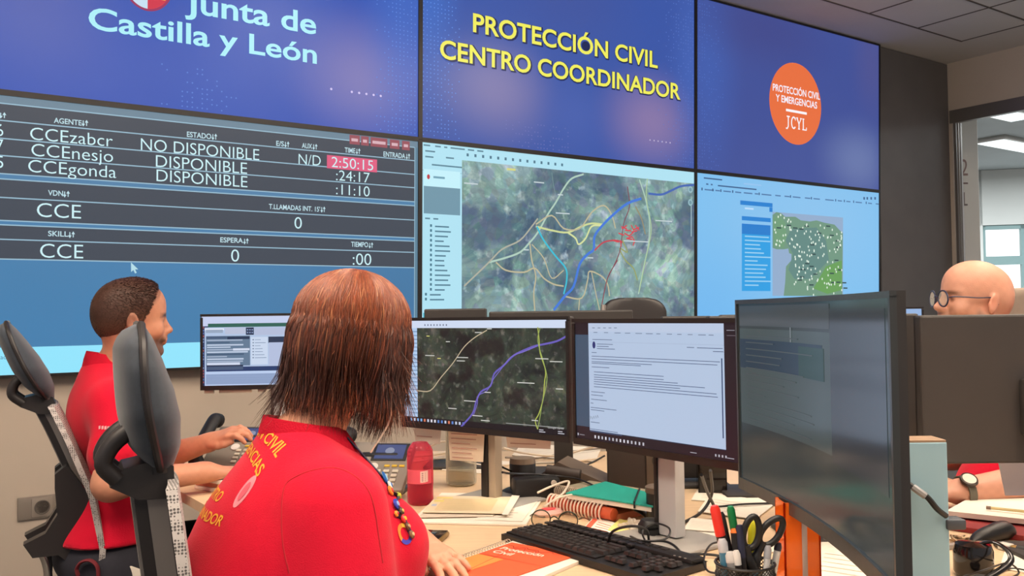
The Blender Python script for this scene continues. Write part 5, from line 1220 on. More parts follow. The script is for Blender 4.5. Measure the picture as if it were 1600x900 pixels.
# black strap / adapter cable
g = G(); pts = [at_z(x, y, DESK + z) for x, y, z in ((940, 776, .045), (962, 782, .046), (985, 790, .046), (1004, 800, .03), (1016, 812, .004))]; g.tube(spline(pts, 6), .012, 10, flat=.5); one(g, 'cable_plug', m_blk, 'black plug and thick lead lying over the coil-bound books', 'cable', loc=pts[0])
q = dz(782, 774); t = thing('power_adapter', 'black power adapter with a white knob between the papers and round speaker', 'adapter', (q.x + .10, q.y - .04, DESK), R(12)); G().box((0, 0, .03), (.13, .055, .058), bev=.008).build('body', m_blk, t); G().cyl((.045, -.03, .045), (.045, -.036, .045), .008).build('knob', mat('white_knob', (232, 222, 206), .4), t)
# dark pen box in the back
q = dz(1117, 772); t = thing('pen_box', 'dark square pen box with pens standing behind the e-mail monitor', 'pen holder', (q.x, q.y + .04, DESK), R(-8))
g = G()
for x, y, sx_, sy_ in ((-.038, 0, .004, .08), (.038, 0, .004, .08), (0, -.038, .08, .004), (0, .038, .08, .004)): g.box((x, y, .05), (sx_, sy_, .10))
g.box((0, 0, .002), (.08, .08, .004)); g.build('box', mat_clear('smoky_plastic', (40, 32, 28), .7), t)
for k in range(7): 
    x, y = random.uniform(-.025, .025), random.uniform(-.025, .025); one(G().tube([Vector((q.x + x, q.y + .04 + y, DESK + .006)), Vector((q.x + x * 1.5, q.y + .04 + y * 1.4, DESK + .125))], .004, 8), 'pen', mat('pen_%d' % (k % 3), ((60, 56, 54), (150, 140, 130), (96, 86, 80))[k % 3], .4), 'thin pen standing in the dark square pen box', 'pen', loc=(q.x + x, q.y + .04 + y, DESK + .006), group='pens in the dark square pen box')
# --- mesh pen cup with pens and scissors
qc = at_d(1164, 882, 1.43); qc.z = DESK; CR, CHT = .046, .121
cup = thing('pen_cup', 'round black mesh pen cup in the foreground left of the orange box', 'pen cup', (qc.x, qc.y, DESK)); g = G()
for z in (.004, CHT): g.ring((0, 0, z), (0, 0, 1), CR, .0022, 40, 6)
g.ring((0, 0, CHT - .016), (0, 0, 1), CR, .0014, 40, 5); g.lathe([(0, .001), (CR, .001), (CR, .004), (0, .004)], closed=True, n=32); g.build('rim_and_floor', m_blk, cup); g = G()
for k in range(40):
    for s in (-1, 1): g.tube([Vector((CR * math.cos(2 * math.pi * k / 40 + s * .5 * i), CR * math.sin(2 * math.pi * k / 40 + s * .5 * i), .004 + (CHT - .004) * i / 6)) for i in range(7)], .0008, 4, cap=False)
g.build('wire_mesh', m_blk, cup)
g = G().lathe([(CR - .0015, .004), (CR - .0015, CHT - .02)], n=32, closed=True); g.build('inner_liner', mat_clear('dark_liner', (30, 26, 24), .55), cup)
def pen(px, py, bx, by, r, col, capcol, caplen, label, kind='pen', tipd=None, col2=None):
    """pen standing in the cup; (px, py) its top on the photograph, (bx, by) its foot in the cup"""
    top = at_d(px, py, qc.y + (tipd or 0)); ft = Vector((qc.x + bx, qc.y + by, DESK + .008)); d = (top - ft); L = d.length; M = Matrix.Translation(ft) @ Vector((0, 0, 1)).rotation_difference(d).to_matrix().to_4x4()
    t = thing(kind, label, kind.replace('_', ' '), M=M)
    G().lathe([(0, 0), (r * .5, .001), (r, .012), (r, L - caplen), (0, L - caplen)], closed=True, n=16).build('barrel', mat('pen_barrel_%d_%d_%d' % col, col, .35), t)
    G().lathe([(0, L - caplen), (r * 1.08, L - caplen), (r * 1.08, L - .006), (r * .7, L), (0, L)], closed=True, n=16).build('cap', mat('pen_cap_%d_%d_%d' % capcol, capcol, .3), t)
    if col2: G().lathe([(r * 1.02, L * .45), (r * 1.02, L - caplen - .002)], closed=True, n=16).build('label', mat('pen_label_%d_%d_%d' % col2, col2, .5), t)
    return t
pen(1116, 790, -.008, .0, .0075, (34, 28, 28), (226, 56, 44), .048, 'thick marker with a red cap, leftmost high in the pen cup', 'marker')
pen(1141, 791, .012, .014, .006, (40, 34, 34), (24, 120, 66), .036, 'pen with a green cap standing in the pen cup', 'pen')
pen(1126, 800, .0, -.02, .0055, (36, 30, 30), (44, 40, 40), .03, 'black pen leaning left behind the red-capped marker', 'pen', .02)
pen(1147, 826, -.01, -.022, .006, (30, 26, 26), (226, 120, 50), .006, 'black pen with an orange end in the pen cup', 'pen', -.01)
pen(1155, 820, -.002, -.028, .0062, (30, 26, 28), (40, 40, 60), .05, 'dark pen just left of the scissors', 'pen', -.012)
pen(1178, 812, .01, .01, .0085, (214, 206, 50), (206, 200, 40), .04, 'yellow highlighter seen through the scissors\' handle', 'highlighter', .012)
pen(1128, 842, -.022, -.012, .0075, (72, 128, 156), (196, 196, 200), .02, 'blue-grey pen at the left rim of the pen cup', 'pen', -.01)
pen(1141, 862, -.014, -.03, .008, (150, 148, 146), (206, 202, 198), .016, 'short white-capped pen at the front of the pen cup', 'pen', -.02)
pen(1150, 860, -.006, -.034, .0055, (34, 30, 30), (226, 222, 216), .022, 'black pen with a white printed end at the front of the pen cup', 'pen', -.026)
pen(1217, 848, .026, .006, .0055, (226, 224, 222), (50, 46, 60), .012, 'white ballpoint leaning right out of the pen cup', 'pen', .0)
pen(1200, 852, .02, -.02, .0055, (214, 212, 210), (170, 170, 176), .02, 'clear ballpoint below the scissors\' right handle', 'pen', -.012)
# scissors
M_S = Matrix.Translation(Vector((qc.x + .004, qc.y - .012, 0))); sc = thing('scissors', 'pair of black-handled scissors standing points down in the pen cup', 'scissors', (qc.x + .004, qc.y - .014, DESK + .01))
def spx(px, py): v = at_d(px, py, qc.y - .014); return v
def loopy(cx, cy, rx, ry, ang, r):
    pts = []
    for k in range(29):
        a = 2 * math.pi * k / 28; x, y = rx * math.cos(a) * (1 + .12 * math.sin(a)), ry * math.sin(a); X_ = x * math.cos(ang) - y * math.sin(ang); Y_ = x * math.sin(ang) + y * math.cos(ang); pts.append(spx(cx + X_, cy + Y_))
    return pts
for (cx, cy, rx, ry, ang, tail, dy, far) in ((1174, 832, 12, 25, R(10), [(1166, 852), (1170, 872), (1178, 893)], 0, (1183, 1000)), (1207, 832, 13, 25, R(38), [(1194, 848), (1184, 870), (1178, 893)], .006, (1172, 1000))):
    g = G(); off = Vector((0, dy, 0)); g.tube([p + off for p in loopy(cx, cy, rx, ry, ang, 0)], .0052, 10, cap=False); g.tube([p + off for p in spline([spx(*q) for q in tail], 6)], [.0065] * 6 + [.0085] * 7, 10); h_ = g.build('handle', m_blk, sc, world=True)
    g = G(); a = spx(1178, 890) + off; b = spx(*far) + off; b.z = max(b.z, DESK + .012); n = Vector((1, 0, 0)); g.add([a - n * .008, a + n * .008, b + n * .001, b - n * .001, a - n * .008 + Vector((0, .002, 0)), a + n * .008 + Vector((0, .002, 0)), b + n * .001 + Vector((0, .002, 0)), b - n * .001 + Vector((0, .002, 0))], [(0, 1, 2, 3), (7, 6, 5, 4), (0, 3, 7, 4), (1, 5, 6, 2), (0, 4, 5, 1), (3, 2, 6, 7)]); g.build('blade', m_steel, sc, world=True)
G().cyl(spx(1178, 893) + Vector((0, -.010, 0)), spx(1178, 893) + Vector((0, .012, 0)), .0045).build('pivot', mat('pivot_blue', (60, 90, 110), .35), sc, world=True)
# --- orange upright box
a, b = at_d(1225, 820, 1.52), at_d(1282, 820, 1.52); zt = zof(1240, 786, 1.52)
ob = thing('acrylic_box', 'tall orange see-through plastic box with a grey stripe beside the pen cup', 'box', ((a.x + b.x) / 2, 1.545, DESK)); hw_ = (b.x - a.x) / 2; hh = zt - DESK
m_or = mat_clear('orange_acrylic', (255, 116, 30), .80); g = G()
for x, y, sx_, sy_ in ((-hw_ + .0015, 0, .003, .05), (hw_ - .0015, 0, .003, .05), (0, -.0235, 2 * hw_, .003), (0, .0235, 2 * hw_, .003)): g.box((x, y, hh / 2), (sx_, sy_, hh))
g.box((0, 0, .0015), (2 * hw_, .05, .003)); g.build('box', m_or, ob)
G().box((.003, -.0262, hh / 2 + .008), (.009, .0025, hh * .72), bev=.001).build('stripe', mat('stripe_grey', (170, 150, 140), .5), ob)
# --- right-hand side of the desk
t = sheet('large open white notebook with a pencil on it, in front of the bald man', [(1478, 806), (1628, 822), (1650, 776), (1545, 768)], .018, name='notebook', cat='notebook', th=.012, m=m_paper)
sheet('dark red folder under the white notebook', [(1470, 826), (1600, 846), (1640, 806), (1500, 790)], .001, name='folder', cat='folder', th=.012, m=mat('dark_red_card', (132, 30, 30), .6))
a, b = at_z(1541, 793, DESK + .037), at_z(1640, 803, DESK + .037); M = Matrix.Translation(a) @ Vector((1, 0, 0)).rotation_difference(b - a).to_matrix().to_4x4(); t = thing('pencil', 'yellowish pencil lying on the white notebook', 'pencil', M=M); L = (b - a).length
G().cyl((.008, 0, 0), (L, 0, 0), .0036, n=6).build('shaft', mat('pencil_yellow', (206, 186, 130), .4), t); G().cyl((0, 0, 0), (.010, 0, 0), .0042).build('eraser', mat('eraser_brown', (120, 96, 80), .6), t)
g = G(); secs = []; a, b = dz(1516, 838, .02), dz(1582, 826, .02); ax = (b - a).normalized(); sd = Vector((-ax.y, ax.x, 0))
for k in range(15):
    s = k / 14; c = a + (b - a) * s; e = math.sqrt(max(.03, 1 - (2 * s - 1) ** 4)); w_ = .026 * e * (.55 + .45 * s); h_ = .024 * e * (.5 + .5 * s); secs.append([Vector((c.x, c.y, DESK + .001 + h_)) + sd * w_ * math.cos(2 * math.pi * j / 16) + Vector((0, 0, h_)) * math.sin(2 * math.pi * j / 16) for j in range(16)])
g.sweep(secs); one(g, 'spectacle_case', m_blk, 'black rounded spectacle case in front of the white notebook', 'case', loc=(a.x, a.y, DESK))
q = dz(1530, 905); t = thing('headset', 'glossy black headset ear cups lying at the right front of the desk', 'headset', (q.x, q.y, DESK)); m_gl = mat('black_gloss', (20, 17, 17), .12)
G().lathe([(0, 0), (.03, 0), (.036, .01), (.036, .05), (.032, .062), (0, .066)], (0, .02, 0), closed=True).build('ear_cup', m_gl, t)
G().lathe([(0, 0), (.034, 0), (.04, .012), (.03, .024), (.016, .02), (0, .014)], (-.035, -.075, 0), closed=True).build('ear_cushion', m_blk, t)
G().tube(spline([(-.01, .03, .05), (.03, .0, .07), (.035, -.05, .05), (-.03, -.075, .02)], 8), .006, 8, flat=.5).build('headband', m_gl, t)
a, b = dz(1563, 852, .008), dz(1600, 860, .008); M = flatM(a, b); t = thing('cable_connector', 'white cable connector with a black plug at the right edge of the desk', 'connector', M=M)
G().box((.012, 0, .008), (.026, .02, .014), bev=.002).build('housing', mat('connector_white', (206, 206, 196), .4), t); G().box((.032, 0, .008), (.014, .016, .012), bev=.002).build('gold_collar', mat('gold', (206, 180, 110), .3, metal=.8), t); G().tube([(.038, 0, .008), (.06, 0, .008), (.085, -.005, .008), (.16, -.02, .006)], [.010, .009, .004, .003], 10).build('black_plug', m_blk, t)
sheet('pale paper corner under the white connector at the right', [(1562, 888), (1650, 905), (1660, 868), (1570, 862)], .001, th=.002)
t = sheet('lilac-white paper sheet hanging below the monitor on the far right', [(1562, 784), (1640, 790), (1650, 770), (1566, 768)], .0, th=.001) if False else None
a, b = at_d(1562, 726, 2.02), at_d(1640, 726, 2.02); z0 = DESK + .002; g = G(); zt = a.z + .02
g.add([(a.x, 2.0, zt - .085), (b.x, 2.0, zt - .085), (b.x, 2.03, zt), (a.x, 2.03, zt), (a.x, 2.002, zt - .085), (b.x, 2.002, zt - .085), (b.x, 2.032, zt), (a.x, 2.032, zt)], [(0, 1, 2, 3), (7, 6, 5, 4), (0, 4, 5, 1), (1, 5, 6, 2), (2, 6, 7, 3), (3, 7, 4, 0)])
one(g, 'note_sheet', mat('lilac_paper', (196, 186, 190), .85), 'pale lilac note sheet stuck under the far-right monitor', 'paper', loc=(a.x, 2.0, zt))
# a jumble of small metal bits by the blue column
g = G(); q = dz(1486, 845)
for k in range(9): c = q + Vector((random.uniform(-.02, .025), random.uniform(-.015, .02), .007)); g.ring(c, (random.random() - .5, random.random() - .5, 1), .009, .0022, 14, 6)
one(g, 'key_ring', mat('key_metal', (176, 150, 120), .35, metal=.8), 'bunch of small metal rings and keys beside the pale blue column', 'keys', loc=(q.x, q.y, DESK))
q = dz(1483, 858); one(G().box(Vector((q.x, q.y, DESK + .006)), (.05, .018, .011), Matrix.Rotation(R(8), 3, 'Z'), bev=.002), 'usb_stick', mat('grey_plug', (140, 132, 124), .4), 'grey plug lying beside the pale blue column', 'plug', loc=(q.x, q.y, DESK))
# smartphone under the woman's hand
q0, q1 = dz(640, 850, .004), dz(692, 856, .004); M = flatM(dz(666, 845), dz(698, 838)); t = thing('smartphone', 'black smartphone with gold edge beside the woman\'s hand', 'phone', M=Matrix.Translation(dz(666, 845)) @ Matrix.Rotation(R(-12), 4, 'Z'))
G().box((0, 0, .007), (.085, .10, .012), bev=.005).build('case', mat('gold_case', (150, 120, 70), .35, metal=.5), t); G().box((0, 0, .0136), (.078, .093, .0015), bev=.0006).build('glass', mat('phone_glass', (30, 18, 18), .1), t)
# --- cables
def cable(label, pts, r=.0028, col=None, cat='cable'):
    P = [at_z(x, y, DESK + z) for x, y, z in pts]; g = G().tube(spline(P, 8), r, 7); return one(g, 'cable', col or m_blk, label, cat, loc=P[0])
m_wht = mat('white_cable', (222, 208, 188), .5); m_gry = mat('grey_cable', (120, 108, 96), .5)
cable('thin black cable looping up over the yellow notes behind the keyboard', [(950, 846, .03), (958, 830, .07), (985, 822, .09), (1010, 828, .06), (1016, 850, .02), (1036, 866, .004), (1070, 872, .004)])
cable('thin black cable looping right of the yellow notes towards the keyboard', [(1050, 872, .006), (1062, 862, .01), (1040, 846, .012), (1000, 848, .01), (950, 853, .012), (930, 852, .03)])
cable('coiled black lead around the webcam in front of the canister', [(985, 838, .01), (1005, 845, .03), (1040, 842, .035), (1046, 826, .05), (1024, 818, .05), (1004, 830, .04), (1012, 852, .012), (1020, 862, .004)], .0022)
cable('long black cable arching from the map monitor to the teal folder', [(785, 738, .16), (800, 740, .09), (850, 742, .06), (900, 748, .05), (930, 760, .045), (948, 770, .04)])
cable('second black cable crossing below the map monitor to the right', [(780, 728, .09), (820, 742, .05), (880, 738, .05), (920, 725, .06), (945, 712, .08)])
cable('white cable running along the desk below the map monitor', [(640, 722, .03), (700, 716, .02), (760, 728, .01), (820, 724, .02), (880, 722, .02), (940, 716, .01)], .004, m_wht)
cable('white looped lead beside the black power adapter', [(840, 770, .05), (862, 760, .06), (888, 752, .055), (882, 768, .05), (864, 784, .045)], .003, m_wht)
cable('pale cable curving over the coil-bound books', [(850, 792, .05), (872, 778, .055), (905, 772, .055), (930, 778, .05)], .0025, m_wht)
cable('thick black cable dropping behind the grey column to the right', [(1096, 742, .16), (1106, 770, .09), (1120, 800, .02), (1128, 824, .004)], .004)
cable('black cable crossing the thick one right of the grey column', [(1110, 735, .14), (1112, 772, .06), (1096, 800, .02), (1066, 818, .004)], .004)
cable('black cable loop between the keyboard and pen cup', [(1140, 846, .02), (1112, 850, .03), (1100, 872, .02), (1106, 892, .008), (1130, 896, .004), (1150, 898, .002)], .0022)
cable('black cable end with a plug lying right of the keyboard', [(1066, 868, .006), (1092, 866, .008), (1120, 868, .006), (1140, 874, .004)], .003)
cable('dark cable lying on the sheets behind the pen cup', [(1122, 792, .006), (1160, 788, .01), (1205, 786, .008), (1230, 782, .006)], .0028)
cable('black lead across the headset at the right edge', [(1498, 905, .03), (1540, 890, .06), (1575, 880, .03), (1592, 895, .004), (1570, 905, .004), (1555, 900, .004), (1580, 888, .004), (1620, 895, .004)], .0018)
cable('thin black cable from the pale blue column to the white connector', [(1488, 852, .008), (1510, 848, .01), (1540, 846, .014), (1566, 852, .010)], .0022)
cable('white cable looping in the air behind the clear bottle', [(668, 700, .05), (690, 690, .08), (720, 694, .07), (745, 708, .03), (700, 716, .01), (660, 716, .03)], .004, m_wht)
cable('pale cable hanging in a curve under the map monitor', [(786, 700, .10), (820, 708, .05), (870, 712, .03), (920, 700, .05), (958, 690, .08)], .004, m_wht)
cable('grey cable lying under the curved pale one', [(790, 715, .03), (840, 716, .01), (890, 706, .015), (945, 700, .01)], .0035, m_gry)
cable('grey cables bundled on the desk under the woman\'s monitor', [(600, 700, .04), (640, 712, .02), (690, 708, .015), (730, 700, .01)], .006, m_wht)
# cable with clip across the pale blue column
P = [at_d(1421, 757, 1.385), at_d(1436, 768, 1.375), at_d(1450, 778, 1.372), at_d(1464, 795, 1.375), at_d(1478, 806, 1.385)]
g = G().tube(spline(P, 6), .0045, 8); o = one(g, 'cable', m_blk, 'short black cable clipped across the pale blue column', 'cable', loc=P[0]); G().tube([P[0].lerp(P[1], .4), P[1], P[2].lerp(P[1], .3)], .0058, 8).build('grey_sleeve', mat('grey_sleeve_tube', (140, 140, 140), .4), o, world=True)
G().box(at_d(1488, 817, 1.40), (.030, .03, .016), bev=.003).build('clip', mat('clip_grey', (70, 74, 80), .5), o, world=True)
# --- yellow strap and badge, red bag hanging by the left chair
P = [at_d(x, y, 2.62) for x, y in ((160, 852), (172, 868), (178, 884), (190, 893), (212, 892), (205, 872), (182, 860), (165, 852))]
g = G(); pts = spline(P, 5); g.tube(pts, .007, 6, flat=.3); o = one(g, 'lanyard', mat('yellow_strap', (196, 160, 80), .7, var=.3, scale=60), 'yellow patterned strap hanging from the left operator\'s chair', 'strap', loc=P[0])
g = G().box(at_d(222, 905, 2.60), (.10, .006, .05), Matrix.Rotation(R(20), 3, 'Y'), bev=.002); g.build('white_badge', m_paper, o, world=True)
P = [at_d(x, y, 2.55) for x, y in ((122, 900), (120, 888), (128, 878), (142, 876), (152, 886), (154, 905))]
g = G(); c = at_d(140, 930, 2.58); secs = []
for k in range(8):
    z = c.z - .20 + .21 * k / 7; e = 1 - .25 * (k / 7) ** 3; secs.append([Vector((c.x + .085 * e * math.copysign(abs(math.cos(a)) ** .5, math.cos(a)), c.y + .045 * e * math.copysign(abs(math.sin(a)) ** .5, math.sin(a)), z)) for a in [2 * math.pi * j / 20 for j in range(20)]])
bag = thing('bag', 'dark red bag with a loop handle under the left operator\'s chair back', 'bag', (c.x, c.y, c.z - .2)); m_bag = mat('dark_red_cloth', (96, 14, 26), .8, var=.1, scale=80)
g.sweep(secs); g.build('body', m_bag, bag, world=True); G().tube(spline(P, 6), .009, 8, flat=.5).build('handle', m_bag, bag, world=True)
# ------------------------------------------------------------------ people
def head_field(F, fr, neck_to=None, nose=1.0, jaw=1.0):
    """fr: origin under the chin; face towards +x; units of a 0.235 m head"""
    s = fr.sc; L = fr
    def el(c, r, k=.02, sub=False): F.el(L(*c), [v * s for v in r], fr.R, k * s, sub)
    def rc(a, b, ra, rb, k=.015, sub=False): F.rc(L(*a), L(*b), ra * s, rb * s, k * s, sub)
    el((-.012, 0, .150), (.100, .077, .087))
    el((.018, 0, .168), (.074, .068, .062), .03)
    el((.030, 0, .105), (.060, .060, .085), .03)
    el((-.045, 0, .115), (.062, .066, .066), .03)
    for y in (-1, 1):
        rc((-.004, .052 * y, .062), (.066, .020 * y, .020), .022 * jaw, .019 * jaw, .03)
        el((.058, .040 * y, .084), (.026, .024, .024), .025)
        rc((.078, .008 * y, .134), (.066, .044 * y, .134), .012, .010, .016)
    el((.078, 0, .019), (.018, .021, .017), .018)
    rc((.088, 0, .128), (.108, 0, .088), .008, .0115 * nose, .012)
    el((.112, 0, .085), (.0105, .0115, .010), .008)
    for y in (-1, 1): el((.101, .0125 * y, .081), (.011, .008, .008), .007)
    for y in (-1, 1): F.el(L(.108, .007 * y, .0765), [.004 * s, .0035 * s, .003 * s], fr.R, .003 * s, True)
    el((.089, 0, .060), (.014, .026, .016), .016)
    rc((.099, -.012, .0565), (.099, .012, .0565), .0055, .0055, .006); rc((.091, -.022, .054), (.099, -.010, .0565), .0045, .0055, .006); rc((.091, .022, .054), (.099, .010, .0565), .0045, .0055, .006)
    rc((.096, -.011, .0455), (.096, .011, .0455), .0065, .0065, .006)
    rc((.103, -.016, .0512), (.103, .016, .0512), .0022, .0022, .003, True)
    for y in (-1, 1):
        el((.094, .032 * y, .115), (.015, .018, .012), .012, True)
        el((.0745, .0315 * y, .1145), (.0125, .0125, .0125), .003)
        rc((.084, .020 * y, .121), (.080, .042 * y, .119), .0035, .003, .004)
        # ear
        e = (-.016, .0815 * y, .106)
        Re = fr.R @ np.array(Matrix.Rotation(R(24) * y, 3, 'Z')) @ np.array(Matrix.Rotation(R(-12), 3, 'Y'))
        F.el(L(*e), [.0185 * s, .0080 * s, .033 * s], Re, .006 * s); F.el(L(-.014, .0925 * y, .110), [.0105 * s, .0075 * s, .021 * s], Re, .005 * s, True)
        F.el(L(-.004, .083 * y, .103), [.006 * s, .005 * s, .008 * s], Re, .005 * s)
    if neck_to is not None: F.rc(L(-.022, 0, .055), neck_to, .054 * s, .058 * s, .03)
def skin_col(base, fr, V, stubble=0.0, brow=(60, 40, 30), hairline=None):
    P = fr.inv(V); C = np.tile(np.array(lin(base)), (len(V), 1)); n = np.sin(V[:, 0] * 210) * np.sin(V[:, 1] * 190 + 1) * np.sin(V[:, 2] * 230 + 2); C *= (1 + .05 * n)[:, None]
    x, y, z = P.T; near = (np.abs(x) < .2) & (np.abs(y) < .12) & (z > -.03) & (z < .27)
    def mixc(m, col, a): 
        a = np.clip(a, 0, 1) * m; C[:] = C * (1 - a[:, None]) + np.array(lin(col)) * a[:, None]
    d = np.maximum(np.abs(z - .051) / .011, np.abs(y) / .024); mixc(near & (x > .088), (186, 96, 84), (1 - d) * 1.6)
    mixc(near & (x > .066), brow, np.clip(1.5 - np.maximum(np.abs(z - .1345 + .004 * np.abs(y / .05)) / .0055, np.abs(np.abs(y) - .033) / .02), 0, 1) * .9)
    e = np.sqrt((np.abs(y) - .0315) ** 2 + (z - .1135) ** 2 * 1.8); mixc(near & (x > .07), (90, 52, 40), (1 - e / .014) * 1.2)
    mixc(near, (206, 120, 96), np.clip(1 - np.sqrt((x + .012) ** 2 + (np.abs(y) - .08) ** 2 + (z - .106) ** 2) / .035, 0, 1) * .5)
    if stubble:
        b = np.clip((.072 - z + .25 * np.clip(.05 - x, 0, .1)) / .02, 0, 1) * np.clip((x + .005) / .02, 0, 1) * np.clip((z + .004) / .012, 0, 1); mus = np.clip(1 - np.maximum(np.abs(z - .066) / .008, np.abs(y) / .03), 0, 1) * (x > .08)
        b = np.clip(np.maximum(b, mus * 1.5), 0, 1); lip = (np.maximum(np.abs(z - .051) / .010, np.abs(y) / .022) < 1) & (x > .088); b[lip] = 0
        mixc(near, (72, 52, 44), b * stubble)
    if hairline is not None: mixc(near, hairline[0], hairline[1](x, y, z) * hairline[2])
    return C
def hand_field(F, o, fwd, up, side, s=1.0, curl=.35, spread=.10, thumb_in=0.0):
    """o wrist point, fwd towards the fingers, up the back of the hand, side=+1 thumb to the left of fwd"""
    f = np.array(Vector(fwd).normalized()); u = np.array(Vector(up)); u = u - f * (f @ u); u /= np.linalg.norm(u); t = np.cross(u, f) * side     # t: towards the thumb
    P = lambda x, y, z: np.array(o, float) + (f * x + t * y + u * z) * s
    F.rc(P(-.01, 0, 0), P(.03, 0, .0), .024 * s, .022 * s, .02)
    for y, x in ((.026, .086), (.009, .09), (-.009, .086), (-.025, .078)): F.rc(P(.02, y * .6, .0), P(x, y, .002), .016 * s, .0115 * s, .012)
    for (y, x, l, r), sp in zip(((.027, .088, .070, .0092), (.009, .092, .078, .0095), (-.009, .088, .072, .009), (-.026, .080, .056, .008)), (1.2, .3, -.5, -1.5)):
        a = spread * sp; p = P(x, y, .002); dx = np.cos(a); dy = np.sin(a); ang = curl * .35; cur = [p]; rr = [r]
        for seg, q in ((.45, .9), (.30, 1.0), (.25, .85)):
            p = p + (f * dx * np.cos(ang) + t * dy * np.cos(ang) - u * np.sin(ang)) * l * seg * s; cur.append(p); rr.append(r * q); ang += curl
        rr = [v * s for v in (r, r * .98, r * .93, r * .82)]
        for i in range(3): F.rc(cur[i], cur[i + 1], rr[i], rr[i + 1], .004)
        for i in (0, 1): F.el(cur[i] + u * .001 * s, [rr[i] * 1.07] * 3, None, .004)
    th = [P(.018, .022, -.004), P(.045, .044 - .01 * thumb_in, -.010), P(.072, .052 - .018 * thumb_in, -.014), P(.096, .054 - .026 * thumb_in, -.018)]
    for i, (r0, r1) in enumerate(((.017, .0125), (.0115, .0105), (.0105, .0085))): F.rc(th[i], th[i + 1], r0 * s, r1 * s, .008)
    return P
m_skin = mat_vcol('skin', .48, .35, bump=.12, bscale=260, sss=.12)
m_red = mat('red_polo_cotton', (200, 13, 45), .85, var=.06, scale=9, bump=.25, bscale=420, sheen=.1, spec=.15)
m_redk = mat('red_polo_rib', (182, 12, 40), .85, var=.05, scale=60, bump=.4, bscale=300, spec=.2)
m_trou = mat('navy_trousers', (30, 30, 40), .85, var=.1, scale=100)
def folds(seed, amp):
    rs = np.random.RandomState(seed); W_ = [(rs.uniform(-26, 26, 3), rs.uniform(0, 6.3), rs.uniform(.3, 1)) for _ in range(9)]
    def f(X, Y, Z):
        o = 0
        for w, p, a in W_: o = o + a * np.abs(np.sin(.5 * (X * w[0] + Y * w[1] + Z * w[2] * .7 + 1.2 * np.sin(7 * (X + Y) + 5 * Z + p)) + p))
        return -(amp * (o / 4.5 - .6)).astype(np.float32)
    return f
def torso_field(F, fr, d=1.0, fat=0.0, e=0.0, bust=0.0, sh=.93, shw=.175):
    L = fr; el = lambda c, r, k=.05: F.el(L(*c), [v + e for v in r], fr.R, k); rc = lambda a, b, ra, rb, k=.05: F.rc(L(*a), L(*b), ra + e, rb + e, k)
    el((-.03, 0, .56), (.15 + fat * .6, .185 + fat * .7, .17)); el((.015 + fat * .35, 0, .70), (.125 + fat, .165 + fat * .8, .17)); el((0, 0, sh - .06), (.125 + fat * .35, .165 + fat * .3, .16))
    el((-.045, 0, sh - .02), (.085, .15, .13)); rc((-.02, -shw + .02, sh), (-.02, shw - .02, sh), .062, .062)
    rc((-.03, 0, sh + .095), (-.025, -shw + .05, sh + .02), .05, .05, .05); rc((-.03, 0, sh + .095), (-.025, shw - .05, sh + .02), .05, .05, .05)
    if bust: [el((.10 + fat * .5, y, sh - .10), (.075, .078, .075), .06) for y in (-.078, .078)]

# ============ the woman in front
WT = Fr((-.385, 1.72, 0), R(30)); WH = Fr((-.318, 1.745, 1.105), R(34), R(8), 0, .96)
wsh = lambda y: WT(-.005, .178 * y, .925)
r_el, r_wr = WT(-.01, -.225, .70), WT(.17, -.25, .66); l_el = WT(.10, .235, .80); hw_ = np.array(at_d(653, 846, 1.862)); hw_[2] = max(hw_[2], DESK + .046)
htip = np.array(at_d(708, 884, 1.765)); htip[2] = DESK + .028
w = thing('person', 'woman with shaggy auburn hair in a red polo shirt, seen from behind in the foreground', 'person', (WT.o[0], WT.o[1], 0))
F = Field(); head_field(F, WH, WT(-.02, 0, .99)); torso_field(F, WT, fat=.035, e=-.012, bust=1, sh=.925)
F.chain([wsh(-1), r_el, r_wr], [.058, .044, .029], .03); F.chain([wsh(1), l_el, hw_], [.058, .044, .028], .03)
hand_field(F, hw_, htip - hw_, (0, 0, 1), -1, .98, .20, .16, .5); hand_field(F, r_wr, WT(.4, -.2, .64) - r_wr, (0, 0, 1), 1, .95, .3)
WSK = (216, 158, 128)
body = organic('body', F.mesh(.0042), m_skin, w, lambda V: skin_col(WSK, WH, V))
def legs(fr, name, parent, fwd=.46, z=.50, e=0.0, foot=True):
    F = Field()
    for y in (-1, 1):
        hip, kn, an = fr(-.02, .10 * y, z), fr(fwd, .14 * y, z + .02), fr(fwd + .02, .13 * y, .10)
        F.chain([hip, kn, an], [.095, .068, .05], .04)
    F.el(fr(-.03, 0, z + .05), [.15, .185, .11], fr.R, .05); o = organic(name, F.mesh(.010), m_trou, parent); F = Field()
    for y in (-1, 1): F.rc(fr(fwd + .0, .13 * y, .045), fr(fwd + .17, .14 * y, .035), .042, .034, .03)
    organic('shoes', F.mesh(.008), m_blk, parent)
legs(WT, 'trousers', w)
# polo shirt
F = Field(); torso_field(F, WT, fat=.045, e=.0, bust=1, sh=.925)
F.el(WT(-.10, 0, .70), [.16, .21, .20], WT.R, .06); F.el(WT(-.07, 0, .83), [.13, .19, .15], WT.R, .06)
for s, el_ in ((-1, r_el), (1, l_el)):
    a = wsh(s); b = a + (el_ - a) * .80; F.rc(a, b, .076, .083, .05)
fd = folds(3, .013)
WN = WT(-.015, 0, 1.03)
F.rc(WT(-.03, 0, 1.01), WT(-.012, 0, 1.10), .058, .064, .012, True)
VF = F.mesh(.0075, disp=fd, clip=lambda X, Y, Z: (.50 - Z).astype(np.float32))
shirt = organic('polo_shirt', VF, m_red, w); w_bvh = BVHTree.FromPolygons([tuple(v) for v in VF[0]], [tuple(f) for f in VF[1]])
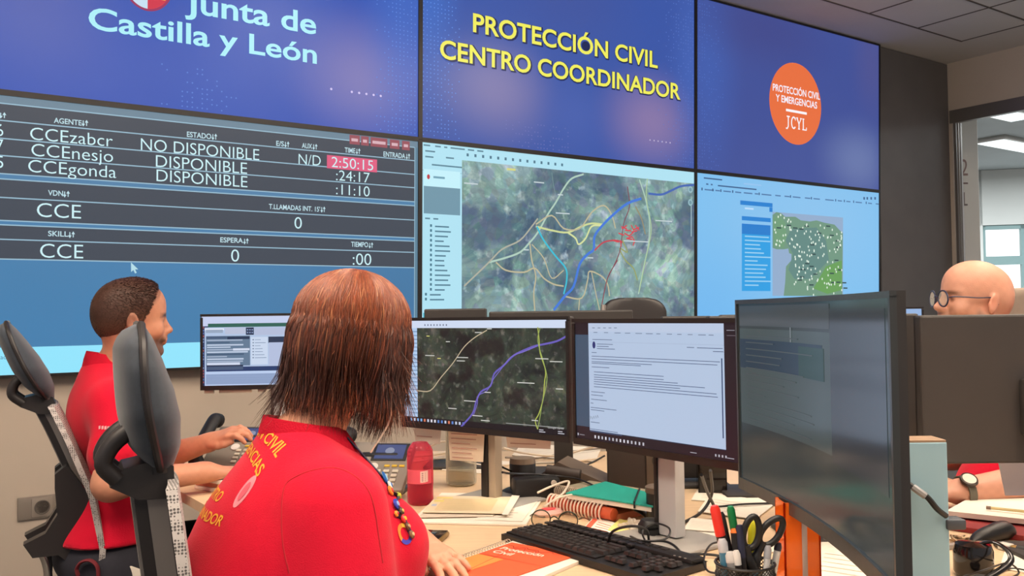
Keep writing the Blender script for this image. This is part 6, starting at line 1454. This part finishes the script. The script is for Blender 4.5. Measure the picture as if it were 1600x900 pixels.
# sleeve hems and armhole seams, placed on the cloth
def drape(pts, bvh, g, r, lift=.001, n=8, close=False, sm=6):
    P = []
    for p in spline(pts, sm):
        q, nn, _, d = bvh.find_nearest(Vector(p)); P.append(q + nn * lift if (nn is not None) else Vector(p))
    if close: P.append(P[0])
    g.tube(P, r, n)
m_seam = mat('red_seam', (168, 10, 30), .85)
g = G(); a = Vector(wsh(-1))
sp_ = []
for x, y in ((452, 896), (442, 850), (440, 800), (446, 758), (468, 742), (496, 733), (524, 731), (552, 742), (574, 764), (586, 800), (592, 840), (598, 880)):
    h, nn, _, _ = w_bvh.ray_cast(EYE, ray(x, y).normalized())
    if h is not None: sp_.append(h)
drape(sp_, w_bvh, g, .0017, -.0006); g.build('armhole_seam', m_seam, shirt, world=True)
# collar
def collar(fr, nz, rad, hgt, bvh, parent, lean=.012, front=.075, open_=.55, drop=.03):
    g = G(); secs = []; N = 40
    for k in range(N + 1):
        a = math.pi - (math.pi - open_ * .5) * (1 - 2 * k / N)    # opening at the front
        a = math.pi + (math.pi - .22) * (2 * k / N - 1)
        c, s_ = math.cos(a), math.sin(a); f_ = (1 + c) / 2
        x0, y0, z0 = rad * 1.02 * c - .016, rad * s_, nz - drop * f_
        r2 = rad + .020 + .010 * f_; x2, y2, z2 = r2 * c - .016 + .018 * f_, r2 * s_, nz - hgt * (1 + .55 * f_ ** 3) - drop * f_
        zt = nz + .010 - drop * f_; m = .5
        pts = [(x0, y0, z0 - .012), (x0, y0, zt), (x0 * 1.06, y0 * 1.06, zt + .004), ((x0 + x2) / 2 * 1.03, (y0 + y2) / 2 * 1.03, (zt + z2) / 2 + .006), (x2, y2, z2), (x2 - .004 * c, y2 - .004 * s_, z2 - .001), (x0 * 1.01, y0 * 1.01, zt - .006)]
        secs.append([Vector(fr(*p)) for p in pts])
    g.sweep(secs); return g.build('collar', m_redk, parent, world=True)
collar(WT, 1.062, .069, .038, w_bvh, shirt)
# lettering across the back, wrapped onto the cloth
def wrap_text(g, t, fr, ymid, z, width, cap, col, bvh, bold=.015, arc=0.0, face=-1):
    vs, fs = glyphs(t, bold); x0, x1 = vs[:, 0].min(), vs[:, 0].max(); k = width / (x1 - x0); out = []
    d = Vector(fr.R @ np.array((-face, 0, 0.)))
    for v in vs:
        u = (v[0] - (x0 + x1) / 2) * k; zz = z + v[1] * cap / CAPH - arc * (u / (width / 2)) ** 2
        o = Vector(fr(face * .6, (-u if face < 0 else u) + ymid, zz)); h, nn, _, _ = bvh.ray_cast(o, d)
        out.append((h + nn * .0012) if h is not None else None)
    fs = [f for f in fs if all(out[i] is not None for i in f)]; out = [o if o is not None else Vector((0, 0, 0)) for o in out]
    use = sorted({i for f in fs for i in f}); mp = {i: j for j, i in enumerate(use)}
    if use: g.add([out[i] for i in use], [tuple(mp[i] for i in f) for f in fs], False, col)
GOLD = (226, 160, 50)
g = G(); wrap_text(g, 'PROTECCIÓN CIVIL', WT, .03, 1.040, .25, .0165, GOLD, w_bvh, arc=.03); wrap_text(g, 'Y EMERGENCIAS', WT, .03, 1.008, .24, .0165, GOLD, w_bvh, arc=.03); wrap_text(g, 'CENTRO', WT, .03, .930, .11, .016, GOLD, w_bvh); wrap_text(g, 'COORDINADOR', WT, .03, .898, .21, .016, GOLD, w_bvh)
g.build('back_lettering', m_print, shirt, world=True)
g = G()
for (y, z, ry, rz, col) in ((-.082, .955, .013, .026, (224, 140, 150)), (-.082, .955, .007, .015, (214, 90, 106))):
    pts = []
    for k in range(20):
        o = Vector(WT(-.6, y + ry * math.cos(.314 * k), z + rz * math.sin(.314 * k))); h, nn, _, _ = w_bvh.ray_cast(o, Vector(WT.R @ np.array((1., 0, 0)))); pts.append((h + nn * (.001 + .0006 * len(g.f))) if h is not None else None)
    if all(p is not None for p in pts): g.add(pts, [tuple(range(20))], False, col)
if g.f: g.build('back_emblem', m_print, shirt, world=True)
# badges down the front edge and the round chest emblem
def on_shirt(px, py, bvh, d0=1.0, lift=.0):
    v = ray(px, py).normalized(); h, nn, _, _ = bvh.ray_cast(EYE, v); return h, nn
m_pin = mat_vcol('enamel_badges', .3)
pins = [(602, 748, 13, (40, 110, 190), (150, 200, 230)), (606, 760, 9, (230, 236, 240), (40, 120, 200)), (607, 768, 10, (236, 130, 40), (220, 60, 40)), (616, 789, 11, (44, 60, 160), (150, 170, 220)), (620, 776, 7, (150, 170, 60), (230, 200, 60)), (624, 800, 8, (70, 60, 40), (200, 170, 90)), (628, 812, 9, (210, 50, 50), (240, 190, 60)), (634, 824, 8, (90, 60, 40), (190, 150, 110)), (640, 836, 8, (120, 90, 60), (206, 180, 130)), (616, 804, 6, (236, 160, 60), (200, 40, 60))]
strap_pts = []
lan = None
for k, (px, py, rp, c1, c2) in enumerate(pins):
    h, nn = None, None
    for dx in range(0, 40, 2):
        h, nn = on_shirt(px - dx, py, w_bvh)
        if h is not None: break
    if h is None: continue
    if lan is None: lan = thing('lanyard', 'lanyard full of colourful enamel badges down the woman\'s chest', 'lanyard', h)
    f_ = Vector(WT.R @ np.array((1., -.45, .15))).normalized(); nn = (nn + f_).normalized(); c = h + nn * .004; rr = rp * c.y / FPX * .8; strap_pts.append(h + nn * .002)
    g = G(); g.lathe([(0, -.001), (rr, -.001), (rr, .002), (rr * .7, .0035), (0, .0035)], c, n=14, col=c1, axis=nn, closed=True); g.lathe([(0, .0036), (rr * .5, .0036), (rr * .42, .005), (0, .005)], c, n=10, col=c2, axis=nn, closed=True)
    g.build('badge', m_pin, lan, world=True)
strap_pts.sort(key=lambda p: -p.z); g = G(); g.tube(spline([Vector(WT(.05, -.055, 1.03))] + strap_pts, 4), .006, 6, flat=.35); g.build('strap', mat('lanyard_strap', (60, 60, 90), .7), lan, world=True)
h, nn = on_shirt(632, 836, w_bvh)
for dx in (0, 3, 6, 9, 12):
    h, nn = on_shirt(632 - dx, 834, w_bvh)
    if h is not None: break
if h is not None:
    g = G(); x = nn.orthogonal().normalized(); x = Vector((0, 0, 1)) - nn * nn.z; x.normalize(); y = nn.cross(x); RR = 17 / FPX * h.y
    for a0, a1, col in ((0, 2.2, (226, 120, 40)), (2.2, 4.4, (60, 60, 170)), (4.4, 6.28, (236, 190, 60))):
        vs = []
        for k in range(9):
            a = a0 + (a1 - a0) * k / 8
            for r_ in (RR, RR * .6):
                p = h + x * r_ * math.cos(a) + y * r_ * .8 * math.sin(a); q, n2, _, _ = w_bvh.find_nearest(p); vs.append(q + n2 * .0015)
        g.add(vs, [(2 * k, 2 * k + 1, 2 * k + 3, 2 * k + 2) for k in range(8)], False, col)
    g.build('chest_emblem', m_print, shirt, world=True)
# hair: scalp mass and individual locks in layers
HC = np.array(WH(-.012, 0, .150)); HR = WH.R
m_hair = mat_vcol('auburn_hair', .42, .45)
def hair_mass(F):
    F.el(WH(-.014, 0, .158), [.106, .088, .092], HR, .02); F.el(WH(-.03, 0, .09), [.088, .080, .10], HR, .03)
F = Field(); hair_mass(F); F.el(WH(.10, 0, .06), [.05, .06, .09], HR, .03, True)
hr = G()
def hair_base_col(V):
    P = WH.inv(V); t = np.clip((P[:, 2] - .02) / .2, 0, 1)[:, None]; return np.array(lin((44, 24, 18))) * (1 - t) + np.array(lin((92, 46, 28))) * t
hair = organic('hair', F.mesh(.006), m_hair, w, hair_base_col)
rs = random.Random(11)
def lock(phi, layer, extra=0):
    """one lock from the crown over the skull; phi = direction round the head (0 = face), layer 0 outer .. 1 under"""
    c0 = Vector((-.014, 0, .150)); cx = math.cos(phi)
    k_ = 1 - .10 * layer + rs.uniform(-.015, .012); rx, ry, rz = .121 * k_, .103 * k_, .104 * k_
    start = rs.uniform(.02, .30) if layer < .3 else rs.uniform(.4, 1.0)
    z1 = rs.choice((rs.uniform(.02, .10), rs.uniform(-.03, .05), rs.uniform(-.055, .0))) if layer < .3 else rs.uniform(-.075, .0)
    back = max(0, -cx); z1 -= .012 * back + .022 * max(0, cx)
    pts = []; wav = rs.uniform(0, 6.28); tw = rs.uniform(-.22, .22); n1 = 10; end = 1.60 + rs.uniform(-.06, .10)
    for i in range(n1 + 1):
        th = start + (end - start) * i / n1; ph = phi + tw * (i / n1) ** 1.5; e = 1 + .010 * math.sin(wav + i * 1.3)
        pts.append(c0 + Vector((rx * math.sin(th) * math.cos(ph), ry * math.sin(th) * math.sin(ph), rz * math.cos(th))) * e)
    p = pts[-1]; n2 = 9; ph = phi + tw; o0 = Vector((math.cos(ph), math.sin(ph), 0)); sd = Vector((-o0.y, o0.x, 0))
    fl = rs.uniform(.008, .034) if rs.random() < (.34 if layer < .3 else .22) else rs.uniform(-.008, .006)
    inw = rs.uniform(.012, .034) * (1 + .5 * layer); s_ = rs.uniform(-.016, .016)
    for i in range(1, n2 + 1):
        u = i / n2; z = p.z + (z1 - p.z) * u
        o = .010 * math.sin(math.pi * min(1, u * 1.5)) - inw * u ** 1.6 + fl * u ** 3.0
        pts.append(Vector((p.x, p.y, z)) + o0 * o + sd * (s_ * u ** 2 + .004 * math.sin(wav + u * 5)))
    if extra:
        for i in range(1, n2 + 1):
            u = i / n2; pts[n1 + i] = pts[n1 + i] + o0 * (extra + inw * .8) * u ** 2.2
    return pts
for k in range(5700):
    layer = 0 if k < 3400 else rs.uniform(.3, 1.0)
    phi = rs.uniform(-math.pi, math.pi); ex = 0
    if k >= 5500: phi = R(rs.uniform(118, 178)); layer = rs.uniform(.3, .9); ex = rs.uniform(.01, .055)      # tips flicking out over the back of the shoulder
    elif k >= 5200: phi = R(rs.uniform(-70, 15)); layer = 0; ex = rs.uniform(.004, .030)                      # shorter layers round the face
    pts = lock(phi, layer, ex); r0 = rs.uniform(.0007, .0016); n = len(pts)
    rad = [r0 * (.5 + .5 * min(1, 3 * i / n)) * (1 if i < n * .6 else max(.12, (n - i) / (n * .4))) for i in range(n)]
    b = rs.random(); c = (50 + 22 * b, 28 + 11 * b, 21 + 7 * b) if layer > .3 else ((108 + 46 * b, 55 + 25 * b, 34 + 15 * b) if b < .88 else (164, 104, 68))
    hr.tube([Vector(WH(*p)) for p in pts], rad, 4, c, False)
    base_i = len(hr.c) - (n - 1) * 4 - 2; j0 = rs.uniform(.28, .56); dk_ = lin((52 + 14 * b, 28 + 8 * b, 22 + 5 * b))     # each lock darkens towards its tip
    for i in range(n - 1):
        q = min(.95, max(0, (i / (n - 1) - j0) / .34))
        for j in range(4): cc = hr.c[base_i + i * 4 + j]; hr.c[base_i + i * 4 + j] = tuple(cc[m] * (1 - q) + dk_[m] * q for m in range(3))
hl = hr.build('locks', m_hair, hair, world=True); hl['kind'] = 'stuff'
g = G(); g.tube(spline([Vector(WH(.04, -.075, .075)), Vector(WH(.05, -.08, .03)), Vector(WH(.06, -.07, -.04)), Vector(WT(.09, -.07, 1.0))], 6), .0018, 6); g.build('earphone_lead', m_wht, w, world=True)

# ============ left operator
MT = Fr((-1.215, 2.76, 0), R(28)); MH = Fr((-1.165, 2.735, 1.142), R(36), R(2), 0, .99)
msh = lambda y: MT(-.0, .178 * y, 1.0)
mr_el = np.array(at_d(172, 756, 2.50)); mr_wr = np.array(at_d(322, 738, 2.66)); ml_el = np.array(at_d(262, 712, 2.98)); ml_wr = np.array(at_d(330, 690, 2.92)); ml_wr[2] += 0
mp = thing('person', 'man with short dark hair in a red polo shirt at the left desk, in profile', 'person', (MT.o[0], MT.o[1], 0))
F = Field(); head_field(F, MH, MT(-.01, 0, 1.06)); torso_field(F, MT, e=-.012, sh=1.0)
F.chain([msh(-1), mr_el, mr_wr], [.052, .044, .030], .03); F.chain([msh(1), ml_el, ml_wr], [.052, .044, .029], .03)
hand_field(F, ml_wr, np.array(at_d(372, 672, 2.88)) - ml_wr, (0.2, -.5, 1), -1, 1.0, .62, .08, .8); hand_field(F, mr_wr, np.array(at_d(400, 738, 2.74)) - mr_wr, (0, -.1, 1), 1, 1.0, .4, .1, .3)
hl_ = lambda x, y, z: np.clip((.006 - (np.sqrt(((x + .005) / .1) ** 2 + (y / .08) ** 2) * 0)) + (z - (.085 + np.clip(x + .02, 0, .2) * 1.05)) / .02, 0, 1) * (x < .055 + (z - .15) * .35)
body = organic('body', F.mesh(.0042), m_skin, mp, lambda V: skin_col((196, 136, 108), MH, V, stubble=.8, brow=(40, 26, 20), hairline=((60, 36, 28), hl_, .5)))
legs(MT, 'trousers', mp)
F = Field(); torso_field(F, MT, fat=.012, e=.002, sh=1.0)
for s, el_ in ((-1, mr_el), (1, ml_el)): a = msh(s); F.rc(a, a + (el_ - a) * .62, .068, .072, .045)
F.rc(MT(-.02, 0, 1.08), MT(-.005, 0, 1.17), .056, .062, .012, True)
VF = F.mesh(.0085, disp=folds(8, .009), clip=lambda X, Y, Z: (.60 - Z).astype(np.float32)); mshirt = organic('polo_shirt', VF, m_red, mp); m_bvh = BVHTree.FromPolygons([tuple(v) for v in VF[0]], [tuple(f) for f in VF[1]])
collar(MT, 1.150, .066, .040, m_bvh, mshirt)
g = G(); 
for k in range(6):
    h, nn = on_shirt(156 + 4.5 * k, 668 + .3 * k, m_bvh)
    if h is not None: x = Vector((1, .4, 0)); x = (x - nn * x.dot(nn)).normalized(); y = nn.cross(x); c = h + nn * .0012; g.add([c - x * .003 - y * .005, c + x * .003 - y * .005, c + x * .003 + y * .005, c - x * .003 + y * .005], [(0, 1, 2, 3)], False, (206, 160, 160))
if g.f: g.build('sleeve_mark', m_print, mshirt, world=True)
m_dkhair = mat_vcol('dark_brown_hair', .55, .3)
def crop_clip(X, Y, Z):
    P = np.stack([X.ravel(), Y.ravel(), Z.ravel()], 1); p = MH.inv(P); x, y, z = p.T
    ear = .118 - np.clip((-.02 - x) / .05, 0, 1) * .085
    line = np.where(x > -.02, .100 + np.clip(x + .02, 0, .05) * .7 + np.clip(x - .03, 0, .1) * 3.0, ear + 0)
    line = np.where((x > .0) & (x < .022), np.minimum(line, .088), line)
    line = line - .012 * (np.abs(y) < .05) * (x > .05)
    return ((line - z) * .6).reshape(X.shape).astype(np.float32)
def crop_disp(X, Y, Z): return (.0005 * np.sin(X * 420 + 3 * np.sin(Z * 130)) * np.sin(Y * 390) * np.sin(Z * 300)).astype(np.float32)
F = Field(); F.el(MH(-.012, 0, .150), [.1045, .0805, .0925], MH.R, .02); F.el(MH(.020, 0, .170), [.077, .072, .067], MH.R, .03); F.el(MH(-.045, 0, .115), [.065, .069, .069], MH.R, .03)
VF = F.mesh(.0035, disp=crop_disp, clip=crop_clip)
def crop_col(V):
    P = MH.inv(V); n = .5 + .5 * np.sin(V[:, 0] * 900) * np.sin(V[:, 1] * 800) * np.sin(V[:, 2] * 950); t = np.clip((P[:, 2] - .05 - .04 * (P[:, 0] > -.03)) / .07, 0, 1) * .9 + .1
    a = np.array(lin((58, 34, 26))); b = np.array(lin((34, 21, 18))); c = np.array(lin((112, 74, 56))); q = (t * (.6 + .4 * n))[:, None]; return c * (1 - q) + (a * n[:, None] + b * (1 - n[:, None])) * q
hc = organic('hair', VF, m_dkhair, mp, crop_col)
g = G(); rr_ = np.random.RandomState(4); Vv, Fv = VF; sel = rr_.choice(len(Fv), min(7000, len(Fv)), replace=False); cen_ = np.array(MH(-.012, 0, .14))
for f in Fv[sel]:
    p = Vv[f].mean(0); nrm = np.cross(Vv[f[1]] - Vv[f[0]], Vv[f[2]] - Vv[f[0]]); ln = np.linalg.norm(nrm)
    if ln < 1e-9: continue
    nrm /= ln; zz = MH.inv(p[None])[0][2]; L_ = .002 + .005 * np.clip((zz - .10) / .1, 0, 1); fwd = MH.R @ np.array((.5, 0, -.25)); d = nrm * .25 + fwd * .9 + rr_.normal(0, .12, 3); d /= np.linalg.norm(d)
    g.tube([Vector(p), Vector(p + d * L_ * .6), Vector(p + d * L_)], [.0009, .0007, .0002], 3, (40 + 22 * rr_.rand(), 25 + 10 * rr_.rand(), 20 + 6 * rr_.rand()), False)
hs = g.build('hair_strands', m_dkhair, hc, world=True); hs['kind'] = 'stuff'

# ============ bald man on the right
BT = Fr((1.475, 2.60, 0), R(182)); BH = Fr((1.278, 2.50, 1.175), R(181), R(-6), 0, .905)
bsh = lambda y: BT(.0, .185 * y, 1.0)
bl_el = np.array((1.43, 2.36, .815)); bl_wr = np.array(at_d(1500, 757, 2.33)); bl_wr[2] = DESK + .045; br_el = BT(.08, -.25, .80); br_wr = BT(.32, -.14, .78)
bp = thing('person', 'bald man with glasses and a wristwatch behind the right-hand monitors', 'person', (BT.o[0], BT.o[1], 0))
F = Field(); head_field(F, BH, BT(-.0, 0, 1.06), nose=1.08); torso_field(F, BT, fat=.02, e=-.012, sh=1.0)
F.chain([bsh(1), bl_el, bl_wr], [.056, .050, .033], .03); F.chain([bsh(-1), br_el, br_wr], [.056, .046, .03], .03)
hand_field(F, bl_wr, (-1, -.1, -.02), (0, -.2, 1), -1, 1.02, .35); hand_field(F, br_wr, (-1, -.3, -.02), (0, 0, 1), 1, 1.0, .35)
bhl = lambda x, y, z: np.clip((.150 - z) / .05, 0, 1) * np.clip((-.005 - x) / .03, 0, 1) * np.clip((z - .05) / .02, 0, 1)
def bside(x, y, z): return np.clip(bhl(x, y, z), 0, 1)
def bcol(V):
    C = skin_col((200, 146, 122), BH, V, stubble=.6, brow=(120, 84, 66), hairline=((150, 112, 94), bside, .35)); P = BH.inv(V); x, y, z = P.T
    b = np.clip(1 - np.abs(x - .016) / .014, 0, 1) * np.clip((.098 - z) / .02, 0, 1) * np.clip((z - .03) / .02, 0, 1) * (np.abs(y) > .04); a = (b * .6)[:, None]; return C * (1 - a) + np.array(lin((84, 64, 56))) * a
organic('body', F.mesh(.0042), m_skin, bp, bcol); legs(BT, 'trousers', bp)
F = Field(); torso_field(F, BT, fat=.032, e=.002, sh=1.0)
for s, el_ in ((1, bl_el), (-1, br_el)): a = bsh(s); F.rc(a, a + (el_ - a) * .72, .072, .076, .045)
F.rc(BT(-.02, 0, 1.07), BT(-.0, 0, 1.17), .056, .062, .012, True)
VF = F.mesh(.009, disp=folds(5, .009), clip=lambda X, Y, Z: (.60 - Z).astype(np.float32)); bshirt = organic('polo_shirt', VF, m_red, bp); b_bvh = BVHTree.FromPolygons([tuple(v) for v in VF[0]], [tuple(f) for f in VF[1]]); collar(BT, 1.150, .066, .040, b_bvh, bshirt)
g = G(); m_spec = mat('dark_blue_frame', (36, 40, 66), .3)
for y in (-.033, .033):
    fx = Vector(BH.R @ np.array((1., .12 * y / .033, -.05))); g.ring(Vector(BH(.116 - .10 * abs(y) + .0, y, .112)), fx, .0235, .0022, 28, 8, ry=.0205)
g.tube(spline([Vector(BH(.117, -.011, .116)), Vector(BH(.121, 0, .119)), Vector(BH(.117, .011, .116))], 5), .0018, 8); gl_ = g.build('glasses', m_spec, bp, world=True)
for y in (-1, 1): G().tube(spline([Vector(BH(.106, .056 * y, .116)), Vector(BH(.09, .074 * y, .119)), Vector(BH(.03, .081 * y, .121)), Vector(BH(-.012, .082 * y, .124)), Vector(BH(-.032, .078 * y, .106))], 6), .0018, 8).build('temple', m_spec, gl_, world=True)
g = G()
for y in (-.033, .033): fx = Vector(BH.R @ np.array((1., .12 * y / .033, -.05))); g.lathe([(0, 0), (.022, 0), (.022, .0008), (0, .0008)], Vector(BH(.116 - .10 * abs(y), y, .112)), axis=fx, closed=True)
g.build('lenses', mat_clear('lens', (240, 236, 226), .04), gl_, world=True)
ax = Vector(bl_el - bl_wr).normalized(); c = Vector(bl_wr) + ax * .012; up = Vector((-.15, -.62, .77)); up = (up - ax * up.dot(ax)).normalized()
g = G(); sd = up.cross(ax); pts = [c + (up * math.cos(a) + sd * math.sin(a)) * .0375 for a in [2 * math.pi * k / 24 for k in range(25)]]
vs = [p + ax * o for p in pts for o in (-.010, .010)] + [p + (p - c).normalized() * .003 + ax * o for p in pts for o in (-.010, .010)]; n2 = 50
g.add(vs, [(2 * k + n2, 2 * k + 2 + n2, 2 * k + 3 + n2, 2 * k + 1 + n2) for k in range(24)] + [(2 * k, 2 * k + 2, 2 * k + 2 + n2, 2 * k + n2) for k in range(24)] + [(2 * k + 1, 2 * k + 1 + n2, 2 * k + 3 + n2, 2 * k + 3) for k in range(24)], True); wt = g.build('wristwatch', mat('watch_strap', (96, 92, 78), .5), bp, world=True)
g = G().lathe([(0, 0), (.021, 0), (.0225, .004), (.021, .009), (.017, .0105), (.017, .009), (0, .009)], c + up * .038, axis=up, closed=True, n=28); g.build('watch_case', mat('watch_case_dark', (58, 52, 48), .3, metal=.6), wt, world=True)
G().lathe([(0, .0092), (.0168, .0092), (.0168, .0098), (0, .0098)], c + up * .038, axis=up, closed=True, n=28).build('watch_face', mat('watch_face', (190, 184, 166), .15), wt, world=True)
for y in range(1): pass
